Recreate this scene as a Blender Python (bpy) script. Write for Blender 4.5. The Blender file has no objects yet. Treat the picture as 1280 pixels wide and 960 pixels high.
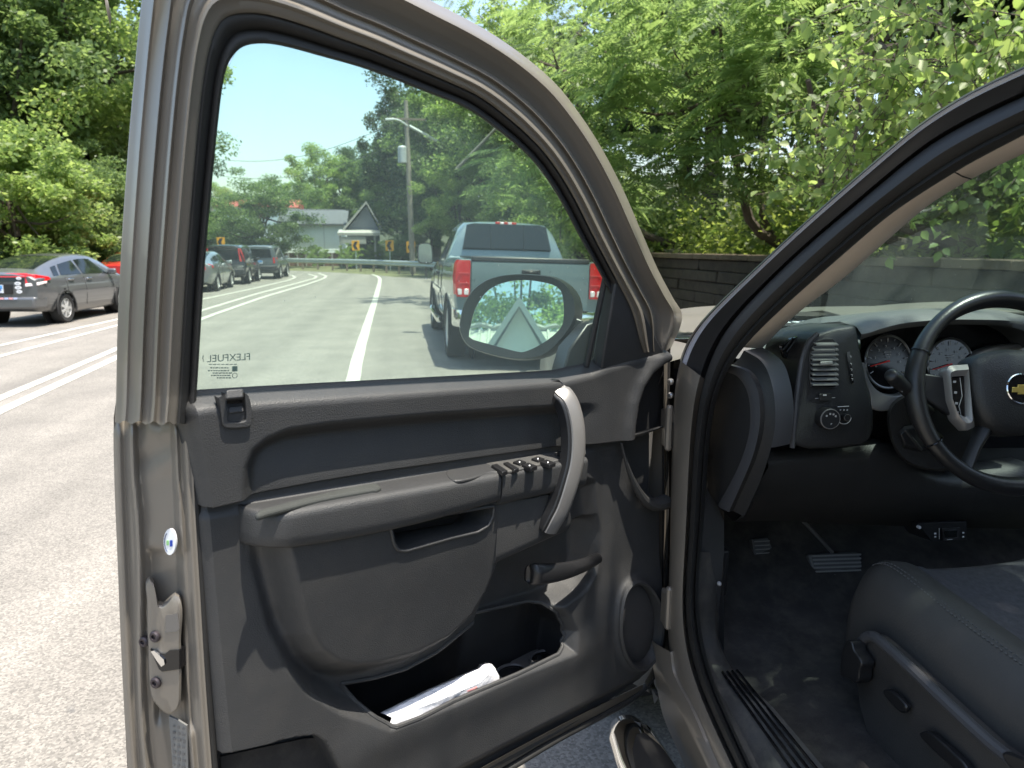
import bpy, math, random
import numpy as np
from mathutils import Vector, Matrix
random.seed(7); np.random.seed(7)
scn = bpy.context.scene
COL = scn.collection
# ------------------------------------------------------------------ camera frame (photo measurements are sight lines onto real surfaces)
F, YAW, PIT, CAMZ = 900.0, math.radians(9.5), math.radians(10.7), 1.55
cf = np.array([math.sin(YAW)*math.cos(PIT), math.cos(YAW)*math.cos(PIT), -math.sin(PIT)])
cr = np.array([math.cos(YAW), -math.sin(YAW), 0.0])
cu = np.cross(cr, cf)
C0 = np.array([0, 0, CAMZ])
def ray(px, py): return cf + cr*(px-640)/F - cu*(py-480)/F
def onplane(px, py, p, n):
    d = ray(px, py); t = np.dot(np.asarray(p)-C0, n)/np.dot(d, n); return C0 + d*t
def onX(px, py, x): return onplane(px, py, (x, 0, 0), np.array([1., 0, 0]))
def onY(px, py, y): return onplane(px, py, (0, y, 0), np.array([0, 1., 0]))
def onZ(px, py, z=0.0): return onplane(px, py, (0, 0, z), np.array([0, 0, 1.]))
def onLean(px, py, x0, k=.25):
    P = onX(px, py, x0)
    return P if P[2] < 1.25 else onplane(px, py, (x0, 0, 1.25), np.array([1., 0, -k]))
def proj(p):
    d = np.asarray(p)-C0; t = d@cf; return 640+F*(d@cr)/t, 480-F*(d@cu)/t
# door frame: hinge point, direction hinge->latch, up, inner normal
_q = lambda a, b, c: cf*a + cr*b + cu*c
DH = C0 + _q(1, .211, .0256)*1.6653
DL = C0 + _q(1, -.444, -.0111)*.9639
eu = (DL-DH)/np.linalg.norm(DL-DH)
ev = np.array([0, 0, 1.]) - eu*eu[2]; ev /= np.linalg.norm(ev)
ew = np.cross(eu, ev)
if ew@(C0-DH) < 0: ew = -ew
LEAN = .195
def dp(u, v, w=0.0): return DH + eu*u + ev*v + ew*w
def dpl(u, v, w=0.0): return dp(u, v, w + LEAN*max(v, 0))
def duv(px, py, w=0.0):
    P = onplane(px, py, DH+ew*w, ew) - DH; return (P@eu, P@ev)
def dP(px, py, w=0.0): return onplane(px, py, DH+ew*w, ew)
def dS(px, py, w=0.0):               # leaning upper sash
    P = onplane(px, py, DH+ew*w, ew)
    if (P-DH)@ev <= 0: return P
    n = np.cross(eu, ev+ew*LEAN); return onplane(px, py, DH+ew*w, n)
def dV(px, py, v): return onplane(px, py, DH+ev*v, ev)      # onto a shelf of the door at height v

# ------------------------------------------------------------------ materials
MATS = {}
def nodes(m):
    m.use_nodes = True; return m.node_tree.nodes, m.node_tree.links
def mat(name, col, rough=.5, metal=0., bump=0., scale=200., var=.08, vscale=6., coat=0., spec=.5, trans=0., dust=0., grain='NOISE', detail=3.):
    if name in MATS: return MATS[name]
    m = bpy.data.materials.new(name); N, L = nodes(m)
    b = N['Principled BSDF']
    b.inputs['Roughness'].default_value = rough; b.inputs['Metallic'].default_value = metal
    b.inputs['Coat Weight'].default_value = coat; b.inputs['Coat Roughness'].default_value = .06
    b.inputs['Specular IOR Level'].default_value = spec
    tc = N.new('ShaderNodeTexCoord')
    if var > 0:
        nz = N.new('ShaderNodeTexNoise'); nz.inputs['Scale'].default_value = vscale; nz.inputs['Detail'].default_value = 6; nz.inputs['Roughness'].default_value = .65
        L.new(tc.outputs['Object'], nz.inputs['Vector'])
        cr_ = N.new('ShaderNodeValToRGB')
        cr_.color_ramp.elements[0].position = .3; cr_.color_ramp.elements[1].position = .7
        cr_.color_ramp.elements[0].color = tuple(c*(1-var) for c in col)+(1,)
        cr_.color_ramp.elements[1].color = tuple(min(1, c*(1+var)) for c in col)+(1,)
        L.new(nz.outputs['Fac'], cr_.inputs['Fac']); src = cr_.outputs['Color']
        mr = N.new('ShaderNodeMapRange'); mr.inputs['To Min'].default_value = max(0, rough-.08); mr.inputs['To Max'].default_value = min(1, rough+.08)
        L.new(nz.outputs['Fac'], mr.inputs['Value']); L.new(mr.outputs['Result'], b.inputs['Roughness'])
        if dust > 0:
            n2 = N.new('ShaderNodeTexNoise'); n2.inputs['Scale'].default_value = 14; n2.inputs['Detail'].default_value = 8; n2.inputs['Roughness'].default_value = .7
            L.new(tc.outputs['Object'], n2.inputs['Vector'])
            r2 = N.new('ShaderNodeMapRange'); r2.inputs['From Min'].default_value = .45; r2.inputs['From Max'].default_value = .75; r2.inputs['To Max'].default_value = dust
            L.new(n2.outputs['Fac'], r2.inputs['Value'])
            mx = N.new('ShaderNodeMixRGB'); mx.inputs['Color2'].default_value = (.25, .22, .18, 1)
            L.new(r2.outputs['Result'], mx.inputs['Fac']); L.new(src, mx.inputs['Color1']); src = mx.outputs['Color']
        L.new(src, b.inputs['Base Color'])
    else:
        b.inputs['Base Color'].default_value = tuple(col)+(1,)
    if bump > 0:
        if grain == 'VOR':
            g = N.new('ShaderNodeTexVoronoi'); g.inputs['Scale'].default_value = scale; go = g.outputs['Distance']
        else:
            g = N.new('ShaderNodeTexNoise'); g.inputs['Scale'].default_value = scale; g.inputs['Detail'].default_value = detail; go = g.outputs['Fac']
        L.new(tc.outputs['Object'], g.inputs['Vector'])
        bp = N.new('ShaderNodeBump'); bp.inputs['Strength'].default_value = bump; bp.inputs['Distance'].default_value = .0008 if scale > 200 else .0015 if scale > 60 else .02
        L.new(go, bp.inputs['Height']); L.new(bp.outputs['Normal'], b.inputs['Normal'])
    MATS[name] = m; return m
def glass_mat(name, tint, dust_veil=0., refl=1.0, specks=False, body=0.):
    m = bpy.data.materials.new(name); N, L = nodes(m)
    for n in list(N):
        if n.type != 'OUTPUT_MATERIAL': N.remove(n)
    out = [n for n in N if n.type == 'OUTPUT_MATERIAL'][0]
    t = N.new('ShaderNodeBsdfTransparent'); t.inputs['Color'].default_value = tuple(tint)+(1,)
    g = N.new('ShaderNodeBsdfGlossy'); g.inputs['Roughness'].default_value = .015
    fr = N.new('ShaderNodeFresnel'); ge_ = N.new('ShaderNodeNewGeometry'); io = N.new('ShaderNodeMapRange'); io.inputs['To Min'].default_value = 1.45; io.inputs['To Max'].default_value = 1/1.45
    L.new(ge_.outputs['Backfacing'], io.inputs['Value']); L.new(io.outputs['Result'], fr.inputs['IOR'])
    mm = N.new('ShaderNodeMath'); mm.operation = 'MULTIPLY'; mm.inputs[1].default_value = refl
    L.new(fr.outputs['Fac'], mm.inputs[0])
    mx = N.new('ShaderNodeMixShader'); L.new(mm.outputs[0], mx.inputs['Fac']); L.new(t.outputs[0], mx.inputs[1]); L.new(g.outputs[0], mx.inputs[2])
    src = mx.outputs[0]
    if dust_veil > 0:
        d = N.new('ShaderNodeBsdfDiffuse'); d.inputs['Color'].default_value = (.75, .8, .75, 1)  # dust film that also carries a painted veil of haze and reflection
        tc = N.new('ShaderNodeTexCoord'); nz = N.new('ShaderNodeTexNoise'); nz.inputs['Scale'].default_value = 5; nz.inputs['Detail'].default_value = 8
        L.new(tc.outputs['Object'], nz.inputs['Vector'])
        mr = N.new('ShaderNodeMapRange'); mr.inputs['To Min'].default_value = dust_veil*.5; mr.inputs['To Max'].default_value = dust_veil*1.5
        L.new(nz.outputs['Fac'], mr.inputs['Value']); fac = mr.outputs['Result']
        if specks:
            vz = N.new('ShaderNodeTexVoronoi'); vz.inputs['Scale'].default_value = 42; L.new(tc.outputs['Object'], vz.inputs['Vector'])
            lt = N.new('ShaderNodeMath'); lt.operation = 'LESS_THAN'; lt.inputs[1].default_value = .052; L.new(vz.outputs['Distance'], lt.inputs[0])
            n3 = N.new('ShaderNodeTexNoise'); n3.inputs['Scale'].default_value = 6; L.new(tc.outputs['Object'], n3.inputs['Vector'])
            gt = N.new('ShaderNodeMath'); gt.operation = 'GREATER_THAN'; gt.inputs[1].default_value = .56; L.new(n3.outputs['Fac'], gt.inputs[0])
            m2 = N.new('ShaderNodeMath'); m2.operation = 'MULTIPLY'; L.new(lt.outputs[0], m2.inputs[0]); L.new(gt.outputs[0], m2.inputs[1])
            m4 = N.new('ShaderNodeMath'); m4.operation = 'MULTIPLY'; m4.inputs[1].default_value = .45; L.new(m2.outputs[0], m4.inputs[0])
            ad = N.new('ShaderNodeMath'); ad.operation = 'ADD'; L.new(fac, ad.inputs[0]); L.new(m4.outputs[0], ad.inputs[1]); fac = ad.outputs[0]
        m3 = N.new('ShaderNodeMixShader'); L.new(fac, m3.inputs['Fac']); L.new(src, m3.inputs[1]); L.new(d.outputs[0], m3.inputs[2]); src = m3.outputs[0]
    L.new(src, out.inputs['Surface']); MATS[name] = m; return m
def leaf_mat(name, c1, c2, c3, trans=.45):
    m = bpy.data.materials.new(name); N, L = nodes(m)
    for n in list(N):
        if n.type != 'OUTPUT_MATERIAL': N.remove(n)
    out = [n for n in N if n.type == 'OUTPUT_MATERIAL'][0]
    ge = N.new('ShaderNodeNewGeometry'); rp = N.new('ShaderNodeValToRGB'); e = rp.color_ramp.elements
    e[0].color = c1+(1,); e[1].color = c3+(1,); x = e.new(.5); x.color = c2+(1,)
    L.new(ge.outputs['Random Per Island'], rp.inputs['Fac'])
    d = N.new('ShaderNodeBsdfPrincipled'); d.inputs['Roughness'].default_value = .42; d.inputs['Specular IOR Level'].default_value = .35
    L.new(rp.outputs['Color'], d.inputs['Base Color'])
    t = N.new('ShaderNodeBsdfTranslucent'); hs = N.new('ShaderNodeHueSaturation'); hs.inputs['Hue'].default_value = .485; hs.inputs['Saturation'].default_value = 1.1; hs.inputs['Value'].default_value = 2.5
    L.new(rp.outputs['Color'], hs.inputs['Color']); L.new(hs.outputs['Color'], t.inputs['Color'])
    mx = N.new('ShaderNodeMixShader'); mx.inputs['Fac'].default_value = trans
    L.new(d.outputs[0], mx.inputs[1]); L.new(t.outputs[0], mx.inputs[2]); L.new(mx.outputs[0], out.inputs['Surface'])
    MATS[name] = m; return m

# ------------------------------------------------------------------ mesh collector
class MB:
    def __init__(s): s.v = []; s.f = []; s.m = []
    def add(s, vs, fs, mi=0):
        o = len(s.v); s.v += [tuple(map(float, p)) for p in vs]; s.f += [tuple(i+o for i in f) for f in fs]; s.m += [mi]*len(fs); return s
    def box(s, c, d, mi=0, rot=None):
        c = np.asarray(c, float); hx, hy, hz = np.asarray(d)/2.
        P = np.array([(x, y, z) for x in (-hx, hx) for y in (-hy, hy) for z in (-hz, hz)])
        if rot is not None: P = P@np.asarray(rot).T
        return s.add(P+c, [(0, 1, 3, 2), (4, 6, 7, 5), (0, 4, 5, 1), (2, 3, 7, 6), (0, 2, 6, 4), (1, 5, 7, 3)], mi)
    def hexa(s, P, mi=0):                # 8 points: bottom loop 0-3, top loop 4-7
        return s.add(P, [(3, 2, 1, 0), (4, 5, 6, 7), (0, 1, 5, 4), (1, 2, 6, 5), (2, 3, 7, 6), (3, 0, 4, 7)], mi)
    def loft(s, rings, closed=True, caps=True, mi=0):
        n = len(rings[0]); vs = [p for r in rings for p in r]; fs = []
        for i in range(len(rings)-1):
            for j in range(n if closed else n-1):
                k = (j+1) % n; fs.append((i*n+j, i*n+k, (i+1)*n+k, (i+1)*n+j))
        if caps and closed: fs += [tuple(range(n-1, -1, -1)), tuple((len(rings)-1)*n+j for j in range(n))]
        return s.add(vs, fs, mi)
    def prism(s, poly, off, mi=0):
        poly = [np.asarray(p, float) for p in poly]; off = np.asarray(off, float)
        return s.loft([poly, [p+off for p in poly]], True, True, mi)
    def tube(s, path, r, n=8, mi=0, caps=True, hint=(0, 0, 1), flat=1.0):
        path = [np.asarray(p, float) for p in path]; rings = []
        for i, p in enumerate(path):
            t = path[min(i+1, len(path)-1)] - path[max(i-1, 0)]; t /= np.linalg.norm(t)+1e-9
            a = np.cross(t, np.asarray(hint, float))
            if np.linalg.norm(a) < 1e-3: a = np.cross(t, (1., .2, 0))
            a /= np.linalg.norm(a); b = np.cross(a, t); rr = r[i] if hasattr(r, '__len__') else r
            rings.append([p + a*rr*math.cos(k*2*math.pi/n) + b*rr*flat*math.sin(k*2*math.pi/n) for k in range(n)])
        return s.loft(rings, True, caps, mi)
    def lathe(s, prof, c, axis=(1, 0, 0), n=24, mi=0, caps=True):
        ax = np.asarray(axis, float); ax /= np.linalg.norm(ax); a = np.cross(ax, (0, 0, 1.))
        if np.linalg.norm(a) < 1e-3: a = np.array([1., 0, 0])
        a /= np.linalg.norm(a); b = np.cross(ax, a); c = np.asarray(c, float)
        return s.loft([[c + ax*h + (a*math.cos(k*2*math.pi/n)+b*math.sin(k*2*math.pi/n))*r for k in range(n)] for (h, r) in prof], True, caps, mi)
    def build(s, name, mats, parent=None, sharp=35, bevel=0., seg=2, smooth=True):
        me = bpy.data.meshes.new(name); me.from_pydata(s.v, [], s.f)
        for m in (mats if isinstance(mats, (list, tuple)) else [mats]): me.materials.append(m)
        if any(s.m): me.polygons.foreach_set('material_index', s.m)
        me.validate(); me.update()
        import bmesh
        bm = bmesh.new(); bm.from_mesh(me); bmesh.ops.recalc_face_normals(bm, faces=bm.faces); bm.to_mesh(me); bm.free()
        if smooth:
            me.polygons.foreach_set('use_smooth', [True]*len(me.polygons)); me.set_sharp_from_angle(angle=math.radians(sharp))
        o = bpy.data.objects.new(name, me); COL.objects.link(o)
        if bevel > 0:
            b = o.modifiers.new('edge', 'BEVEL'); b.width = bevel; b.segments = seg; b.limit_method = 'ANGLE'; b.angle_limit = math.radians(40)
        if parent is not None: put(o, parent)
        return o
BASE = {}
def put(o, parent):
    o.parent = parent
    loc = BASE.get(parent.name)
    if loc is not None: o.matrix_parent_inverse = Matrix.Translation(-Vector(loc))
def tag(o, label=None, cat=None, group=None, kind=None):
    if label: o['label'] = label
    if cat: o['category'] = cat
    if group: o['group'] = group
    if kind: o['kind'] = kind
    return o
def empty(name, loc=(0, 0, 0), rz=0., world_parts=False):
    o = bpy.data.objects.new(name, None); o.empty_display_size = .2; COL.objects.link(o); o.location = loc; o.rotation_euler = (0, 0, rz)
    if world_parts: BASE[o.name] = tuple(loc)
    return o
def kids(o): return [c for c in COL.objects if c.parent == o]
def copy_tree(o, parent=None):
    c = o.copy(); COL.objects.link(c)
    if parent is not None: c.parent = parent
    for ch in kids(o): copy_tree(ch, c)
    return c
def resample(pts, n, closed=False, smooth=True):
    P = np.asarray(pts, float)
    if closed: P = np.vstack([P, P[:1]])
    if smooth and len(P) > 2:
        Q = [];
        for i in range(len(P)-1):
            if closed: p0 = P[i-1] if i > 0 else P[-2]; p3 = P[i+2] if i+2 < len(P) else P[1]
            else: p0 = P[max(i-1, 0)]; p3 = P[min(i+2, len(P)-1)]
            p1, p2 = P[i], P[i+1]
            # centripetal-like: limit tangents by segment length
            L = np.linalg.norm(p2-p1); 
            t1 = (p2-p0); t1 = t1/(np.linalg.norm(t1)+1e-9)*L; t2 = (p3-p1); t2 = t2/(np.linalg.norm(t2)+1e-9)*L
            for k in range(12):
                t = k/12.; h = (2*t**3-3*t*t+1, t**3-2*t*t+t, -2*t**3+3*t*t, t**3-t*t)
                Q.append(h[0]*p1+h[1]*t1+h[2]*p2+h[3]*t2)
        Q.append(P[-1]); P = np.array(Q)
    d = np.r_[0, np.cumsum(np.linalg.norm(np.diff(P, axis=0), axis=1))]
    s = np.linspace(0, d[-1], n+1 if closed else n)
    R = np.stack([np.interp(s, d, P[:, k]) for k in range(P.shape[1])], 1)
    return R[:-1] if closed else R
def sdf(P, poly):                        # signed distance, positive inside; P (N,2)
    poly = np.asarray(poly, float); d = np.full(len(P), 1e9); ins = np.zeros(len(P), bool)
    for i in range(len(poly)):
        a, b = poly[i], poly[(i+1) % len(poly)]; e = b-a; w = P-a
        t = np.clip((w@e)/(e@e+1e-12), 0, 1); d = np.minimum(d, np.linalg.norm(w-t[:, None]*e, axis=1))
        c = (a[1] <= P[:, 1]) != (b[1] <= P[:, 1])
        with np.errstate(divide='ignore', invalid='ignore'):
            xi = a[0]+(P[:, 1]-a[1])*e[0]/(e[1] if abs(e[1]) > 1e-12 else 1e-12)
        ins ^= c & (P[:, 0] < xi)
    return np.where(ins, d, -d)
def sstep(a, b, x):
    t = np.clip((x-a)/(b-a), 0, 1); return t*t*(3-2*t)
def text_mesh(txt, size, depth=.0006):
    cu_ = bpy.data.curves.new('t', 'FONT'); cu_.body = txt; cu_.size = size; cu_.extrude = depth; cu_.align_x = 'CENTER'; cu_.align_y = 'CENTER'; cu_.resolution_u = 3
    o = bpy.data.objects.new('t', cu_); COL.objects.link(o)
    me = bpy.data.meshes.new_from_object(o.evaluated_get(bpy.context.evaluated_depsgraph_get()))
    vs = [tuple(v.co) for v in me.vertices]; fs = [tuple(p.vertices) for p in me.polygons]
    bpy.data.objects.remove(o); bpy.data.curves.remove(cu_); bpy.data.meshes.remove(me)
    return vs, fs
def put_text(mb, txt, size, origin, ax, ay, depth=.0006, mi=0):
    vs, fs = text_mesh(txt, size, depth); o = np.asarray(origin, float); ax = np.asarray(ax, float); ay = np.asarray(ay, float); az = np.cross(ax, ay)
    mb.add([o+ax*x+ay*y+az*z for x, y, z in vs], fs, mi)

# palette
M_paint = mat('taupe_metallic_paint', (.20, .178, .15), .42, .3, var=.05, vscale=3, coat=.22)
M_trim = mat('charcoal_grained_plastic', (.038, .0385, .0395), .52, bump=.5, scale=560, var=.12, vscale=5, dust=.06, grain='VOR')
M_trim2 = mat('soft_charcoal_vinyl', (.035, .0355, .0365), .52, bump=.5, scale=520, var=.1, vscale=4, dust=.04, grain='VOR')
M_black = mat('black_plastic', (.014, .014, .015), .38, bump=.2, scale=300, var=.1)
M_gloss = mat('gloss_black', (.008, .008, .009), .12, var=0)
M_rubber = mat('black_rubber', (.022, .0215, .021), .62, var=.15, vscale=20)
M_silver = mat('satin_silver_plastic', (.25, .24, .23), .40, .45, var=.05)
M_chrome = mat('chrome', (.75, .75, .75), .06, 1., var=0)
M_beige = mat('beige_pillar_trim', (.58, .51, .44), .7, bump=.3, scale=350, var=.05)
M_carpet = mat('dark_carpet', (.030, .028, .0265), .95, bump=1., scale=500, var=.45, vscale=9, dust=.16)
M_cloth = mat('seat_cloth', (.060, .058, .066), .95, bump=1., scale=230, var=.3, vscale=90)
M_vinyl = mat('seat_bolster_vinyl', (.054, .051, .048), .6, bump=.6, scale=260, var=.1, vscale=8)
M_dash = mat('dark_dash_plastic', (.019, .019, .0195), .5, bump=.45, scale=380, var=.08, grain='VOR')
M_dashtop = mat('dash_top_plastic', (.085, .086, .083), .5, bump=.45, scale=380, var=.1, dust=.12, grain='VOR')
M_white = mat('white_print', (.8, .8, .8), .5, var=0)
M_dwhite = mat('dim_print', (.42, .42, .42), .5, var=0)
M_paper = mat('white_paper', (.8, .8, .83), .7, bump=.3, scale=40, var=.02)
M_red = mat('red_lens', (.5, .012, .015), .12, var=.1, vscale=40, coat=.5)
M_dgrey = mat('dark_underside', (.02, .02, .02), .8)
M_tyre = mat('tyre_rubber', (.022, .022, .022), .8, bump=.4, scale=60)
M_alloy = mat('alloy_wheel', (.55, .55, .54), .35, .35, var=.05)
M_wglass = glass_mat('tinted_door_glass', (.89, .98, .93), .08, .9, True)
M_wshield = glass_mat('tinted_windshield_glass', (.72, .91, .87), .11, 1.1, True)  # dust amount raised to paint in the veil of the dash reflection
M_cglass = mat('dark_car_glass', (.010, .014, .014), .05, var=0, spec=.45)
# ================================================================== OUR TRUCK: root and the open door
truck = empty('pickup_truck', (1.64, -.4, 0), world_parts=True)
tag(truck, 'taupe pickup truck in front of the camera with its driver door wide open', 'pickup truck')

# ---- door shell: sash frame and latch edge, lofted between an inner and an outer edge line
inn = [(243, 530), (246, 492), (251, 410), (257, 320), (264, 240), (273, 150), (280, 98), (288, 75), (303, 59), (327, 54.5), (355, 58), (400, 70), (450, 84), (484, 96), (540, 118), (582, 135), (625, 165), (660, 195), (682, 222), (702, 254), (722, 292), (742, 328), (757, 356), (773, 390), (787, 425), (795, 442)]
out = [(143.5, 528), (145, 500), (146.5, 420), (151, 320), (159, 200), (169, 80), (177, 0), (184, -60), (205, -105), (250, -118), (300, -112), (370, -85), (440, -47), (490, -24), (545, 4), (605, 36), (655, 70), (695, 105), (725, 143), (752, 185), (778, 235), (802, 290), (823, 338), (841, 372), (853, 396), (838, 437)]
NS = 120
Iu = [resample(inn, NS)]; I = Iu[0]
# pair the outer curve by key stations so that the bands run parallel
ki = [0, 1, 4, 6, 8, 10, 13, 16, 19, 22, 25]; ko = [0, 1, 3, 5, 8, 10, 14, 17, 20, 23, 25]
def keyed(pts, keys, ns):
    d = resample(pts, 900); arc = np.linspace(0, 1, 900); ks = []
    for k in keys: ks.append(arc[np.argmin(np.linalg.norm(d-np.array(pts[k]), axis=1))])
    tt = np.interp(np.linspace(0, 1, ns), np.linspace(0, 1, len(keys)), ks)
    return np.stack([np.interp(tt, arc, d[:, i]) for i in range(2)], 1)
I = keyed(inn, ki, NS); O = keyed(out, ko, NS)
def strip(prof, mapf, A, B, lo=0, hi=None):
    # prof: list of (fraction from A to B, w at left, w at right)
    rings = []
    for fr, wl, wr in prof:
        r = []
        for i in range(len(A))[lo:hi]:
            t = i/(len(A)-1.); k = sstep(.28, .45, np.array(t)); w = wl*(1-k)+wr*k
            p = A[i]*(1-fr)+B[i]*fr; r.append(mapf(p[0], p[1]+(max(0, 9-i)/9.*2.5*math.sin(fr*34) if .25 < fr < .97 else 0), w))
        rings.append(r)
    return rings
mb = MB()
pf = [(.215, -.012, -.012), (.225, .008, .008), (.26, .012, .012), (.31, .012, .012), (.345, .018, .018), (.37, .017, .017), (.395, .002, .004), (.43, -.008, .002), (.48, -.012, .001), (.515, -.008, .008), (.535, -.012, .006), (.56, -.032, -.012),
      (.62, -.042, -.010), (.66, -.046, -.007), (.69, -.042, -.005), (.72, -.056, -.002), (.80, -.078, .002), (.84, -.083, .006), (.87, -.083, .010), (.90, -.096, .006), (.94, -.110, -.014), (.985, -.118, -.034), (1., -.122, -.040), (.992, -.128, -.05)]
mb.loft(strip(pf, dS, I, O), False, False)
# latch edge below the belt
Bi = [(236, 492), (240, 560), (244, 640), (250, 740), (256, 840), (264, 950), (274, 1080)]
Ao = [(145, 497), (142, 522), (143, 600), (147, 700), (151, 800), (156, 900), (160, 960), (166, 1080)]
nr = 130; A_ = resample(Ao, nr); B_ = resample(Bi, nr)
en = .30*eu+.95*ew; en /= np.linalg.norm(en)
def latch_pt(i, s):                      # s 0 at the outer skin, 1 at the trim
    y = A_[i][1]*(1-s)+B_[i][1]*s; x = A_[i][0]*(1-s)+B_[i][0]*s
    w = -.135+s*.125
    wob = .035*math.sin((y-560)/70.)*sstep(560, 640, np.array(y))
    d = 0.                               # displacement along the door length
    def ridge(c, wd, h): return h*math.exp(-((s-c)/wd)**2)
    d += ridge(.06, .05, .006) - ridge(.135, .03, .004) + ridge(.24+wob, .045, .010) + ridge(.80+wob*.6, .035, .009) + ridge(.93, .04, .007)
    d -= .012*(1-float(sstep(515, 545, np.array(y))))
    up = 1-float(sstep(505, 560, np.array(y)))
    d += up*(ridge(.45, .06, .007)-ridge(.34, .05, .004)-ridge(.6, .05, .004))
    flat = float(sstep(.27, .33, np.array(s+wob*-1))*(1-sstep(.72, .77, np.array(s))))
    d -= .006*flat*(1-up)
    # long dished pocket round the lock and a slanted step above it
    q = max(abs(y-800)/118, 0); inside = float((1-sstep(.86, 1.0, np.array(q)))*sstep(.34, .42, np.array(s))*(1-sstep(.80, .86, np.array(s))))
    d += -.010*inside
    d += .003*math.exp(-((y-690-(s-.5)*70)/16)**2)*float(sstep(.32, .40, np.array(s))*(1-sstep(.78, .84, np.array(s))))
    # deep trough low on the edge
    d -= .008*float(sstep(870, 900, np.array(y)))*math.exp(-((s-.42-(y-900)*.0008)/.09)**2)
    # crumpled transition under the sash
    d += .003*math.sin(y/9.+s*9)*math.exp(-((y-575)/22)**2)*flat
    return dS(x, y, w) + en*d
ns_ = 60
mb.loft([[latch_pt(i, s) for i in range(nr)] for s in np.linspace(0, 1, ns_)], False, False)
# outer skin (far side) closing the shell
sk = [(146, 497), (142, 522), (147, 700), (156, 900), (166, 1080)]
skin_l = [dp(*duv(px, py, -.135), -.135) for px, py in resample(sk, 24)]
rows = []
for k in np.linspace(0, 1, 14):
    rows.append([p*(1-k) + (DH+eu*(-.02)+ev*(((p-DH)@ev))+ew*(-.135))*k - ew*.03*math.sin(math.pi*k)*1 for p in skin_l])
mb.loft(rows, False, False)
# hinge end and bottom of the inner shell
u0 = -.055; vb = -.865
fe = [dP(x, y, w) for x, y, w in [(838, 432, -.02), (836, 470, -.02), (835, 540, -.02), (834, 640, -.02), (833, 740, -.025), (825, 830, -.03), (812, 866, -.03)]]
fe2 = [p - ew*.10 for p in fe]
fe0 = [dP(x, y, w) for x, y, w in [(830, 434, 0), (830, 470, 0), (830, 540, 0), (830, 640, 0), (829, 740, 0), (821, 826, 0), (806, 852, 0)]]
mb.loft([fe0, fe, fe2], False, False)
bl = [dp(u, v, w) for u, v, w in [(-.05, -.80, -.008), (1.05, -.80, -.008)]]; prof = [(-.803, -.004), (-.812, -.016), (-.84, -.02), (-.85, -.03), (-.875, -.04), (-.888, -.05), (-.89, -.13), (-.60, -.16)]
mb.loft([[dp(u, v+.006*math.sin(u*5), w) for u in np.linspace(-.05, 1.09, 24)] for v, w in prof], False, False)
door = mb.build('door', M_paint, truck, sharp=50)
door['label'] = 'driver door swung open with its window closed'

# black window seal all round the glass
mb = MB()
pf = [(.0, -.030, -.030), (.0, -.004, -.004), (.03, .0, .0), (.07, -.002, -.002), (.10, -.009, -.009), (.14, .002, .002), (.19, .006, .006), (.225, .004, .004), (.235, -.012, -.012)]
mb.loft(strip(pf, dS, I, O), False, False)
# trim-side weatherstrip on the latch edge and up the front edge
wl = [(238, 490), (241, 560), (245, 640), (251, 740), (257, 840), (266, 950), (276, 1080)]
mb.tube([dP(x, y, -.018) for x, y in resample(wl, 40)], .0065, 8)
mb.tube([dP(x, y, -.02) for x, y in resample([(834, 436), (832, 540), (832, 640), (831, 740), (826, 815), (808, 858), (760, 890), (700, 922), (640, 958), (590, 988)], 40)], .008, 8)
mb.build('window_seal', M_rubber, door, sharp=60)

# glass
gp = [(244, 497), (251, 400), (263, 240), (279, 98), (300, 55), (330, 50), (400, 66), (484, 92), (582, 131), (660, 191), (702, 250), (742, 324), (768, 376), (752, 470), (500, 484)]
mb = MB(); P = [dS(x, y, -.022) for x, y in resample(gp, 90, True, False)]
mb.prism(P, -ew*.004); mb.build('window_glass', M_wglass, door, smooth=False)

# division bar and mirror sail panel
for a, b, r in [((757, 345), (733, 458), .0065), ((766, 352), (746, 455), .007)]:
    mb = MB(); mb.tube([dS(*a, -.014), dS(*b, -.014)], r, 8); mb.build('division_bar', M_rubber, door)
mb = MB()
sp = [(771, 344), (778, 347), (790, 366), (806, 392), (820, 420), (832, 444), (800, 460), (752, 462)]
P = [dS(x, y, .006) for x, y in sp]; mb.prism(P, -ew*.03)
mb.build('mirror_sail_panel', M_trim2, door, bevel=.004)

# ---- trim panel: a moulded relief over rows of the door plane
def rowcurve(pts, w): return [(x, y, w) for x, y in pts]
def relief(rows, nu, nv, hfun, hole=None, skirt=None):
    # rows: list of pixel polylines (left->right) measured on the door plane
    R = []
    for pts in rows:
        uv = np.array([duv(x, y) for x, y in pts]); R.append(resample(uv, nu, smooth=False))
    tt = np.linspace(0, len(R)-1, nv); G = np.zeros((nv, nu, 2))
    for j, t in enumerate(tt):
        a = min(int(t), len(R)-2); k = t-a; G[j] = R[a]*(1-k)+R[a+1]*k
    h = hfun(G.reshape(-1, 2)).reshape(nv, nu)
    vs = (DH + G.reshape(-1, 2)[:, :1]*eu + G.reshape(-1, 2)[:, 1:]*ev + h.reshape(-1, 1)*ew)
    fs = []; cen = []
    for j in range(nv-1):
        for i in range(nu-1): fs.append((j*nu+i, j*nu+i+1, (j+1)*nu+i+1, (j+1)*nu+i))
    if hole is not None:
        V2 = G.reshape(-1, 2); cc = np.array([V2[list(f)].mean(0) for f in fs]); keep = np.ones(len(fs), bool)
        for hp in hole: keep &= sdf(cc, hp) < .001
        fs = [f for f, k in zip(fs, keep) if k]
    return vs, fs, G, h
def uvp(pts, w=0.): return np.array([duv(x, y, w) for x, y in pts])
scoop = uvp([(297, 606), (300, 580), (309, 559), (326, 545), (352, 534), (400, 527), (511, 517), (627, 509), (700, 505), (770, 500), (772, 585), (705, 590), (600, 602), (472, 622), (337, 648), (298, 655)], -.012)
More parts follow.
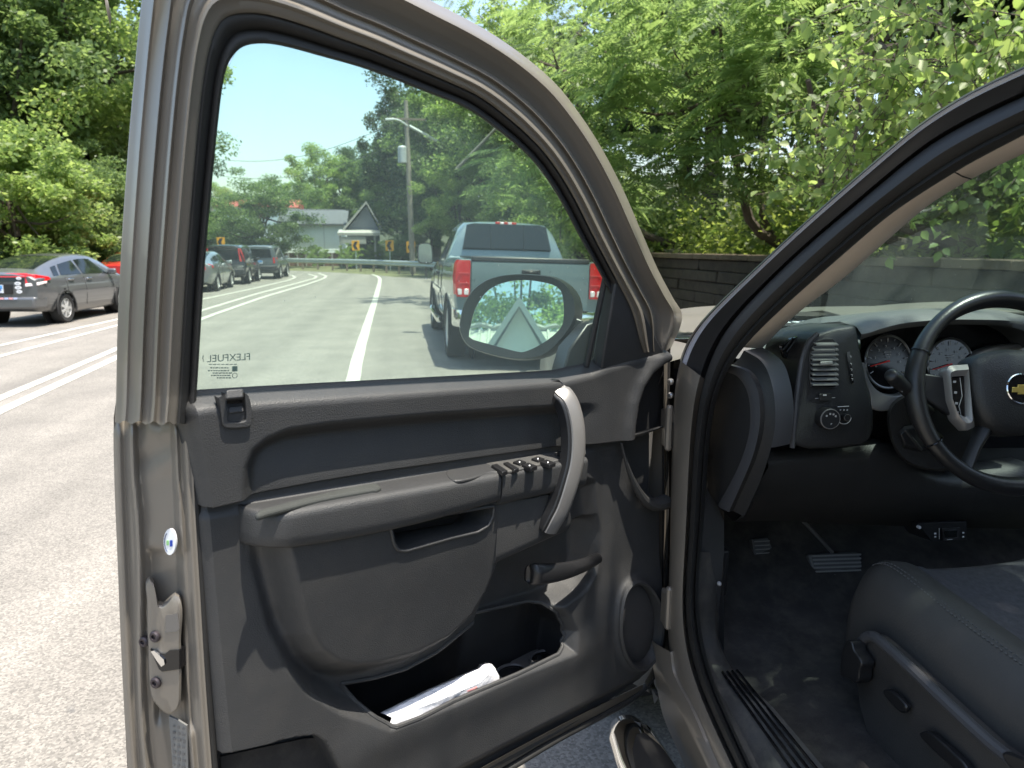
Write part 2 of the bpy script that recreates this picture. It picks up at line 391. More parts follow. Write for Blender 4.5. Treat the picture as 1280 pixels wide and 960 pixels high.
twe = uvp([(777, 560), (779, 530), (783, 503), (790, 482), (801, 465), (815, 454), (830, 447), (845, 441), (848, 560)], -.015)
_bu = None
def h_up(P):
    u = P[:, 0]; v0 = P[:, 1]; bq = np.array([duv(x, y) for x, y in belt]); o_ = np.argsort(bq[:, 0]); vb_ = np.interp(u, bq[o_, 0], bq[o_, 1]); v = v0-vb_
    top = .006+.013*sstep(0, -.05, v)     # belt roll
    h = -.02*(1-sstep(-.000, -.022, v)) + .0*u + .014*sstep(.0, -.03, v)
    s = sdf(P, scoop); h = h - .032*sstep(-.006, .022, s)*(.62+.38*sstep(-.155, -.07, v))*sstep(.215, .36, u)
    s = sdf(P, twe); h = h + .012*np.exp(-((s+.012)/.018)**2) - .05*sstep(-.004, .010, s)
    return h
belt = [(240, 492), (256, 489.5), (330, 485), (400, 481), (500, 475.5), (600, 470), (660, 466.5), (700, 464), (735, 456), (760, 447), (785, 439), (810, 433), (829, 430)]
seam = [(262, 631), (300, 622), (337, 614), (400, 602), (472, 590), (560, 577.5), (640, 566), (705, 557), (775, 548.5), (829, 534)]
midr = [(247, 545), (262, 544), (400, 538), (560, 530), (705, 515), (775, 505), (829, 495)]
vs, fs, G, h = relief([belt, midr, seam], 300, 90, h_up)
mb = MB(); mb.add(vs, fs)
e0 = [DH+eu*g[0]+ev*g[1]+ew*hh for g, hh in zip(G[:, 0], h[:, 0])]
mb.loft([e0, [p-ew*.012+eu*.010 for p in e0], [p-ew*.045+eu*.016 for p in e0]], False, False)
e1 = [DH+eu*g[0]+ev*g[1]+ew*hh for g, hh in zip(G[-1], h[-1])]
mb.loft([e1, [p-ew*.002-ev*.0015 for p in e1], [p-ew*.02-ev*.001 for p in e1]], False, False)
upper = mb.build('upper_trim_panel', M_trim2, door, sharp=75)

bulge = uvp([(306, 620), (311, 660), (314, 690), (322, 715), (336, 765), (352, 810), (372, 838), (400, 856), (432, 862), (470, 857), (520, 843), (565, 818), (600, 783), (620, 745), (633, 705), (641, 676), (700, 652), (698, 590), (560, 590), (400, 610)], .012)
valley = uvp([(304, 640), (312, 700), (332, 782), (356, 832), (384, 866), (420, 888), (455, 898), (480, 906), (560, 876), (640, 840), (712, 812), (716, 785), (708, 766), (700, 757), (732, 735), (748, 700), (750, 655), (745, 600), (700, 590), (400, 625)], -.01)
reces = uvp([(628, 690), (700, 662), (738, 640), (746, 660), (746, 690), (735, 715), (712, 738), (690, 752), (610, 779), (590, 792)], -.03)
pocket = uvp([(438, 866), (452, 884), (468, 897), (488, 906), (520, 894), (600, 859), (660, 833), (697, 817), (708, 809), (712, 797), (710, 783), (702, 768), (692, 761), (680, 762), (610, 783), (560, 824), (520, 846), (480, 858)], -.002)
undr = uvp([(272, 943), (292, 940), (330, 931), (365, 921), (392, 918), (405, 926), (424, 962), (445, 1010), (272, 1060)])
spk = uvp([(796+25*math.cos(a)-math.sin(a)*3.5*0, 780+51*math.sin(a)) for a in np.linspace(0, 2*math.pi, 40)[:-1]])
brk = uvp([(776, 552), (780, 572), (787, 592), (797, 612), (810, 626), (835, 622), (838, 530)], -.02)
cup = uvp([(483, 656), (540, 642), (612, 630), (611, 643), (605, 655), (592, 663), (560, 670), (503, 686), (493, 685), (487, 676)], .028)
rear_fold = uvp([(747, 560), (770, 556), (840, 540), (840, 860), (700, 900), (720, 830), (735, 770), (748, 720)])
def h_lo(P):
    v = P[:, 1]; u = P[:, 0]; h = np.zeros(len(P))
    h += .004*np.sin(v*7)
    sV = sdf(P, valley); h = h*(1-sstep(-.004, .03, sV)) - .036*sstep(-.004, .03, sV)
    sB = sdf(P, bulge); k = sstep(-.002, .05, sB); hb = .012+.028*sstep(-.60, -.22, v)
    h = h*(1-k)+hb*k
    sE = sdf(P, reces); h = h - (.058+h*.6)*sstep(-.004, .018, sE)
    # top strip under the seam
    h = h*(1-sstep(-.185, -.165, v)) + (-.012)*sstep(-.185, -.165, v)
    s = sdf(P, rear_fold); h = h*(1-sstep(-.03, .03, s)) + (-.012+.015*sstep(-.45, -.6, v))*sstep(-.03, .03, s)
    s = sdf(P, undr); h -= .055*sstep(-.001, .004, s)
    s = sdf(P, brk); h -= .030*sstep(-.002, .010, s)
    h -= .02*sstep(-.76, -.80, v)
    # lower front wall leans out over the pocket and tucks in at the foot
    h += .010*np.exp(-((v+.63)/.05)**2)*sstep(.85, .75, u)*sstep(.1, .25, u)
    # ring round the speaker
    s = sdf(P, spk); h += .010*np.exp(-((s+.006)/.009)**2)
    return h
left_c = [(262, 631), (268, 700), (275, 780), (282, 860), (290, 943), (302, 1075)]
rows = [seam]
right_c = [(829, 534), (829, 640), (828, 740), (823, 800), (815, 838), (806, 852)]
bot = [(302, 1075), (400, 1052), (500, 1020), (600, 977), (660, 948), (720, 912), (770, 878), (806, 852)]
for k in (.2, .4, .6, .8):
    i = k*5; 
    Lp = resample(left_c, 101)[int(k*100)]; Rp = resample(right_c, 101)[int(k*100)]
    mid = [tuple(np.array(resample(seam, 9, smooth=False)[q])*(1-k)+np.array(resample(bot, 9, smooth=False)[q])*k) for q in range(1, 8)]
    rows.append([tuple(Lp)]+mid+[tuple(Rp)])
rows.append(bot)
vs, fs, G, h = relief(rows, 360, 330, h_lo, hole=[pocket, spk, cup])
mb = MB(); mb.add(vs, fs)
e0 = [DH+eu*g[0]+ev*g[1]+ew*hh for g, hh in zip(G[:, 0], h[:, 0])]
mb.loft([e0, [p-ew*.006+eu*.012 for p in e0], [p-ew*.045+eu*.024 for p in e0]], False, False)
e1 = [DH+eu*g[0]+ev*g[1]+ew*hh for g, hh in zip(G[-1], h[-1])]
mb.loft([e1, [p-ew*.02-ev*.004 for p in e1]], False, False)
lower = mb.build('lower_trim_panel', M_trim, door, sharp=75)
def hat(uv): return h_lo(np.atleast_2d(np.asarray(uv, float)))
def rim(poly, r, dw=0., mt=None, name=None, n=8):
    Q = resample(poly, 140, True, False); hh = h_lo(Q); return [dp(q[0], q[1], w+dw) for q, w in zip(Q, hh)]
# pocket bowl
Q = resample(pocket, 120, True, False); hh = h_lo(Q); ctr = Q.mean(0)
def ringp(du, sc, w): return [dp(ctr[0]+(q[0]-ctr[0])*sc, ctr[1]+(q[1]-ctr[1])*sc+du, w) for q in Q]
mb = MB()
r0 = [dp(q[0], q[1], w-.0005) for q, w in zip(Q, hh)]
def bowl(lo, up):
    R = []
    for q, w in zip(Q, hh):
        loc = q[1]-(-.614*.5-.5*.51)+0*q[0]; k = float(sstep(-.05, -.005, np.array(loc))); a_, b_ = lo(q, w), up(q, w); R.append(dp(ctr[0]+(q[0]-ctr[0])*.985, a_[0]*(1-k)+b_[0]*k, a_[1]*(1-k)+b_[1]*k))
    return R
mb.loft([r0, bowl(lambda q, w: (q[1]-.03, w-.004), lambda q, w: (q[1], w-.03)), bowl(lambda q, w: (q[1]-.08, w-.008), lambda q, w: (q[1]-.01, -.08)), bowl(lambda q, w: (-.70, -.05), lambda q, w: (-.70, -.095))], True, False)
mb.add(bowl(lambda q, w: (-.70, -.05), lambda q, w: (-.70, -.095)), [tuple(range(len(Q)))])
pk = mb.build('map_pocket', M_black, door, sharp=60)
mb = MB(); mb.tube(rim(pocket, .003, -.0015)+rim(pocket, .003, -.0015)[:1], .0046, 8, caps=False, hint=ew); mb.build('pocket_rim', M_trim, door)
# cup holder shelf with two rings
mb = MB()
vsx = duv(665, 838, -.03)[1]
sh = [dV(x, y, vsx) for x, y in [(620, 846), (640, 826), (676, 808), (698, 800), (708, 808), (703, 820), (645, 850), (620, 857)]]
mb.prism(sh, -ev*.012)
for cx, cy, r in [(640, 842, .036), (681, 824, .036)]:
    c = dV(cx, cy, vsx); 
    mb.tube([c+ev*.003+eu*r*math.cos(a)+ew*r*.8*math.sin(a) for a in np.linspace(0, 2*math.pi, 33)], .0035, 6, hint=ev, caps=False)
mb.build('cup_holder', mat('cup_holder_plastic', (.07, .07, .072), .4, var=.1), door)
# the dark wells of the holders
for cx, cy, r in [(640, 842, .034), (681, 824, .034)]:
    mb = MB(); c = dV(cx, cy, vsx); mb.loft([[c+ev*.0015+eu*r*math.cos(a)+ew*r*.8*math.sin(a) for a in np.linspace(0, 2*math.pi, 25)[:-1]], [c+ev*.001+eu*r*.3*math.cos(a)+ew*r*.24*math.sin(a) for a in np.linspace(0, 2*math.pi, 25)[:-1]]]); mb.build('cup_well', M_gloss, door)
# speaker
mb = MB(); Q = resample(spk, 60, True); c = Q.mean(0); hs = h_lo(Q)
mb.loft([[dp(c[0]+(q[0]-c[0])*k, c[1]+(q[1]-c[1])*k, w+d) for q, w in zip(Q, hs)] for k, d in [(1.10, -.004), (1.10, .006), (1.05, .011), (.99, .008), (.965, -.012), (.96, -.035)]], True, False)
mb.build('speaker_ring', M_trim, door)
mb = MB(); mb.loft([[dp(c[0]+(q[0]-c[0])*k, c[1]+(q[1]-c[1])*k, -.004+d) for q in Q] for k, d in [(1.03, -.008), (.92, .0), (.5, .004), (.05, .005)]], True, True)
mb.build('speaker_grille', mat('speaker_cloth', (.045, .043, .043), .9, bump=1., scale=700, var=.15, vscale=120, grain='VOR'), door)
# pull cup under the armrest
mb = MB(); Q = resample(cup, 90, True, False); hh = h_lo(Q)
mb.loft([[dp(q[0], q[1], w) for q, w in zip(Q, hh)], [dp(q[0], q[1]+.002, w-.008) for q, w in zip(Q, hh)], [dp(q[0], q[1]+.006, -.03) for q in Q]], True, False)
mb.add([dp(q[0], q[1]+.006, -.03) for q in Q], [tuple(range(len(Q)))])
rp = [dp(q[0], q[1], w+.001) for q, w in zip(Q, hh)]; mb.tube(rp+rp[:1], .0032, 8, caps=False, hint=ew)
mb.build('pull_cup', M_trim, door, sharp=60)
# liner step inside pull cup
mb = MB(); mb.hexa([dP(486, 668, .0), dP(566, 655, .0), dP(575, 648, -.02), dP(486, 662, -.02), dP(486, 660, .002), dP(572, 643, .002), dP(578, 637, -.02), dP(486, 652, -.02)])
mb.build('pull_cup_insert', M_black, door, bevel=.003)

# armrest pad and switch console: sections in (v,w) swept along u
def arm(u0, u1, vt, vb, wf, n, tip0=0., tip1=0., wback=-.02, rnd=.014, taper=None):
    rings = []
    for i in range(n):
        t = i/(n-1.); u = u0+(u1-u0)*t; f = 1.
        if tip0 > 0: f = min(1, math.sqrt(max(0, 1-max(0, (tip0-(u0-u)*1)/tip0)**2))+.02) if (u0-u) < tip0 else 1
        if tip1 > 0 and (u-u1) < tip1: f = min(f, math.sqrt(max(0, 1-((tip1-(u-u1))/tip1)**2))+.02)
        wF = wf(u) if callable(wf) else wf; w = wback+(wF-wback)*f; vT = vt(u) if callable(vt) else vt; vB = vb(u) if callable(vb) else vb
        ring = [(vT-.001, wback), (vT+.001, wback+(w-wback)*.5)]
        for a in np.linspace(90, 0, 6): ring.append((vT-rnd+rnd*math.sin(math.radians(a)), w-rnd+rnd*math.cos(math.radians(a))))
        ring += [(vB+.02, w), (vB+.006, w-.001), (vB, w-.008), (vB, wback)]
        rings.append([dp(u, a, b) for a, b in ring])
    return rings
mb = MB(); mb.loft(arm(.988, .535, -.1705, lambda u: -.224-.010*math.sin((.988-u)/.45*math.pi), .055, 60, tip0=.07))
mb.build('armrest', M_trim2, door, sharp=60)
# cushion edge lying on the armrest
mb = MB()
pad = [(318, 642), (345, 631), (400, 617), (455, 605), (472, 604), (477, 609), (466, 611), (400, 623), (340, 638)]
mb.prism([dV(x, y, -.164) for x, y in resample(pad, 50, True)], -ev*.01)
mb.build('armrest_pad', mat('armrest_cloth', (.040, .043, .040), .85, bump=.6, scale=500, var=.12, vscale=30), door, bevel=.004)
mb = MB(); mb.loft(arm(.531, .285, -.1715, lambda u: -.230, .055, 40, tip1=.022, rnd=.009))
cons = mb.build('switch_console', M_trim2, door, sharp=60)
# bolster under the console that carries the grab handle
mb = MB(); mb.loft(arm(.525, .292, lambda u: -.235, lambda u: -.36+.17*(.60-u)*.8, lambda u: .040, 30, tip1=.05, rnd=.004))
mb.build('console_base', M_trim, door, sharp=60)
mb = MB()
bez = [(602, 576), (610, 572), (640, 566), (705, 556), (732, 553), (732, 566), (705, 573), (640, 588), (630, 589), (614, 583)]
vb_ = -.1682
mbe = MB(); mbe.prism([dV(x, y, vb_-.001) for x, y in resample([(557, 592), (561, 586), (575, 580), (600, 574), (612, 573), (628, 586), (612, 590), (590, 597), (566, 600)], 40, True)], -ev*.006); mbe.build('console_end', M_trim2, door, bevel=.002)
mb.prism([dV(x, y, vb_) for x, y in bez], -ev*.006); mb.build('switch_bezel', M_silver if False else mat('grey_switch_bezel', (.07, .07, .068), .5, bump=.5, scale=400, var=.12, dust=.35), door, bevel=.002)
mb = MB()
for q in [[(614, 581), (621, 579), (635, 588), (628, 590)], [(629, 578), (635, 577), (649, 585), (643, 587)]]:
    mb = MB(); mb.prism([dV(x, y, vb_+.004) for x, y in q], -ev*.008); mb.build('lock_button', M_black, door, bevel=.0015)
for k, (ox, oy) in enumerate([(641, 576), (664, 572)]):
    for q in [[(0, 1), (8, -2), (17, 1), (9, 4)], [(11, 5), (19, 2), (31, 6), (23, 9)]]:
        mb = MB(); mb.prism([dV(ox+x, oy+y, vb_+.004) for x, y in q], -ev*.008); mb.prism([dV(ox+q[0][0]*.5+q[2][0]*.5+x, oy+q[0][1]*.5+q[2][1]*.5+y, vb_+.0045) for x, y in [(-1, -.7), (1, -.7), (1, .7), (-1, .7)]], -ev*.002, 1)
        mb.build('window_switch', [M_black, M_white], door, bevel=.0015)
mb = MB(); c = dV(703, 570, vb_); mb.lathe([(0, .011), (.008, .011), (.011, .008)], c, ev, 16); mb.build('mirror_knob', M_black, door)

# grab handle: black core with a satin strip
path = [(690, 487, -.012), (700, 487, .016), (710, 495, .034), (718, 512, .048), (723, 540, .060), (722, 575, .068), (714, 608, .070), (704, 637, .066), (695, 654, .060), (688, 666, .052)]
pp = resample([dP(x, y, w) for x, y, w in path], 44); mbk = MB(); mbs = MB(); rb = []; rs = []
for i, p in enumerate(pp):
    t = pp[min(i+1, 43)]-pp[max(i-1, 0)]; t /= np.linalg.norm(t); n = np.cross(np.cross(t, ew), t); n /= np.linalg.norm(n); s = np.cross(t, n)
    if s@eu < 0: s = -s
    k = i/43.; wd = .0175+.003*math.sin(k*3.1)
    rb.append([p+s*(wd+.004)-n*.004, p+s*(wd+.006)-n*.024, p-s*(wd*.5)-n*.026, p-s*wd-n*.006, p-s*wd*.95-n*.001, p+s*wd*.95-n*.001])
    rs.append([p+s*wd*.92-n*.0016, p+s*wd*.86+n*.002, p+s*wd*.4+n*.0042, p-s*wd*.4+n*.0042, p-s*wd*.86+n*.002, p-s*wd*.98-n*.0016])
mbk.loft(rb); gh = mbk.build('grab_handle', M_black, door, sharp=40, bevel=.002)
mbs.loft(rs); mbs.build('handle_strip', M_silver, door, sharp=50)

# release lever in its recess
path = [(660, 718, -.012), (663, 718, .014), (684, 717, .026), (708, 713, .024), (730, 706, .014), (748, 697, -.006)]
pp = resample([dP(x, y, w) for x, y, w in path], 26); mb = MB(); rr = []
for i, p in enumerate(pp):
    k = i/25.; hgt = .026*(1-k*.55)*min(1, .55+i*.11); th = .013*min(1, .5+i*.12)
    rr.append([p+ev*hgt+ew*(-.002), p+ev*(hgt*.9)+ew*th*.4, p+ev*hgt*.3+ew*th, p-ev*hgt*.6+ew*th*.9, p-ev*hgt+ew*th*.2, p-ev*hgt*.8-ew*th, p+ev*hgt*.5-ew*th])
mb.loft(rr); mb.build('release_lever', M_black, door, sharp=70, bevel=.003)

# dished end panel at the hinge side with its light lip
mb = MB()
pts = [(777, 554, .006), (782, 575, .006), (789, 596, .006), (798, 614, .007), (807, 626, .008), (818, 631, .008), (831, 627, .006)]
pp = resample([dP(x, y, w) for x, y, w in pts], 30)
mb.tube(pp, [.0025+.016*(i/29.)**1.5 for i in range(30)], 10, hint=ew, flat=1.2)
mb.tube([dP(x, y, -.004) for x, y in [(776, 547), (800, 542), (829, 533)]], .0022, 6)
mb.build('end_panel_lip', M_trim, door)
mb = MB()
pts = [(779, 545), (782, 520), (788, 497), (797, 477), (809, 462), (822, 454), (836, 449), (836, 532)]
mb.prism([dP(x, y, -.030) for x, y in resample(pts, 40, True, False)], -ew*.004)
mb.build('tweeter_grille', M_gloss if False else mat('tweeter_cloth', (.010, .010, .011), .8, bump=.6, scale=700, var=.1), door)
mb = MB(); mb.prism([dP(x, y, -.045) for x, y in resample([(276, 946), (330, 934), (392, 921), (404, 930), (426, 966), (440, 1040), (280, 1070)], 40, True, False)], -ew*.003)
mb.build('lower_carpet_insert', M_carpet, door)

# belt clip at the rear corner of the window sill
mb = MB()
outl = [(273, 497), (275, 505), (277, 520), (279, 531), (284, 535), (309, 534), (314, 531), (315, 520), (314, 505), (311, 495)]
inl = [(282, 492), (283, 505), (284, 518), (285, 526), (287, 528), (306, 527), (308, 525), (308, 515), (307, 503), (305, 490)]
a = resample(outl, 40, False); b = resample(inl, 40, False)
A = [dP(x, y, .020) for x, y in a]; B = [dP(x, y, .020) for x, y in b]
mb.loft([[p-ew*.016 for p in A], A, B, [p-ew*.016 for p in B]], False, False)
mb.build('clip_bezel', M_trim2, door, bevel=.001)
mb = MB(); mb.hexa([dP(x, y, w) for x, y, w in [(286, 527, .006), (307, 526, .006), (307, 526, 0), (286, 527, 0), (283, 494, .008), (305, 492, .008), (305, 492, -.01), (283, 494, -.01)]])
mb.build('clip_back', M_gloss, door)
mb = MB(); mb.hexa([dP(x, y, w) for x, y, w in [(282, 499, .030), (305, 497, .030), (304, 500, .0), (283, 502, .0), (283, 487.5, .024), (304, 486, .024), (303, 486, -.012), (284, 487.5, -.012)]])
mb.hexa([dP(x, y, w) for x, y, w in [(286, 517, .018), (305, 515, .018), (305, 515, .0), (286, 517, .0), (285, 508, .012), (305, 506, .012), (305, 506, 0), (285, 508, 0)]])
mb.build('clip_tab', M_trim2, door, bevel=.002)

# etched marks on the glass (read from outside, mirrored from here)
gx = -eu; gy = ev + ew*LEAN*0
def gl(px, py): return dP(px, py, -.0215)
mb = MB()
ax_ = dP(314, 447, -.02)-dP(258, 450, -.02); ax_ = -ax_/np.linalg.norm(ax_)
put_text(mb, 'FLEXFUEL', .0142, dP(286.5, 447.5, -.0205), ax_, ev, .0002)
for q in range(7): mb.box(dP(263+q*5.2, 455.5, -.0205), (.0045, .0003, .0012), 0, np.stack([ax_, ew, ev], 1))
for rr_, (y, x0, x1) in enumerate([(460, 263, 286), (463.5, 260, 286), (466.5, 266, 286), (469.5, 264, 286), (472.5, 271, 286)]):
    x = x0
    while x < x1:
        l = random.uniform(1.5, 4); mb.box(dP(x+l/2, y-.2, -.0205), (l*.0012, .0003, .0016), 0, np.stack([ax_, ew, ev], 1)); x += l+1.1
mb.box(dP(293.5, 461, -.0205), (.0075, .0003, .0075), 0, np.stack([ax_, ew, ev], 1))
c = dP(293.5, 469.5, -.0205); mb.tube([c+eu*.0035*math.cos(t)+ev*.0035*math.sin(t) for t in np.linspace(0, 6.283, 17)], .0005, 5, caps=False)
mb.tube([dP(254, 444, -.0205), dP(253.5, 448, -.0205), dP(254.5, 452, -.0205)], .0006, 4)
mb.build('glass_etching', mat('etched_print', (.19, .21, .195), .7, var=0), door, smooth=False)

# latch, bolts, sticker and data label on the latch edge
def lat(px, py, d=0.):                    # nearest sample of the latch face
    best = None
    i = int(np.argmin(np.abs(.5*(A_[:, 1]+B_[:, 1])-py))); s = (px-A_[i][0])/(B_[i][0]-A_[i][0]); return dS(px, py, -.135+s*.125) + en*(d+.001)
lx = lat(225, 800)-lat(185, 800); lx /= np.linalg.norm(lx); lz = ev; ln = np.cross(lx, lz); ln = ln if ln@ew > 0 else -ln
Rl = np.stack([lx, lz, ln], 1)
mb = MB()
q_ = resample([(187, 722), (200, 754), (223, 742), (226, 800), (226, 870), (222, 884), (210, 889), (200, 882), (189, 866), (185, 800), (184, 750)], 60, True)
mb.loft([[lat(x, y, -.006) for x, y in q_], [lat(x, y, .007) for x, y in q_], [lat(205+(x-205)*.88, 810+(y-810)*.95, .0115) for x, y in q_]]+[[lat(205+(x-205)*.88*k, 810+(y-810)*.95*k, .0115) for x, y in q_] for k in (.75, .5, .25, .04)], True, True)
mb.build('lock_plate', M_paint, door, sharp=40)
mb = MB()
rw_ = [[lat(x, y, d) for x, y, d in [(177, 699, -.002), (186, 695, -.002), (205, 692, -.002), (216, 703, -.002), (225, 718, -.003)]], [lat(x, y, d) for x, y, d in [(180, 708, .007), (190, 706, .010), (205, 706, .011), (215, 715, .010), (225, 726, .005)]], [lat(x, y, d) for x, y, d in [(188, 729, .018), (195, 736, .022), (202, 739, .022), (212, 737, .020), (224, 734, .014)]], [lat(x, y, d) for x, y, d in [(193, 742, .010), (199, 752, .010), (203, 755, .010), (212, 751, .010), (224, 746, .008)]]]
mb.loft([r+[p-en*.03 for p in r[::-1]] for r in [resample(q, 9) for q in resample(np.array(rw_).reshape(4, 15), 9).reshape(9, 5, 3)]], True, True)
mb.build('latch_step', M_paint, door, sharp=50)
mb = MB()
mb.prism([lat(x, y, .0145) for x, y in [(188, 805), (197, 811), (206, 812), (211, 807), (224, 806), (224, 830), (203, 833), (199, 830)]], -ln*.02)
lt = mb.build('latch', M_gloss, door)
mb = MB(); mb.prism([lat(x, y, .017) for x, y in [(189, 807), (193, 806), (205, 817), (206, 823), (202, 826), (196, 818)]], -ln*.003)
mb.build('latch_claw', M_chrome, door)
for x, y, r in [(195, 790, .0085), (181, 800, .008), (196, 847, .0085)]:
    mb = MB(); mb.lathe([(-.002, r), (.003, r), (.005, r*.8), (.005, r*.45), (.002, r*.4)], lat(x, y, .012 if x > 185 else .003), ln, 14); mb.build('latch_bolt', mat('bolt_steel', (.06, .05, .055), .5, .6), door)
mb = MB(); c = lat(213, 672, .016)
mb.loft([[c+ln*h+lx*.0105*math.cos(t)+lz*.019*math.sin(t) for t in np.linspace(0, 2*math.pi, 33)[:-1]] for h in (-.002, .0012)])
mb.tube([c+ln*.0014+lx*.0085*math.cos(t)+lz*.0155*math.sin(t) for t in np.linspace(2.2, 4.2, 14)], .0008, 4, mi=1)
mb.box(c+ln*.0014+lx*.003-lz*.002, (.0045, .009, .001), 2, Rl); mb.box(c+ln*.0014-lx*.003-lz*.001, (.004, .007, .001), 3, Rl)
mb.build('round_sticker', [M_white, mat('sticker_ink', (.1, .12, .2), .5, var=0), mat('sticker_blue', (.01, .05, .35), .5, var=0), mat('sticker_green', (.25, .5, .2), .5, var=0)], door)
mb = MB()
lp = [(211, 893), (222, 898), (233, 905), (236, 990), (218, 985)]
mb.prism([lat(x, y, .0035) for x, y in lp], -ln*.003)
for k in range(9):
    y = 905+k*8
    for m_ in range(3):
        mb.box(lat(217+m_*6+(k % 3)*.5, y+m_*1.5, .0045), (random.uniform(.003, .006), random.uniform(.002, .006), .0003), 1, Rl)
mb.build('data_label', [mat('grey_label', (.15, .15, .145), .5, var=.1), mat('label_ink', (.09, .09, .09), .5, var=0)], door)
mb = MB(); mb.prism([lat(x, y, .0135) for x, y in [(207, 764), (222, 761), (224, 781), (221, 784), (207, 785)]], -ln*.002)
mb.build('clear_film', mat('clear_film', (.15, .138, .125), .25, var=.03), door)

# outside mirror on the far side of the door
MIRW = -.30
ho = [(574, 413), (575, 400), (580, 379), (593, 360), (612, 348), (641, 342.5), (674, 343.5), (694, 347), (708, 356), (717, 370), (720, 390), (714, 408), (697, 430), (680, 444), (660, 449), (635, 448), (601, 440), (583, 431)]
gi = [(586, 421), (589, 404), (594, 386), (607, 366), (624, 355), (652, 350), (680, 353), (697, 359), (703, 369), (704.5, 399), (700, 411), (680, 428), (657, 439.5), (649, 440), (618, 432), (590, 424)]
H3 = np.array([dP(x, y, MIRW) for x, y in resample(ho, 48, True)]); G3 = np.array([dP(x, y, MIRW-.004) for x, y in resample(gi, 48, True)])
mc = G3.mean(0); vdir = (mc-C0)/np.linalg.norm(mc-C0)
mnor = np.array([-.20, -.965, .165]); mnor /= np.linalg.norm(mnor)
def toplane(P, off=0.): # slide the traced points along their sight lines onto the mirror plane
    return [C0 + (p-C0)*((mc+mnor*off-C0)@mnor/((p-C0)@mnor)) for p in P]
Hm = np.array(toplane(H3, .004)); Gm = np.array(toplane(G3)); hc = Hm.mean(0); back = -mnor; 
mright = np.cross(back, (0, 0, 1.)); mright = mright/np.linalg.norm(mright)
Gin = np.array([hc+(p-hc)*.985 for p in Gm])
mb = MB()
def hring(sc, d, sh=0.): return [hc+(p-hc)*sc+back*d+cr*sh for p in Hm]
i0 = int(np.argmin(np.linalg.norm(Hm[0]-Gm, axis=1))); Gr = np.roll(Gm, -i0, axis=0)
if np.linalg.norm(Hm[12]-Gr[12]) > np.linalg.norm(Hm[12]-Gr[-12]): Gr = np.roll(Gr[::-1], 1, axis=0)
mb.loft([[p-mnor*.012 for p in Gr], [p+mnor*.003 for p in Gr], hring(.98, -.003), hring(1.0, .004), hring(1.02, .02, .006), hring(1.0, .06, .02), hring(.9, .10, .035), hring(.65, .135, .045), hring(.3, .15, .05)], True, True)
mh = mb.build('mirror_housing', M_black, door, sharp=60)
mb = MB(); mb.prism(Gm, -mnor*.003); mb.build('mirror_glass', mat('mirror_silvering', (.86, .9, .87), .0, 1., var=0), door, smooth=False)
mb = MB()
a1 = [dP(x, y, -.2) for x, y in [(697, 432), (722, 405), (744, 398), (742, 462), (686, 470)]]
a2 = [dP(x, y, -.13) for x, y in [(712, 436), (734, 405), (756, 398), (754, 470), (700, 478)]]
mb.loft([a1, a2]); mb.loft([[hc+cr*.045+cu*(.03*s)-mnor*(.04+.03*q) for s, q in [(1, 0), (-1, 0), (-1, 1), (1, 1)]], [dP(730, 425, -.19)+cu*(.05*s)-ew*(.05*q) for s, q in [(1, 0), (-1, 0), (-1, 1), (1, 1)]]])
mb.build('mirror_arm', M_black, door, bevel=.006)

# ---- folded paper in the pocket (lies there by itself)
mb = MB()
A = [dP(x, y, w) for x, y, w in [(480, 892, -.018), (540, 862, -.02), (600, 836, -.022), (604, 831, -.024), (612, 829, -.026)]]
B = [dP(x, y, w) for x, y, w in [(490, 897, .000), (548, 876, .000), (600, 853, .000), (608, 845, -.002), (619, 836, -.008)]]
Cc = [dP(x, y, w) for x, y, w in [(484, 912, -.004), (560, 888, -.004), (622, 858, -.006), (625, 851, -.010), (624, 842, -.014)]]
D_ = [a-ev*.05 for a in A]
mb.loft([[p-ev*.004-ew*.012 for p in A], A, B, [c-ev*.004 for c in Cc], [p-ev*.045 for p in Cc]], False, False)
mb.loft([[dP(x, y, w) for x, y, w in [(604, 838, -.02), (606, 830, -.022), (614, 830, -.02), (619, 836, -.016)]], [dP(x, y, w) for x, y, w in [(608, 847, -.012), (609, 842, -.012), (616, 840, -.012), (620, 842, -.012)]]], False, False)
mb.add([dP(x, y, w) for x, y, w in [(583, 864, -.001), (597, 856, -.001), (606, 852, -.003), (604, 857, -.003), (590, 866, -.001)]], [(0, 1, 2, 3, 4)], 1)
env = mb.build('paper_envelope', [M_paper, mat('red_print', (.8, .35, .33), .6, var=0)], None, sharp=30)
mod = env.modifiers.new('thick', 'SOLIDIFY'); mod.thickness = .0012
tag(env, 'folded white paper with a red print lying in the door pocket', 'paper')
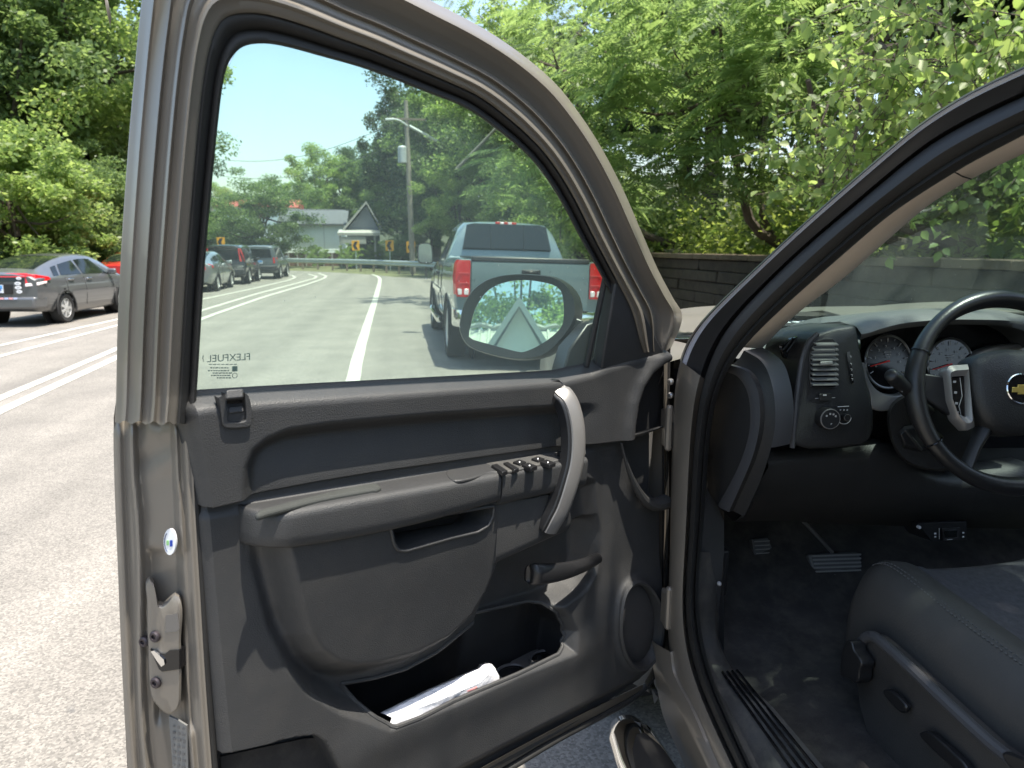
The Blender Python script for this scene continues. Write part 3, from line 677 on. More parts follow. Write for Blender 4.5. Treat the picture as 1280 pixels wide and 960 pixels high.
# ================================================================== OUR TRUCK: body side, A pillar, sill, interior
def idx_curve(pts, k=5, sm=0):
    P = np.asarray(pts, float); R = []
    for i in range(len(P)-1):
        p0, p1, p2, p3 = P[max(i-1, 0)], P[i], P[i+1], P[min(i+2, len(P)-1)]; L = np.linalg.norm(p2-p1)
        t1 = (p2-p0)/(np.linalg.norm(p2-p0)+1e-9)*L; t2 = (p3-p1)/(np.linalg.norm(p3-p1)+1e-9)*L
        for j in range(k):
            t = j/k; R.append((2*t**3-3*t*t+1)*p1+(t**3-2*t*t+t)*t1+(-2*t**3+3*t*t)*p2+(t**3-t*t)*t2)
    R.append(P[-1]); R = np.array(R)
    if sm:
        for _ in range(sm): R[1:-1] = .25*R[:-2]+.5*R[1:-1]+.25*R[2:]
    return R
c_out = [(1330, 60), (1280, 85), (1225, 107), (1175, 137), (1135, 165), (1085, 210), (1035, 252), (982, 300), (940, 340), (902, 376), (873, 404), (856, 432), (846, 462), (842, 500), (840, 540), (839, 600), (838, 660), (837, 720), (833, 775), (836, 837), (860, 890), (886, 952), (910, 1000), (940, 1060)]
c_in = [(1330, 100), (1280, 121), (1225, 147), (1178, 172), (1150, 190), (1100, 232), (1060, 266), (1017, 300), (975, 340), (930, 385), (905, 415), (888, 450), (876, 490), (870, 530), (867, 570), (864, 620), (862, 670), (858, 720), (855, 770), (866, 840), (895, 900), (920, 957), (945, 1005), (975, 1065)]
c_seal = [(1330, 140), (1280, 167), (1240, 187), (1212, 202), (1190, 215), (1140, 247), (1110, 267), (1072, 300), (1030, 337), (980, 380), (945, 415), (914, 447), (895, 490), (888, 530), (884, 570), (881, 620), (878, 670), (873, 720), (870, 770), (884, 840), (912, 898), (938, 957), (962, 1005), (992, 1065)]
A = idx_curve(c_out, 5, 24); B = idx_curve(c_in, 5, 24); S = idx_curve(c_seal, 5, 24); n = len(A)
tv = np.linspace(0, 1, n)                               # 0 roof end, 1 sill end
def band(prof, Pa, Pb, lo=0, hi=None):
    rings = []
    for fr, x in prof: rings.append([onLean(*(Pa[i]*(1-fr)+Pb[i]*fr), x) for i in range(n)][lo:hi])
    return rings
M_drip = mat('black_drip_moulding', (.02, .02, .021), .35, var=.1)
mb = MB()
k1 = int(n*.51)                                          # pillar above, hinge post and sill flange below
bd = band([(-.03, .665), (.0, .632), (.03, .626), (.07, .628)], A, B, 0, k1); mb.loft(bd, False, False)
mb.loft(band([(.07, .628), (.10, .634), (.20, .636), (.23, .630)], A, B, 0, k1), False, False, 1)  # pale band paints in the sky highlight on the rounded pillar edge
mb.loft(band([(.23, .630), (.5, .640), (.80, .648), (.93, .662), (.97, .668), (1.0, .660)], A, B, 0, k1), False, False)
k2 = k1-1
mb.loft(band([(.0, .655), (.02, .638), (.10, .632), (.55, .633), (.80, .640), (.90, .652), (1.0, .662)], A, B, k2), False, False, 2)
body = mb.build('body_side', [M_drip, mat('edge_highlight_paint', (.62, .62, .66), .35, .0, var=.05), M_paint], truck, sharp=60)
# door aperture seal
mb = MB()
mb.loft(band([(-.05, .668), (.0, .650), (.15, .640), (.35, .640), (.55, .650), (.7, .660), (.8, .655), (1.0, .672), (1.05, .70)], B, S), False, False)
mb.build('aperture_seal', M_rubber, body, sharp=60)
# bright worn line in the seal gutter
# rocker outer panel and underside
rk_a = [(815, 800), (822, 832), (846, 884), (880, 952), (905, 1002), (935, 1062)]; rk_b = [(838, 815), (842, 842), (866, 890), (892, 952), (916, 1002), (946, 1062)]
ra = idx_curve(rk_a, 6); rb_ = idx_curve(rk_b, 6); mb = MB()
P0 = [onX(*p, .618) for p in ra]; P1 = [onX(*p, .626) for p in rb_]
mb.loft([[p+np.array([.02, 0, -.14]) for p in P0], [p+np.array([0, 0, -.05]) for p in P0], P0, [.7*a+.3*b+np.array([-.004, 0, 0]) for a, b in zip(P0, P1)], P1, [p+np.array([.03, 0, .004]) for p in P1]], False, False)
mb.build('rocker_panel', M_paint, body, sharp=60)
# hinge gap: dark recess between door and post, hinges and check strap
mb = MB()
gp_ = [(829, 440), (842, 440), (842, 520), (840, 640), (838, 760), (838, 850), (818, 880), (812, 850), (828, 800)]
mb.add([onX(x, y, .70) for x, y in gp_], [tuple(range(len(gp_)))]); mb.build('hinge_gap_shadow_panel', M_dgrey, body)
for y in (535, 760):
    mb = MB(); P = onX(842, y, .65); mb.box(P, (.05, .05, .09)); mb.lathe([(-.055, .009), (.055, .009)], onX(836, y, .63), (0, 0, 1), 10); mb.build('door_hinge', M_paint, body, bevel=.006)
mb = MB(); mb.box(onX(845, 545, .64), (.012, .03, .06)); mb.build('striker_block', M_black, body, bevel=.003)
for y in (477, 494):
    mb = MB(); mb.lathe([(0, .008), (.006, .008), (.009, .005)], onX(839, y, .64), (-1, -.6, 0), 10); mb.build('hinge_bolt', mat('bolt_steel2', (.3, .3, .3), .35, .8), body)
# fender and hood outside the windshield
mb = MB()
fy = np.linspace(1.60, 3.05, 20)
def fend(y):
    k = (y-1.6)/1.45; top = 1.30-.13*k*k; xo = .615-.02*math.sin(k*3.1)+.12*max(0, k-.8)
    return [(xo+.05, y, .45), (xo-.002, y, .7), (xo-.01, y, .95), (xo, y, top-.08), (xo+.03, y, top-.015), (xo+.09, y, top), (xo+.16, y, top+.004)]
R = []
for y in fy:
    r = fend(y); d = abs(y-2.30)
    if d < .42:
        zz = .40+math.sqrt(max(0, .42**2-d*d)); r = [(x, yy, max(z, zz if j < 3 else z)) for j, (x, yy, z) in enumerate(r)]
    R.append(r)
mb.loft(R, False, False); mb.build('front_fender', M_paint, body, sharp=50)
mb = MB()
R = []
for y in np.linspace(1.93, 3.1, 16):
    k = (y-1.93)/1.17; z = 1.325-.12*k*k
    R.append([(x, y-.10*((x-1.64)/.85)**2*(1-k), z+.035*(1-((x-1.64)/.9)**2)+(.02 if .35 < abs(x-1.64) < .5 else 0)) for x in np.linspace(.78, 2.5, 24)])
mb.loft(R, False, False); mb.build('hood', M_paint, truck, sharp=50)
mb = MB(); mb.hexa([(.66, 3.0, .55), (2.62, 3.0, .55), (2.62, 3.2, .55), (.66, 3.2, .55), (.70, 3.0, 1.17), (2.58, 3.0, 1.17), (2.5, 3.12, 1.12), (.78, 3.12, 1.12)]); mb.build('grille_panel', M_chrome, truck, bevel=.04)
mb = MB(); mb.loft([[(x, 1.93-.10*((x-1.64)/.85)**2+dy, z) for x in np.linspace(.78, 2.5, 20)] for dy, z in [(.06, 1.315), (.0, 1.32), (-.08, 1.318), (-.20, 1.300), (-.32, 1.29)]], False, False)
cowl = mb.build('cowl_panel', M_black, truck)
for q in range(9):
    mb = MB(); mb.box((1.0+q*.035, 1.90, 1.338), (.022, .05, .012)); mb.build('cowl_slot', M_chrome if False else mat('pale_cowl_trim', (.55, .58, .58), .4), cowl, bevel=.003)
mb = MB(); mb.tube([(.95, 1.86, 1.335), (1.25, 1.80, 1.345), (1.75, 1.74, 1.35)], .008, 6); mb.build('wiper', M_black, truck)
# A pillar inner trim (beige)
c_b = [(1330, 170), (1280, 192), (1240, 210), (1210, 226), (1167, 250), (1135, 277), (1110, 300), (1075, 330), (1040, 362), (1005, 382), (975, 412), (952, 436)]
c_a = [(1330, 140), (1280, 165), (1240, 186), (1205, 205), (1150, 240), (1110, 266), (1072, 298), (1030, 335), (992, 368), (962, 398), (945, 415), (927, 434)]
a = idx_curve(c_a, 5, 24); b = idx_curve(c_b, 5, 24); mb = MB(); nb = len(a)
def bt(fr, x): return [onLean(*(a[i]*(1-fr)+b[i]*fr), x) for i in range(nb)]
mb.loft([bt(-.25, .72), bt(0, .725), bt(.12, .728), bt(.5, .745), bt(.85, .775), bt(1.0, .80), [p+np.array([.01, .05, .0]) for p in bt(1.0, .81)]], False, False)
apt = mb.build('pillar_trim', M_beige, truck, sharp=60)
mb = MB(); mb.tube([onLean(x, y, xx-.004) for x, y, xx in [(1191, 214, .728), (1197, 217, .738), (1204, 221, .755), (1214, 224, .775)]], .0012, 5); mb.build('trim_seam', M_dgrey, apt)
# windshield
pt = onLean(1280, 192, .80); pb = onLean(952, 436, .80); up = pt-pb; 
W0 = pb - up*.9/1 * .0; dirw = (pt-pb)/np.linalg.norm(pt-pb)
low = pb + np.array([0, .42, -.03]); 
mb = MB(); rows = []
for t in np.linspace(-.35, 1.25, 14):
    base = pb+(pt-pb)*t
    rows.append([(x, base[1]+.012+.20*(1-((x-1.64)/.86)**2), base[2]+.004) for x in np.linspace(base[0]-.0+.03*0, 3.28-base[0], 20)])
R2 = [[(x, y+.0, z+.005) for x, y, z in r] for r in rows]
mb.loft(rows, False, False); ws = mb.build('windshield', M_wshield, truck)
# the rest of the cab: roof, back, far side, floor pan, simple but whole
mb = MB(); R = []
for y, z, x in [(.72, 1.80, .85), (.6, 1.86, .83), (.2, 1.90, .82), (-.6, 1.90, .82), (-.95, 1.86, .84), (-1.05, 1.80, .86)]:
    R.append([(x-.03, y, z-.08), (x, y, z-.03), (x+.08, y, z), (1.64, y, z+.035), (3.28-x-.08, y, z), (3.28-x, y, z-.03), (3.28-x+.03, y, z-.08)])
R[0] = [(x, y-.0, z) for x, y, z in R[0]]
mb.loft(R, False, False); roof = mb.build('roof', M_paint, truck, sharp=50)
mod = roof.modifiers.new('thick', 'SOLIDIFY'); mod.thickness = .04; mod.offset = -1
mb = MB()
mb.hexa([(2.58, -1.0, .5), (2.66, -1.0, .5), (2.66, 1.6, .5), (2.58, 1.6, .5), (2.58, -1.0, 1.26), (2.66, -1.0, 1.26), (2.66, 1.75, 1.26), (2.58, 1.75, 1.26)])
for y0, y1 in [(-.98, -.86), (.34, .46)]: mb.hexa([(2.58, y0, 1.26), (2.64, y0, 1.26), (2.64, y1, 1.26), (2.58, y1, 1.26), (2.40, y0, 1.83), (2.46, y0, 1.83), (2.46, y1, 1.83), (2.40, y1, 1.83)])
mb.hexa([(2.56, 1.45, 1.26), (2.63, 1.45, 1.26), (2.63, 1.6, 1.26), (2.56, 1.6, 1.26), (2.40, .84, 1.74), (2.46, .84, 1.74), (2.46, .96, 1.74), (2.40, .96, 1.74)])
mb.build('far_side_panel', M_paint, truck, bevel=.01)
mb = MB(); mb.box((2.55, .3, .95), (.05, 2.2, .6)); mb.build('far_door_trim', M_trim, truck, bevel=.02)
mb = MB(); mb.hexa([(.63, -1.0, .45), (.70, -1.0, .45), (.70, .40, .45), (.63, .40, .45), (.63, -1.0, 1.26), (.70, -1.0, 1.26), (.70, .40, 1.26), (.63, .40, 1.26)])
for y0, y1 in [(-.98, -.86), (.22, .40)]: mb.hexa([(.64, y0, 1.26), (.70, y0, 1.26), (.70, y1, 1.26), (.64, y1, 1.26), (.82, y0, 1.83), (.88, y0, 1.83), (.88, y1, 1.83), (.82, y1, 1.83)])
mb.build('rear_door', M_paint, truck, bevel=.01)
mb = MB(); mb.box((1.64, -1.02, .9), (1.96, .05, .8)); mb.hexa([(.72, -1.04, 1.28), (2.56, -1.04, 1.28), (2.56, -1.0, 1.28), (.72, -1.0, 1.28), (.86, -1.02, 1.36), (2.42, -1.02, 1.36), (2.42, -.98, 1.36), (.86, -.98, 1.36)]); mb.build('cab_back', M_paint, truck)
mb = MB()
for x in (.66, 2.62): mb.hexa([(x-.04, -3.0, .6), (x+.04, -3.0, .6), (x+.04, -1.06, .6), (x-.04, -1.06, .6), (x-.04, -3.0, 1.33), (x+.04, -3.0, 1.33), (x+.04, -1.06, 1.33), (x-.04, -1.06, 1.33)])
mb.box((1.64, -2.0, .78), (1.9, 1.9, .04)); mb.box((1.64, -2.98, .95), (1.88, .06, .7)); mb.build('bed', M_paint, truck, bevel=.01)
def wheel(parent, c, r=.39, w=.26, side=-1, rim=None, spokes=6):
    mb = MB(); ax = (side, 0, 0)
    mb.lathe([(-w/2, r*.66), (-w/2, r*.92), (-w/2+.03, r*.985), (0, r), (w/2-.03, r*.985), (w/2, r*.92), (w/2-.005, r*.78), (w/2-.015, r*.66)], c, ax, 28, 0, False)
    ty = mb.build('tyre', M_tyre, parent, sharp=50)
    mb = MB(); cc = np.asarray(c, float)+np.array([side*(w/2-.05), 0, 0])
    mb.lathe([(-.02, r*.67), (.03, r*.67), (.035, r*.62), (.0, r*.60), (-.01, .02), (.03, r*.16), (.04, r*.10), (.04, .001)], cc, ax, 28)
    for k in range(spokes):
        t = k*2*math.pi/spokes; d = np.array([0, math.cos(t), math.sin(t)]); s = np.array([0, -math.sin(t), math.cos(t)]); o = np.array([side, 0, 0.])
        mb.hexa([cc+d*r*.1+s*r*.09+o*.035, cc+d*r*.1-s*r*.09+o*.035, cc+d*r*.63-s*r*.10+o*.028, cc+d*r*.63+s*r*.10+o*.028, cc+d*r*.1+s*r*.07, cc+d*r*.1-s*r*.07, cc+d*r*.63-s*r*.08, cc+d*r*.63+s*r*.08])
    rm = mb.build('wheel', rim or M_alloy, None, sharp=40)
    rm.parent = parent
    if parent.name in BASE: rm.matrix_parent_inverse = Matrix.Translation(-Vector(BASE[parent.name]))
    ty.parent = rm; ty.matrix_parent_inverse = Matrix()
    return rm
for x, sd in ((.78, -1), (2.50, 1)):
    for y in (2.30, -1.9): wheel(truck, (x, y, .39), side=sd)
# floor, firewall, sill trim
mb = MB(); R = []
for y, z in [(-1.0, .56), (.2, .56), (1.0, .565), (1.45, .57), (1.62, .60), (1.85, .74), (1.95, .95), (1.97, 1.2)]:
    R.append([(x, y, z+(.10*max(0, 1-abs((x-1.64)/.25))**.5 if y < 1.6 else 0)+.004*math.sin(x*23+y*17)) for x in np.linspace(.74, 2.56, 30)])
mb.loft(R, False, False); mb.build('floor_carpet', M_carpet, truck, sharp=80)
# sill step trim: between the seal and the carpet
c_k = [(897, 690), (897, 740), (896, 785), (902, 812), (922, 845), (960, 878), (995, 918), (1030, 960), (1070, 1010), (1110, 1060)]
c_s = [(876, 690), (872, 740), (869, 780), (874, 812), (886, 845), (908, 890), (922, 920), (940, 960), (964, 1010), (992, 1062)]
a = idx_curve(c_s, 8); b = idx_curve(c_k, 8)
mb = MB()
def st(fr, x): return [onX(*(a[i]*(1-fr)+b[i]*fr), x) for i in range(len(a))]
def sz(fr, x0, dz=0.):
    R = []
    for i in range(len(a)):
        p = a[i]*(1-fr)+b[i]*fr; R.append(onX(*p, x0)+np.array([0, 0, dz]))
    return R
mb.loft([sz(-.05, .665), sz(.0, .675), sz(.10, .69), sz(.5, .715), sz(.92, .745), sz(1.0, .755), [p+np.array([.01, 0, -.06]) for p in sz(1.0, .76)]], False, False)
sill = mb.build('sill_plate', mat('dusty_sill_plastic', (.06, .058, .056), .5, bump=.6, scale=300, var=.2, vscale=12, dust=.35), truck, sharp=60)
for k in range(4):
    a0 = (903+k*6, 842-k*.8); a1 = (988+k*13, 962+k*3)
    mb = MB(); pts = []
    for t in np.linspace(0, 1.15, 14):
        px, py = a0[0]+(a1[0]-a0[0])*t, a0[1]+(a1[1]-a0[1])*t
        i = int(np.argmin(np.abs(.5*(a[:, 1]+b[:, 1])-py))); fr = (px-a[i][0])/(b[i][0]-a[i][0]); x = .690+.060*fr
        pts.append(onX(px, py, x-.004)+np.array([0, 0, .0035]))
    mb.tube(pts, .0034, 6); mb.build('sill_groove', M_gloss, sill)
# kick panel between sill and dash end
mb = MB(); P = [onX(x, y, xx) for x, y, xx in [(884, 600, .72), (905, 652, .74), (905, 690, .76), (899, 740, .765), (897, 790, .765), (905, 815, .76), (870, 800, .70), (872, 720, .69), (880, 640, .69)]]
mb.add(P, [tuple(range(len(P)))]); mb.loft([[onX(905, y, .765) for y in (640, 700, 760, 815)], [onX(905, y, .765)+np.array([0, .35, 0]) for y in (640, 700, 760, 815)]], False, False)
mb.build('kick_panel', M_trim, truck)
mb = MB(); mb.box(onX(900, 712, .77), (.02, .05, .12)); mb.lathe([(0, .006), (.01, .006)], onX(901, 729, .755), (-1, -.3, 0), 10, 1); mb.build('hood_release', [M_black, M_dwhite], truck, bevel=.006)

# ---- dashboard
YP = 1.385
def arc(pts, x, k=6): return [onX(px, py, x) for px, py in idx_curve(pts, k)]
c0 = [(903, 463), (922, 471), (934, 490), (938, 517), (936, 543), (928, 571), (915, 600), (897, 632)]
c1 = [(911, 456), (934, 465), (946, 486), (950, 514), (948, 542), (940, 573), (928, 602), (911, 640)]
c2 = [(930, 438), (952, 452), (964, 477), (969, 510), (968, 538), (961, 570), (950, 602), (930, 646)]
c3 = [(953, 434), (977, 451), (988, 479), (992, 511), (990, 539), (985, 563), (975, 596), (958, 648)]
A0, A1, A2, A3 = arc(c0, .715), arc(c1, .712), arc(c2, .735), arc(c3, .79)
mb = MB(); cen = np.mean(A0, 0)
lo_ = [onX(px, py, .715) for px, py in [(884, 612), (884, 560), (889, 500), (896, 470)]]
ring = A0+[p for p in lo_]; mb.add(ring, [tuple(range(len(ring)))], 0)
dash = mb.build('dashboard', M_dash, truck)
mb = MB(); mb.loft([A0, [p+np.array([-.004, 0, 0]) for p in [.6*q+.4*r for q, r in zip(A0, A1)]], A1], False, False, 0)
mb.build('end_cap_rim', mat('grey_dash_vinyl', (.062, .062, .066), .5, bump=.4, scale=380, var=.06), dash, sharp=60)
mb = MB(); mb.loft([A1, [p+np.array([.012, .004, 0]) for p in A1], [.5*p+.5*q+np.array([.008, 0, 0]) for p, q in zip(A1, A2)], A2], False, False); mb.build('end_cap_step', M_dash, dash, sharp=60)
kk = int(len(A2)*.68)
mb = MB(); mb.loft([A2[:kk], [.75*p+.25*q+np.array([-.004, -.004, 0]) for p, q in zip(A2, A3)][:kk], A3[:kk]], False, False); mb.build('side_roll', bpy.data.materials['grey_dash_vinyl'], dash, sharp=60)
# centre pod with vent and light switches; a gently raked face
def pod(px, py, d=0.):                   # face leaning forward at its top
    return onplane(px, py, (0, YP-d, 1.25), np.array([-.05, -1, .16]))
po = [(992, 556), (994, 520), (998, 480), (1003, 450), (1010, 428), (1022, 417), (1045, 410), (1069, 407), (1071, 418), (1076, 445), (1081, 470), (1087, 495), (1091, 515), (1091, 537), (1086, 549), (1075, 556), (1040, 560), (1010, 561)]
pr_ = resample(po, 90, True, False)
mb = MB(); ce = np.array([1042., 490.])
front = [pod(*p) for p in pr_]; inner = [pod(*(ce+(p-ce)*.955), .006) for p in pr_]; backr = [p+np.array([.0, .16, -.01]) for p in front]
mb.loft([backr, [p+np.array([0, .012, 0]) for p in front], front, inner], True, True)
podo = mb.build('vent_pod', M_dash, dash, sharp=60)
mb = MB(); mb.tube([pod(x, y, .004) for x, y in resample([(990, 560), (993, 520), (998, 478), (1003, 448), (1011, 427), (1022, 417)], 24)], .0055, 8, flat=1); mb.build('pod_edge', bpy.data.materials['grey_dash_vinyl'], podo)
vo = [(1014, 484), (1012, 470), (1012, 450), (1014, 436), (1020, 427), (1030, 424), (1041, 424), (1044, 428), (1046, 450), (1047, 478), (1044, 485)]
mb = MB(); q = [pod(x, y, .0075) for x, y in resample(vo, 50, True, False)]; mb.prism(q, (0, -.0003, 0)); vent = mb.build('air_vent', M_gloss, podo)
mb = MB(); mb.tube(q+q[:1], .0018, 6, caps=False); mb.build('vent_bezel', M_dash, podo)
for k in range(9):
    y = 430.5+k*6.2; x0 = 1013.5 if y > 440 else 1013.5+(440-y)*.5; mb = MB()
    a_, b_ = pod(x0, y, .010), pod(1045.5, y-.3, .010); mb.hexa([a_+np.array([0, -.008, -.0018]), b_+np.array([0, -.008, -.0018]), b_+np.array([0, .006, .002]), a_+np.array([0, .006, .002]), a_+np.array([0, -.008, .0006]), b_+np.array([0, -.008, .0006]), b_+np.array([0, .006, .0045]), a_+np.array([0, .006, .0045])])
    mb.build('vent_blade', mat('vent_blade_grey', (.20, .20, .19), .4, var=.08), podo)
mb = MB(); mb.hexa([pod(1025, 457, .03), pod(1041, 456, .03), pod(1041, 456, .012), pod(1025, 457, .012), pod(1025, 452, .03), pod(1041, 451, .03), pod(1041, 451, .012), pod(1025, 452, .012)]); mb.build('vent_tab', bpy.data.materials['vent_blade_grey'], podo, bevel=.002)
mb = MB(); mb.prism([pod(x, y, .0075) for x, y in [(1058, 440), (1062, 439), (1067, 478), (1064, 480)]], (0, -.001, 0))
for k, y in enumerate([445, 454, 461, 468, 473]): mb.tube([pod(1062.3+k*.5, y, .009), pod(1064.3+k*.5, y+.6, .009), pod(1063.5+k*.5, y+2.4, .009)], .0007, 4, mi=1)
mb.build('pedal_adjust_strip', [M_gloss, M_dwhite], podo)
mb = MB(); mb.prism([pod(x, y, .007) for x, y in [(1022, 492), (1037, 491), (1038, 500), (1023, 500)]], (0, -.006, 0)); mb.tube([pod(1019, 498, .008), pod(1044, 497, .008)], .0008, 4, mi=1); mb.box(pod(1031, 494, .014), (.008, .001, .003), 1)
mb.build('vent_thumbwheel', [M_black, M_dwhite], podo, bevel=.001)
kn = np.array([-.10, -1, .10]); kn /= np.linalg.norm(kn)
def knob(px, py, r, h, nm, dd=.006):
    mb = MB(); c = pod(px, py, dd); mb.lathe([(0, r*1.05), (h*.7, r*1.0), (h*.95, r*.97), (h, r*.9)], c, kn, 28); mb.lathe([(h*.93, r*.985), (h*1.02, r*.94), (h*1.02, r*.90), (h*.9, r*.88)], c, kn, 28, 1)
    kx = np.cross(kn, (0, 0, 1.)); kx = -kx/np.linalg.norm(kx); kz = np.cross(kx, -kn); 
    return mb, c+kn*h*1.02, kx, kz
mb, c, kx, kz = knob(1031, 522, .0215, .024, 'k')
for a_, b_ in [(-.009, .007), (-.002, .011), (.005, .010), (.010, .006), (.002, -.010)]: mb.box(c+kx*a_+np.array([0, 0, b_]), (.0032, .0012, .0034), 2)
mb.build('headlight_knob', [M_black, M_silver, M_dwhite], podo)
mb, c, kx, kz = knob(1055, 521, .0072, .014, 'd')
mb.tube([pod(1055+9*math.cos(t), 521+9*math.sin(t), .0085) for t in np.linspace(.1, 2.6, 10)], .0009, 4, mi=2); mb.tube([pod(1047, 508.6, .0085), pod(1061, 507.8, .0085)], .0010, 4, mi=2)
for x in (1050.5, 1055, 1059): mb.box(pod(x, 512.5, .0085), (.0028, .001, .0028), 2)
mb.build('dimmer_knob', [M_black, M_silver, M_dwhite], podo)
# side demister outlet left of the pod
mb = MB(); dv = [(977, 433), (988, 424), (1000, 420), (1002, 424), (995, 440), (987, 452), (980, 446)]
mb.prism([onY(x, y, YP+.03) for x, y in dv], (0, .01, 0)); dv_ = mb.build('side_demister', M_gloss, dash)
for k in range(4):
    mb = MB(); mb.tube([onY(979+k*4.5, 437+k*3.2-k*k*.1, YP+.026), onY(991+k*3, 422+k*3.6, YP+.026)], .0016, 5); mb.build('demister_fin', M_dash, dv_)
# dash top
mb = MB(); R = []
for j, y in enumerate(np.linspace(1.47, 1.80, 10)):
    R.append([(x, y+(.10*(1-((x-1.64)/.86)**2)*j/9.), 1.322-.012*(x < .84)-.02*(j/9.)+.004*math.sin(j)) for x in np.linspace(.75, 2.53, 24)])
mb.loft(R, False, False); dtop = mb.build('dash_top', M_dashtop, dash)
mb = MB()                                           # body of the dash behind the pods
mb.loft([[(x, 1.60, 1.315) for x in np.linspace(.80, 2.53, 12)], [(x, 1.56, 1.28) for x in np.linspace(.80, 2.53, 12)], [(x, 1.52, 1.05) for x in np.linspace(.80, 2.53, 12)], [(x, 1.52, .92) for x in np.linspace(.80, 2.53, 12)], [(x, 1.75, .86) for x in np.linspace(.80, 2.53, 12)]], False, False)
mb.build('dash_carcass', M_dash, dash)
mb = MB(); mb.box((1.55, 1.72, 1.312), (.55, .10, .012))
for k in range(12): mb.box((1.30+k*.045, 1.72, 1.319), (.028, .075, .006), 1)
mb.build('defroster_grille', [mat('pale_grille', (.2, .2, .2), .4), M_gloss], dtop, bevel=.003)
# instrument hood, arched over the dials
bro = [(1071, 409), (1080, 409), (1097, 403), (1120, 397), (1148, 393.5), (1180, 392), (1220, 392), (1262, 393), (1285, 396), (1310, 404), (1330, 420)]
bri = [(1075, 425), (1086, 421), (1103, 416), (1125, 411), (1150, 408), (1180, 406), (1220, 406), (1258, 408), (1278, 413), (1298, 424), (1312, 440)]
a = idx_curve(bro, 5); b = idx_curve(bri, 5); mb = MB()
oa = [onY(*p, YP-.01) for p in a]; ob = [onY(*p, YP-.02) for p in b]
mb.loft([[p+np.array([0, .30, -.03]) for p in oa], [p+np.array([0, .06, .006]) for p in oa], oa, [.5*p+.5*q+np.array([0, -.010, 0]) for p, q in zip(oa, ob)], ob, [q+np.array([0, .10, .0]) for q in ob]], False, False)
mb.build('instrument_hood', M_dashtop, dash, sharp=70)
mb = MB(); P = [onY(x, y, YP+.075) for x, y in [(1074, 415), (1150, 404), (1262, 404), (1320, 430), (1320, 560), (1090, 560), (1080, 480)]]; mb.add(P, [tuple(range(7))]); mb.build('cluster_back', M_gloss, dash)
def onC(px, py, d=0.): return onplane(px, py, (0, YP+.045-d, 1.25), np.array([0, -1, .22]))
for (gx_, gy_, gr) in [(1110, 452, 33), (1188, 456, 33)]:
    mb = MB(); rg = [onC(gx_+gr*.86*math.cos(t), gy_+gr*math.sin(t)) for t in np.linspace(0, 2*math.pi, 41)]
    mb.add(rg[:-1], [tuple(range(40))], 0); mb.tube(rg, .0028, 6, mi=1, caps=False)
    for k in range(13):
        t = math.radians(150+k*20); l = .74 if k % 2 == 0 else .82
        mb.tube([onC(gx_+gr*.86*l*math.cos(t), gy_+gr*l*math.sin(t), .003), onC(gx_+gr*.86*.9*math.cos(t), gy_+gr*.9*math.sin(t), .003)], .0011 if k % 2 == 0 else .0007, 4, mi=2)
    mb.tube([onC(gx_+2, gy_-1, .006), onC(gx_-22, gy_+6, .006)], [.002, .0009], 6, mi=3)
    for k in range(3): mb.box(onC(gx_, gy_-12+k*3, .003), (.018-.004*k, .0006, .0018), 2)
    vsx_ = np.array([1., 0, 0]); vsy_ = np.array([0, .22, 1.])/math.hypot(.22, 1)
    for num, (dx, dy) in zip('0123456', [(-19, 7), (-20, -6), (-14, -18), (-3, -24), (10, -21), (18, -12), (20, 0)]):
        put_text(mb, num, .0085, onC(gx_+dx*.78, gy_+dy*.78, .004), vsx_, vsy_, .0003, 2)
    mb.build('dial', [M_gloss, mat('dial_ring_grey', (.2, .2, .2), .3, .7, var=0), M_dwhite, mat('needle_red', (.8, .03, .02), .4, var=0)], dash)
mb = MB(); tr = [(1079, 452), (1085, 470), (1095, 486), (1108, 493), (1125, 494), (1140, 490), (1128, 502), (1118, 512), (1092, 512), (1088, 495), (1080, 470)]
mb.prism([onC(x, y, .012) for x, y in resample(tr, 50, True)], (0, .02, 0)); mb.build('dial_surround', M_silver, dash, bevel=.003)
mb = MB(); tr = [(1215, 446), (1240, 434), (1285, 430), (1320, 432), (1320, 470), (1280, 440), (1240, 446), (1222, 452)]
mb.prism([onC(x, y, .012) for x, y in resample(tr, 50, True)], (0, .02, 0)); mb.build('right_dial_surround', M_silver, dash, bevel=.003)
# knee panel
mb = MB()
kt = [(958, 566), (985, 563), (1040, 561), (1086, 556), (1100, 555), (1125, 560), (1140, 575), (1160, 588), (1190, 594), (1220, 590), (1290, 580)]
kb = [(918, 652), (950, 651), (985, 651), (1010, 653), (1040, 654), (1070, 656), (1100, 657), (1140, 658), (1180, 660), (1220, 660), (1290, 662)]
a = idx_curve(kt, 5); b = idx_curve(kb, 5)
T = [onY(*p, YP+.02) for p in a]; Bq = [onY(*p, YP+.10) for p in b]
mb.loft([[p+np.array([0, .06, .0]) for p in T], [p+np.array([0, -.004, -.001]) for p in T], [.85*p+.15*q+np.array([0, -.03, 0]) for p, q in zip(T, Bq)], [.4*p+.6*q+np.array([0, -.015, 0]) for p, q in zip(T, Bq)], Bq, [q+np.array([0, .25, 0]) for q in Bq]], False, False)
mb.build('knee_panel', M_dash, dash, sharp=70)
Pl = [A2[-i] for i in range(len(A2)-kk+4, 0, -1)]; Pr = [onY(*p, YP+.02+.08*k) for p, k in zip(resample([(960, 566), (950, 600), (935, 640), (918, 652)], len(Pl)), np.linspace(0, 1, len(Pl)))]
mb = MB(); mb.loft([Pl, Pr], False, False); mb.build('knee_panel_corner', M_dash, dash)

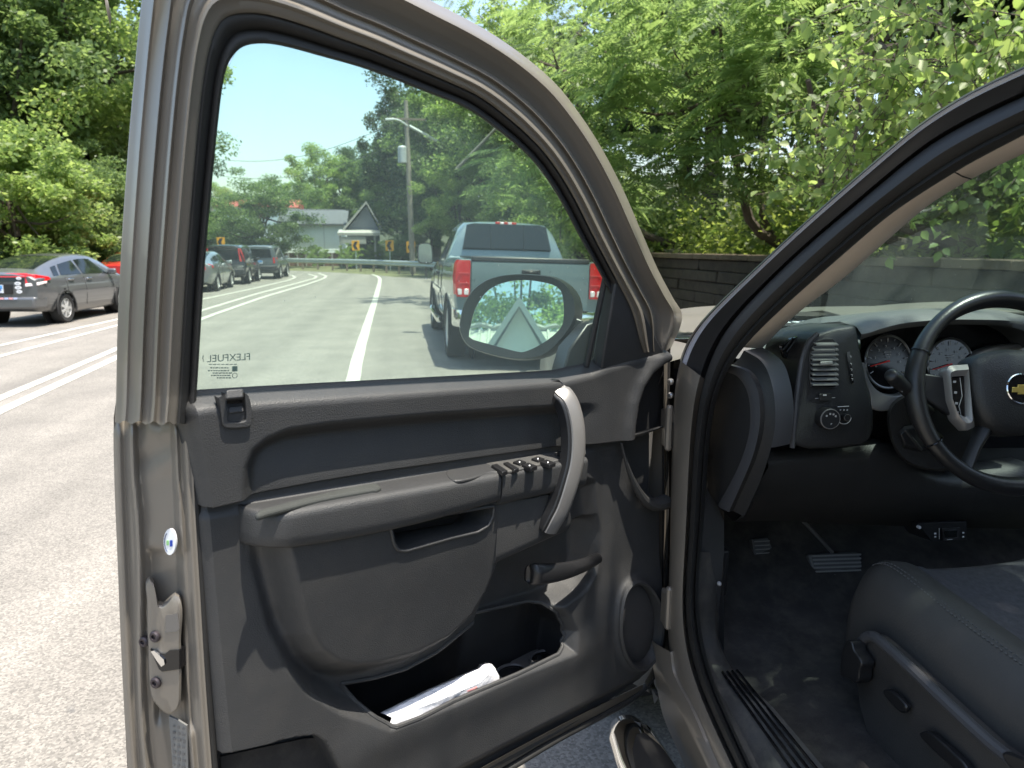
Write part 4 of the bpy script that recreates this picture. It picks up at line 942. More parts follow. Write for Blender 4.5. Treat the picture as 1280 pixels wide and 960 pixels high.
# ---- steering wheel, column, stalk
wc = C0 + ray(1259, 489)*1.415
wn = np.array([-.12, -.94, .30]); wn /= np.linalg.norm(wn); wx = np.cross((0, 0, 1.), wn); wx /= -np.linalg.norm(wx); wx = wx if wx[0] > 0 else -wx; wy = np.cross(wn, wx); wy = wy if wy[2] > 0 else -wy
def wp(a, b, c=0.): return wc + wx*a + wy*b + wn*c
RW = .186
mb = MB(); nseg = 72; rings = []
for k in range(nseg+1):
    t = k*2*math.pi/nseg; d = wx*math.cos(t)+wy*math.sin(t); rr = .0165+.002*math.cos(4*t)
    rings.append([wc+d*(RW+rr*math.cos(q))+wn*(rr*1.1*math.sin(q)) for q in np.linspace(0, 2*math.pi, 15)[:-1]])
mb.loft(rings, True, False); swh = mb.build('steering_wheel', mat('wheel_leather', (.013, .013, .0135), .34, bump=.3, scale=420, var=.12), truck, sharp=80)
for t in (math.radians(155), math.radians(25), math.radians(212), math.radians(-32)):
    mb = MB(); d = wx*math.cos(t)+wy*math.sin(t); mb.tube([wc+d*(RW+.0178*math.cos(q))+wn*.0195*math.sin(q) for q in np.linspace(0, 2*math.pi, 21)], .0012, 5, caps=False); mb.build('leather_seam', M_gloss, swh)
mb = MB()   # airbag cover
ho_ = [(-.075, .060), (-.03, .078), (.03, .078), (.075, .060), (.083, .02), (.075, -.04), (.05, -.075), (.0, -.088), (-.05, -.075), (-.075, -.04), (-.083, .02)]
hr = resample(ho_, 60, True)
mb.loft([[wp(p[0]*s, p[1]*s, h) for p in hr] for s, h in [(1., -.03), (1., .012), (.96, .022), (.8, .031), (.4, .036), (.05, .037)]], True, True)
hub = mb.build('airbag_cover', M_dash, swh, sharp=60)
for sg in (-1, 1):
    mb = MB(); mb.loft([[wp(sg*.07, .035, .0), wp(sg*.07, -.055, .0), wp(sg*.07, -.055, -.02), wp(sg*.07, .035, -.02)], [wp(sg*.125, .030, .004), wp(sg*.125, -.045, .004), wp(sg*.125, -.045, -.015), wp(sg*.125, .030, -.015)], [wp(sg*.186, .040, .002), wp(sg*.186, .000, .002), wp(sg*.186, .000, -.012), wp(sg*.186, .040, -.012)]])
    mb.tube([wp(sg*.05, -.07, -.005), wp(sg*.075, -.11, -.003), wp(sg*.10, -.155, 0)], [.018, .013, .014], 10, flat=.6); mb.build('spoke', M_black, swh, bevel=.004)
for sg in (-1, 1):
    mb = MB(); pts = [(.083, .052), (.118, .050), (.130, .040), (.128, -.02), (.118, -.055), (.098, -.078), (.080, -.070)]
    pts2 = [(.090, .030), (.118, .028), (.119, -.015), (.110, -.045), (.096, -.052)]
    o1 = resample([(sg*x, y) for x, y in pts], 60, True, False); o2 = resample([(sg*x, y) for x, y in pts2], 60, True, False)
    mb.loft([[wp(p[0], p[1], -.008) for p in o1], [wp(p[0], p[1], .012) for p in o1], [wp(p[0]*.5+q[0]*.5, p[1]*.5+q[1]*.5, .019) for p, q in zip(o1, o2)], [wp(p[0], p[1], .012) for p in o2], [wp(p[0], p[1], .004) for p in o2]], True, False)
    mb.build('spoke_bezel', M_silver, swh, sharp=50)
    mb = MB(); mb.loft([[wp(p[0], p[1], .005) for p in o2], [wp(sg*.106+(p[0]-sg*.106)*.9, -.01+(p[1]+.01)*.92, .010) for p in o2]], True, True)
    for yy in (.018, -.003, -.024, -.042): mb.box(wp(sg*.112, yy, .0112), (.006, .0012, .004), 1)
    mb.tube([wp(sg*.100, .026, .0108), wp(sg*.099, -.01, .0108), wp(sg*.107, -.03, .0108), wp(sg*.104, -.05, .0108)], .0007, 4, mi=1)
    mb.build('wheel_buttons', [M_gloss, M_dwhite], swh)
mb = MB(); mb.lathe([(.030, .030), (.039, .030), (.0405, .0285), (.039, .027)], wp(0, 0), wn, 36, 0, False); mb.lathe([(.036, .028), (.0375, .026), (.038, .002)], wp(0, 0), wn, 30, 1)
em = mb.build('emblem_badge', [M_chrome, M_gloss], swh)
mb = MB(); bt_ = [(-.021, -.0065), (-.019, .0035), (-.0085, .0035), (-.0075, .0085), (.0095, .0085), (.009, .0035), (.021, .0035), (.0185, -.0065), (.0085, -.0065), (.0075, -.0105), (-.0095, -.0105), (-.009, -.0065)]
mb.prism([wp(x, y, .0385) for x, y in bt_], wn*.002); mb.build('gold_cross_emblem', mat('gold_badge', (.62, .45, .12), .3, .8, var=0), swh, bevel=.0008)
# column shroud
mb = MB(); co = [(1113, 515), (1125, 500), (1150, 492), (1190, 490), (1220, 500), (1225, 545), (1210, 575), (1180, 586), (1150, 583), (1128, 570), (1115, 545)]
cr_ = resample(co, 60, True); mb.loft([[onY(*p, 1.30)*1 for p in cr_], [onY(*(np.array([1168, 540])+(p-np.array([1168, 540]))*1.06), 1.36) for p in cr_], [onY(*(np.array([1168, 535])+(p-np.array([1168, 535]))*.9), 1.50) for p in cr_]], True, True)
clm = mb.build('steering_column', M_dash, truck, sharp=60)
mb = MB(); mb.loft([[onY(x, y, 1.297) for x, y in [(1122, 540), (1130, 532), (1158, 528), (1180, 545), (1178, 562), (1150, 566), (1128, 560)]], [onY(x, y, 1.285) for x, y in [(1126, 543), (1134, 537), (1156, 533), (1172, 547), (1170, 558), (1150, 561), (1132, 556)]]])
mb.tube([onY(1131, 537, 1.287), onY(1152, 563, 1.284)], .004, 6, mi=1); mb.build('tilt_bezel', [M_black, M_dash], clm, bevel=.002)
mb = MB(); s0, s1 = onY(1113, 468, 1.20), onY(1158, 510, 1.29); d = (s1-s0)
mb.tube([s0, s0+d*.02, s0+d*.10, s0+d*.12, s0+d*.38, s0+d*.40, s0+d*.46, s0+d*.48, s0+d*.72, s0+d*1.1], [.009, .0125, .0135, .0145, .0125, .0135, .0135, .0115, .0085, .009], 16)
for k in (.3, .43): mb.tube([s0+d*k+.0138*(np.array([1, 0, 0])*math.cos(t)*.8+np.array([0, .5, .86])*math.sin(t)) for t in np.linspace(1, 4.5, 8)], .0008, 4, mi=1)
mb.build('turn_signal_stalk', [M_black, M_dwhite], clm, sharp=50)
mb = MB(); mb.tube([onY(1145, 493, 1.26), onY(1143, 503, 1.26), onY(1147, 509, 1.26), onY(1152, 504, 1.26)], .002, 6); mb.build('tilt_lever', M_chrome, clm)
# ---- pedals and brake controller
mb = MB(); bp = [onplane(x, y, (0, 1.72, .66), np.array([0, -1, .5])) for x, y in [(1011, 693), (1074, 690), (1079, 710), (1076, 726), (1022, 729), (1016, 710)]]
mb.prism(bp, (0, .02, -.008)); bpd = mb.build('brake_pedal', mat('pedal_rubber', (.10, .10, .10), .6, var=.2), truck, bevel=.006)
for k in range(7):
    a_ = onplane(1015+k*1.2, 695+k*4.9, (0, 1.715, .66), np.array([0, -1, .5])); b_ = onplane(1076, 693+k*4.9, (0, 1.715, .66), np.array([0, -1, .5]))
    mb = MB(); mb.tube([a_, b_], .0025, 6); mb.build('pedal_rib', mat('worn_rubber', (.26, .26, .25), .5), bpd)
mb = MB(); mb.tube([onY(998, 645, 1.62), onY(1020, 668, 1.68), onY(1040, 690, 1.73)], .005, 8, hint=(1, 0, 0)); mb.build('pedal_arm', mat('pedal_arm_steel', (.3, .3, .3), .4, .6), bpd)
mb = MB(); pp_ = [onplane(x, y, (0, 1.62, .8), np.array([.2, -1, .4])) for x, y in [(940, 674), (960, 672), (965, 684), (964, 696), (944, 697)]]; mb.prism(pp_, (0, .02, -.01)); pbk = mb.build('parking_brake_pedal', bpy.data.materials['pedal_rubber'], truck, bevel=.003)
for k in range(4):
    mb = MB(); mb.tube([onplane(943+k*.8, 677+k*5, (0, 1.615, .8), np.array([.2, -1, .4])), onplane(962, 676+k*5, (0, 1.615, .8), np.array([.2, -1, .4]))], .0016, 5); mb.build('pedal_rib', bpy.data.materials['worn_rubber'], pbk)
mb = MB(); mb.prism([onplane(x, y, (0, 1.80, .7), np.array([0, -1, .5])) for x, y in [(1092, 676), (1112, 672), (1116, 706), (1095, 708)]], (0, .015, 0)); mb.build('accelerator_pedal', M_rubber, truck, bevel=.003)
mb = MB(); mb.prism([onY(x, y, 1.45) for x, y in [(1147, 654), (1208, 652), (1209, 674), (1165, 677)]], (0, .08, -.01))
cy_ = 1.447
mb.prism([onY(x, y, cy_) for x, y in [(1177, 660), (1199, 659), (1199, 674), (1178, 675)]], (0, -.003, 0), 1)
mb.prism([onY(x, y, cy_-.004) for x, y in [(1180, 663), (1196, 662), (1196, 671), (1181, 672)]], (0, -.001, 0), 2)
for x, y in [(1169, 667), (1169, 671), (1204, 666), (1204, 671)]: mb.box(onY(x, y, cy_), (.005, .002, .004), 3)
mb.tube([onY(1174, 660, cy_-.002), onY(1174, 674, cy_-.002)], .0008, 4, mi=3); mb.box(onY(1187, 674.5, cy_-.004), (.015, .001, .0018), 3); mb.lathe([(0, .004), (.008, .004)], onY(1147, 658, cy_), (0, -1, 0), 10, 3)
mb.build('brake_controller', [M_black, M_dash, mat('dark_screen', (.01, .012, .012), .1, var=0), mat('bright_print', (.55, .55, .55), .5, var=0)], truck, bevel=.001)
# ---- driver seat
mb = MB(); R = []
ys = [1.335, 1.33, 1.31, 1.265, 1.18, 1.08, .95, .82, .70, .60]
SEC = [(-.285, -.20), (-.293, -.09), (-.286, -.03), (-.262, .012), (-.225, .028), (-.185, .018), (-.13, -.008), (0, -.016), (.13, -.008), (.185, .018), (.225, .028), (.262, .012), (.286, -.03), (.29, -.09), (.285, -.20)]
SX, SZ = 1.262, .870
for k, y in enumerate(ys):
    dz = {0: -.10, 1: -.055, 2: -.018, 3: 0}.get(k, -.012*(k-3)*.6); sc = {0: .955, 1: .972, 2: .99}.get(k, 1.)
    sec = resample(SEC, 60)
    R.append([(SX+x*sc, y-.02*(1-(x/.29)**2)*(-1), SZ+z+dz if z > -.15 else SZ+z) for x, z in sec])
mb.loft(R, False, False); mb.add([p for p in R[0]], [tuple(range(60))])
seat = mb.build('driver_seat', M_vinyl, truck, sharp=80)
mb = MB(); R2 = []
for k, y in enumerate(ys[1:]):
    k += 1; dz = {1: -.050, 2: -.013, 3: .004}.get(k, -.012*(k-3)*.6+.004)
    R2.append([(SX+x, y-.001+.02*(1-(x/.29)**2), SZ+z+dz-(.006 if abs(x) > .166 else 0)) for x, z in resample([(-.168, .010), (-.13, -.006), (0, -.014), (.13, -.006), (.168, .010)], 30)])
mb.loft(R2, False, False); mb.build('seat_cloth_panel', M_cloth, seat, sharp=80)
mb = MB()
def seatpt(x, y): return None
line = [(SX-.246+.004*math.sin(k*2.), y, SZ+.020+({1: -.052, 2: -.015, 3: .003}.get(k, -.012*(k-3)*.6+.002))) for k, y in list(enumerate(ys))[1:]]
ln_ = resample(line, 160)
for i in range(0, 158, 2): mb.tube([ln_[i]+np.array([0, 0, .001]), ln_[i+1]+np.array([0, 0, .001])], .0014, 4)
for i in range(0, 158, 2): mb.tube([ln_[i]+np.array([.009, 0, .003]), ln_[i+1]+np.array([.009, 0, .003])], .0012, 4)
mb.build('seat_stitching', mat('grey_thread', (.10, .10, .10), .8), seat)
mb = MB(); 
for k in range(9): q = onplane(1202+k*3.4+random.uniform(-1, 1), 820+k*3.9+random.uniform(-1, 1), (SX-.262, 0, 0), np.array([1., 0, -.9])*1.0 if False else np.array([1., 0, 0])); mb.box(q+np.array([-.004, 0, 0]), (.002, random.uniform(.003, .010), random.uniform(.002, .004)), 0)
# side shield with levers
sh_ = [(1077, 800), (1083, 794), (1093, 794), (1106, 804), (1140, 835), (1170, 864), (1205, 897), (1245, 933), (1285, 962), (1330, 990), (1330, 1080), (1150, 1080), (1128, 985), (1113, 958), (1098, 940), (1085, 910), (1077, 880), (1073, 850), (1073, 820)]
XS = .945
mb = MB(); q = resample(sh_, 120, True, False); P = [onX(*p, XS) for p in q]; ce = np.mean(P, 0)
mb.loft([[p+np.array([.04, 0, 0]) for p in P], P, [ce+(p-ce)*.985+np.array([-.006, 0, 0]) for p in P]], True, True)
shd = mb.build('seat_side_shield', mat('warm_grey_plastic', (.046, .043, .041), .5, bump=.5, scale=380, var=.08, dust=.05, grain='VOR'), seat, sharp=60)
rg = resample([(1078, 802), (1084, 796), (1093, 796), (1106, 806), (1140, 837), (1170, 866), (1205, 899), (1245, 935), (1285, 964), (1330, 992)], 60)
mb = MB(); mb.tube([onX(*p, XS-.008) for p in rg], .011, 10); mb.build('shield_ridge', mat('shield_ridge_grey', (.06, .06, .064), .42, bump=.4, scale=380, var=.06), shd)
def flatlever(pts, nm, th=.018, bev=.004, x0=XS-.012):
    mb = MB(); mb.prism([onX(x, y, x0) for x, y in resample(pts, 40, True)], (-th, 0, 0)); return mb.build(nm, M_black, shd, bevel=bev)
flatlever([(1074, 799), (1080, 800), (1084, 812), (1090, 820), (1094, 828), (1091, 838), (1090, 848), (1085, 853), (1079, 848), (1071, 845), (1066, 842), (1068, 815)], 'recline_lever', .03)
flatlever([(1110, 863), (1116, 861), (1125, 866), (1136, 877), (1140, 884), (1137, 890), (1131, 889), (1120, 878), (1111, 868)], 'seat_switch', .012)
flatlever([(1157, 916), (1167, 913), (1180, 922), (1200, 940), (1215, 955), (1222, 975), (1212, 978), (1198, 958), (1178, 940), (1160, 922)], 'height_lever', .014)
flatlever([(1258, 942), (1266, 939), (1300, 958), (1300, 985), (1275, 965)], 'track_switch', .010)
mb = MB(); R = []
for z, y, w in [(.80, .66, .25), (.95, .60, .255), (1.15, .53, .25), (1.35, .46, .23), (1.45, .43, .20)]:
    R.append([(SX+w*math.cos(t)*1.0, y+.075*math.sin(t), z) for t in np.linspace(0, 2*math.pi, 25)[:-1]])
mb.loft(R); mb.build('seat_back', M_cloth, seat); mb = MB(); mb.box((SX, .40, 1.60), (.26, .09, .17)); mb.build('headrest', M_cloth, seat, bevel=.03)
mb = MB(); mb.box((SX, .95, .62), (.46, .6, .10)); mb.lathe([(0, .03), (.05, .028)], (1.0, 1.02, .57), (0, 0, 1), 12); mb.build('seat_base', M_dgrey, seat)
# tube step below the rocker
mb = MB()
tp = [(.545, 1.56, .36), (.545, 1.54, .372), (.545, 1.49, .376), (.545, 1.40, .376), (.545, 1.2, .376), (.545, .4, .376), (.545, -.9, .376)]
mb.tube(tp, [.012, .042, .058, .064, .066, .066, .066], 24, flat=.75, hint=(0, 0, 1)); stp = mb.build('side_step', M_chrome, truck, sharp=80)
mb = MB(); R = []
for y, k in [(1.44, .25), (1.40, .75), (1.34, 1), (1.0, 1), (.2, 1), (-.8, 1)]:
    R.append([(.548+.046*k*s, y, .376+.050*math.sqrt(1-(min(.9, .70*abs(k*s)))**2)*1.0+.003) for s in np.linspace(-1, 1, 11)])
mb.loft(R, False, False); mb.build('step_pad', M_rubber, stp)
mb = MB(); mb.tube([(.73, 1.1, .42), (.60, 1.1, .37)], .02, 8); mb.tube([(.73, -.4, .42), (.60, -.4, .37)], .02, 8); mb.build('step_bracket', M_dgrey, stp)
mb = MB(); mb.box((1.64, .0, .40), (1.7, 4.0, .12)); mb.build('chassis', M_dgrey, truck)
# interior mirror is out of view; a wiring loom at the hinge
mb = MB(); mb.tube(resample([onX(814, 846, .66), onX(818, 862, .64), onX(828, 872, .66), onX(838, 866, .69)], 16), .006, 8); mb.build('door_wiring_boot', M_rubber, truck)
# ================================================================== GROUND, ROAD, MARKINGS
def gz(x, y): return -.03*min(max(x-.2, 0), 3.2)
def shf(y): return -.021*(min(max(y-34, 0), 28))**2 - max(y-62, 0)*1.18
M_ground = mat('dry_grass_ground', (.13, .13, .06), .95, bump=.6, scale=9, var=.35, vscale=1.2)
M_road = mat('worn_asphalt', (.205, .188, .164), .82, bump=1., scale=85, var=.16, vscale=1.1, detail=2)
def asphalt():
    m = M_road; N, L = nodes(m); b = N['Principled BSDF']; tc = [n for n in N if n.type == 'TEX_COORD'][0]
    src = b.inputs['Base Color'].links[0].from_socket
    v = N.new('ShaderNodeTexVoronoi'); v.inputs['Scale'].default_value = 130; L.new(tc.outputs['Object'], v.inputs['Vector'])
    bw = N.new('ShaderNodeSeparateColor'); L.new(v.outputs['Color'], bw.inputs['Color'])
    mr = N.new('ShaderNodeMapRange'); mr.inputs['To Min'].default_value = .62; mr.inputs['To Max'].default_value = 1.3; L.new(bw.outputs['Red'], mr.inputs['Value'])
    mx = N.new('ShaderNodeMixRGB'); mx.blend_type = 'MULTIPLY'; mx.inputs['Fac'].default_value = 1; L.new(src, mx.inputs['Color1']); L.new(mr.outputs['Result'], mx.inputs['Color2'])
    # long wear streaks along the lane
    mp = N.new('ShaderNodeMapping'); mp.inputs['Scale'].default_value = (1.6, .04, 1); L.new(tc.outputs['Object'], mp.inputs['Vector'])
    nz = N.new('ShaderNodeTexNoise'); nz.inputs['Scale'].default_value = 1.; nz.inputs['Detail'].default_value = 5; L.new(mp.outputs['Vector'], nz.inputs['Vector'])
    m2 = N.new('ShaderNodeMapRange'); m2.inputs['From Min'].default_value = .3; m2.inputs['From Max'].default_value = .7; m2.inputs['To Min'].default_value = .82; m2.inputs['To Max'].default_value = 1.12; L.new(nz.outputs['Fac'], m2.inputs['Value'])
    m3 = N.new('ShaderNodeMixRGB'); m3.blend_type = 'MULTIPLY'; m3.inputs['Fac'].default_value = 1; L.new(mx.outputs['Color'], m3.inputs['Color1']); L.new(m2.outputs['Result'], m3.inputs['Color2'])
    L.new(m3.outputs['Color'], b.inputs['Base Color'])
asphalt()
M_line = mat('road_paint', (.50, .485, .43), .8, bump=.8, scale=60, var=.22, vscale=14, dust=.3)
def sheet(name, xs, ys, zf, m, bend=False):
    vs = []; fs = []; nx = len(xs)
    for y in ys:
        for x in xs: vs.append((x+(shf(y) if bend else 0), y, zf(x, y)))
    for j in range(len(ys)-1):
        for i in range(nx-1): fs.append((j*nx+i, j*nx+i+1, (j+1)*nx+i+1, (j+1)*nx+i))
    o = MB().add(vs, fs).build(name, m, sharp=80); o['kind'] = 'structure'; return o
sheet('ground', [-400, -60, -11.2, -3, .2, 3.4, 6.4, 60, 400], [-300, -20, 0, 20, 34, 44, 54, 62, 100, 400], lambda x, y: gz(x, y)-.03, M_ground)
yy = list(range(-60, 34, 6))+list(range(34, 63, 2))+[70, 80, 95]
sheet('road', [-9.6, -6, -3, .2, 1.2, 2.2, 3.4], yy, lambda x, y: gz(x, y), M_road, True)
sheet('gravel_verge', [3.4, 4.4, 6.6], yy, lambda x, y: gz(x, y)+.004-.01, mat('gravel_verge', (.2, .19, .165), .95, bump=1., scale=30, var=.3, vscale=4), True)
def marking(pix, w, ybk=None, label=None):
    P = [onZ(*p, .0) for p in pix]
    if ybk is not None:
        d = (P[1]-P[0])/np.linalg.norm(P[1]-P[0]); P = [P[0]+d*(ybk-P[0][1])/d[1]]+P
    P = resample(P, 60, smooth=False); L_ = []; R_ = []
    for i, p in enumerate(P):
        t = P[min(i+1, 59)]-P[max(i-1, 0)]; t /= np.linalg.norm(t); s = np.array([t[1], -t[0], 0])
        for A_l, sg in ((L_, -1), (R_, 1)):
            q = p+s*w*.5*sg*(1+.06*math.sin(i*3.7+sg)); q[2] = gz(q[0], q[1])+.005; A_l.append(q)
    o = MB().loft([L_, R_], False, False).build('lane_marking', M_line, sharp=80); o['kind'] = 'structure'; return o
marking([(440, 480), (449, 440), (461, 400), (469, 375), (474.5, 354), (475, 348.5), (472, 345.5), (465, 343)], .165, -12)
for pix, w in [([(0, 432), (144, 400), (251, 374.5), (320, 360), (360, 350.5), (369, 347), (366, 344.5), (355, 342.5)], .12), ([(0, 445.5), (144, 407.5), (246, 381)], .11),
               ([(45, 479), (144, 437), (251, 388.5), (320, 367.5), (375, 353), (393, 348), (396, 345.5), (385, 342.5)], .13), ([(20, 505), (144, 448), (256, 397), (330, 371), (385, 355), (405, 348), (408, 345), (398, 341.5)], .14)]:
    marking(pix, w, -12)
# ================================================================== CARS
def polyinterp(st, y):
    Y = [s[0] for s in st]; V = np.array([s[1:] for s in st], float)
    return np.array([np.interp(y, Y, V[:, k]) for k in range(V.shape[1])])
def section(st, y):
    wS, wM, wB, wR, zS, zM, zB, zR, zT = polyinterp(st, y)
    return np.array([(0, zS), (wS-.06, zS), (wS, zS+.06), (wM, zM), (wM*.5+wB*.5+.008, zM*.4+zB*.6), (wB, zB), (wR, zR), (wR-.09, zT-.02), (wR*.5, zT), (0, zT+.008)])
def spt(st, y, k):
    S = section(st, y); i = int(min(max(math.floor(k), 0), 8)); t = k-i; p = S[i]*(1-t)+S[i+1]*t; return p
def smooth_st(st, n=5):
    P = np.array(st, float); R = []
    for i in range(len(P)-1):
        p0, p1, p2, p3 = P[max(i-1, 0)], P[i], P[i+1], P[min(i+2, len(P)-1)]
        for j in range(n):
            t = j/n
            # monotone in y: hermite on values with finite differences
            L = p2[0]-p1[0]
            m1 = (p2-p0)/(p2[0]-p0[0]+1e-9)*L; m2 = (p3-p1)/(p3[0]-p1[0]+1e-9)*L
            q = (2*t**3-3*t*t+1)*p1+(t**3-2*t*t+t)*m1+(-2*t**3+3*t*t)*p2+(t**3-t*t)*m2; q[0] = p1[0]+L*t; R.append(q)
    R.append(P[-1]); return [tuple(r) for r in R]
def patch(st, y0, y1, k0, k1, sides=(1, -1), off=.012, ny=10, nk=6, shear=None, full=False):
    mb = MB()
    for sd in sides:
        vs = []
        for i in range(ny+1):
            for j in range(nk+1):
                k = k0+(k1-k0)*j/nk; ya, yb = (shear(j/nk) if shear else (y0, y1)); y = ya+(yb-ya)*i/ny
                p = spt(st, y, k); t = spt(st, y, k+.02)-p if k < 8.95 else p-spt(st, y, k-.02); nrm = np.array([t[1], -t[0]]); nrm /= np.linalg.norm(nrm)+1e-9
                dzy = (spt(st, y+.01, k)-spt(st, y-.01, k))/.02
                n3 = np.array([nrm[0]*sd, -(nrm[0]*dzy[0]+nrm[1]*dzy[1]), nrm[1]]); n3 /= np.linalg.norm(n3)
                vs.append(np.array([p[0]*sd, y, p[1]])+n3*off)
        m = nk+1; fs = [(i*m+j, i*m+j+1, (i+1)*m+j+1, (i+1)*m+j) for i in range(ny) for j in range(nk)]
        mb.add(vs, fs)
    return mb
def car_body(st, wheels, r, ws=.06):
    y0, y1 = st[0][0], st[-1][0]; ys = np.arange(y0, y1+.001, ws); ys[-1] = y1
    secs = [section(st, y) for y in ys]; mb = MB(); nk = 10
    dense = []
    for S, y in zip(secs, ys):
        pts = []
        for k in range(9):
            for t in (0, .5): pts.append(S[k]*(1-t)+S[k+1]*t)
        pts.append(S[9]); dense.append(np.array(pts))
    for sd in (1, -1):
        vs = [(p[0]*sd, y, p[1]) for D, y in zip(dense, ys) for p in D]; m = len(dense[0]); fs = []
        for i in range(len(ys)-1):
            for j in range(m-1):
                q = (i*m+j, i*m+j+1, (i+1)*m+j+1, (i+1)*m+j); c = np.mean([vs[a] for a in q], 0)
                if any((c[1]-wy)**2+(c[2]-r)**2 < (r*1.17)**2 and abs(c[0]) > .35 for wy in wheels): continue
                fs.append(q)
        mb.add(vs, fs)
        for i in (0, -1):
            D = dense[i]; y = ys[i]; mb.add([(p[0]*sd, y, p[1]) for p in D], [tuple(range(m))])
    return mb
M_plastic_dk = mat('dark_cladding', (.03, .03, .032), .6)
def make_car(name, st, wheels, r, paint, label, group=None, side=None, rear=None, front=None, suv=False, track=None, loc=(0, 0, 0), rz=0., lamp=None):
    root = empty(name, (0, 0, 0)); tag(root, label, 'car', group)
    st = smooth_st(st)
    b = car_body(st, wheels, r).build('body', paint, root, sharp=38)
    W = max(s[2] for s in st)
    for wy in wheels:
        for sd in (1, -1):
            mb = MB(); mb.tube([(sd*(W-.012), wy+r*1.17*math.cos(t), r+r*1.17*math.sin(t)) for t in np.linspace(-.3, math.pi+.3, 26)], .022, 6, hint=(1, 0, 0))
            mb.lathe([(0, r*1.16), (.02, r*1.15), (.021, .01)], (sd*(W-.34), wy, r), (sd, 0, 0), 20); mb.build('wheel_arch', M_plastic_dk if suv else M_dgrey, b)
    for wy in wheels:
        for sd in (1, -1): wheel(root, (sd*(W-.12), wy, r), r, .22, sd, spokes=7)
    mb = MB(); mb.box((0, (wheels[0]+wheels[1])/2, st[0][5]+.02), (W*1.7, wheels[1]-wheels[0]+.9, .06)); mb.build('underbody', M_dgrey, root)
    for (ya, yb, yc, yd) in side:                     # bottom front/back, top
        [patch(st, 0, 0, 5.10, 5.93, (sd_,), off=.006, shear=lambda f, a=(ya, yb, yc, yd): (a[0]+(a[2]-a[0])*f, a[1]+(a[3]-a[1])*f)).build('side_window', M_cglass, root, sharp=60) for sd_ in (1, -1)]
    patch(st, rear[0], rear[1], 7.08, 9, off=.006, nk=8).build('rear_window', M_cglass, root, sharp=60)
    patch(st, front[0], front[1], 7.08, 9, off=.006, nk=8).build('windscreen', M_cglass, root, sharp=60)
    for sd in (1, -1):
        p = spt(st, side[-1][1]-.05, 5.1); mb = MB(); mb.box((sd*(p[0]+.10), side[-1][1]-.02, p[1]+.05), (.20, .08, .13)); mb.build('side_mirror', paint, root, bevel=.03)
    root.location = loc; root.rotation_euler = (0, 0, rz)
    return root, st, b
def doors(st, b, ys, k0=2.2, k1=4.9):     # shut lines and handles
    for y in ys:
        mb = MB()
        for sd in (1, -1): mb.tube([(sd*(spt(st, y, k)[0]+.001), y, spt(st, y, k)[1]) for k in np.linspace(k0, k1, 9)], .006, 4)
        mb.build('shut_line', M_dgrey, b)
    for y in ys[:-1]:
        mb = MB()
        for sd in (1, -1): p = spt(st, y+.22, 4.4); mb.box((sd*(p[0]+.018), y+.17, p[1]+.02), (.035, .20, .035))
        mb.build('door_handle', M_chrome, b, bevel=.01)
def plate(root, y, z, col1, col2, w=.31):
    mb = MB(); mb.box((0, y, z), (w, .02, .155)); mb.box((0, y-.0115, z+.035), (w*.96, .004, .07), 1)
    for k in range(6): mb.box((-.11+k*.044, y-.014, z-.01), (.026, .003, .06), 2)
    return mb.build('licence_plate', [mat(*col1, var=0), mat(*col2, var=0), mat('plate_ink', (.08, .12, .3), .5, var=0)], root)
P_gun = mat('gunmetal_car_paint', (.12, .124, .13), .32, .35, var=.05, coat=1.)
P_red = mat('red_car_paint', (.42, .012, .018), .3, .1, var=.05, coat=1.)
P_silver = mat('silver_car_paint', (.27, .29, .29), .3, .6, var=.04, coat=1.)
P_black = mat('black_car_paint', (.012, .013, .017), .2, .1, var=.05, coat=1.)
P_gsuv = mat('grey_suv_paint', (.16, .18, .19), .3, .55, var=.05, coat=1.)
P_blue = mat('steel_blue_truck_paint', (.155, .21, .23), .3, .35, var=.04, coat=1.)
hatch = [(0, .66, .76, .74, .64, .36, .62, .92, .98, 1.03), (.06, .72, .80, .775, .66, .32, .62, .94, 1.02, 1.065), (.35, .78, .835, .79, .63, .28, .62, .96, 1.07, 1.13), (.8, .80, .85, .79, .61, .24, .62, .965, 1.17, 1.25), (1.3, .80, .85, .79, .60, .2, .62, .96, 1.26, 1.36), (1.9, .80, .85, .79, .59, .2, .62, .95, 1.33, 1.425), (2.4, .80, .85, .79, .59, .2, .62, .94, 1.33, 1.42), (2.9, .80, .85, .79, .60, .2, .62, .93, 1.24, 1.32), (3.6, .80, .85, .78, .70, .2, .62, .90, .935, .99), (3.75, .80, .85, .77, .70, .2, .62, .88, .90, .95), (4.2, .78, .82, .74, .62, .24, .55, .76, .79, .83), (4.38, .66, .70, .62, .5, .3, .5, .62, .66, .70)]
sedan_r = onZ(85, 403.5); 
car1, st1, b1 = make_car('parked_car', hatch, (.88, 3.43), .31, P_gun, 'dark grey hatchback with a red light bar and stickers on its tail', 'cars parked along the far kerb', side=[(.62, .82, .80, 1.0), (.90, 1.72, 1.08, 1.66), (1.80, 2.95, 1.76, 2.42)], rear=(.40, 1.45), front=(2.72, 3.58))
doors(st1, b1, [1.0, 1.76, 3.02])
mb = MB(); mb.hexa([(-.60, -.012, .985), (.60, -.012, .985), (.60, .03, .985), (-.60, .03, .985), (-.58, .04, 1.06), (.58, .04, 1.06), (.58, .09, 1.06), (-.58, .09, 1.06)]); mb.build('tail_light_bar', M_red, car1, bevel=.008)
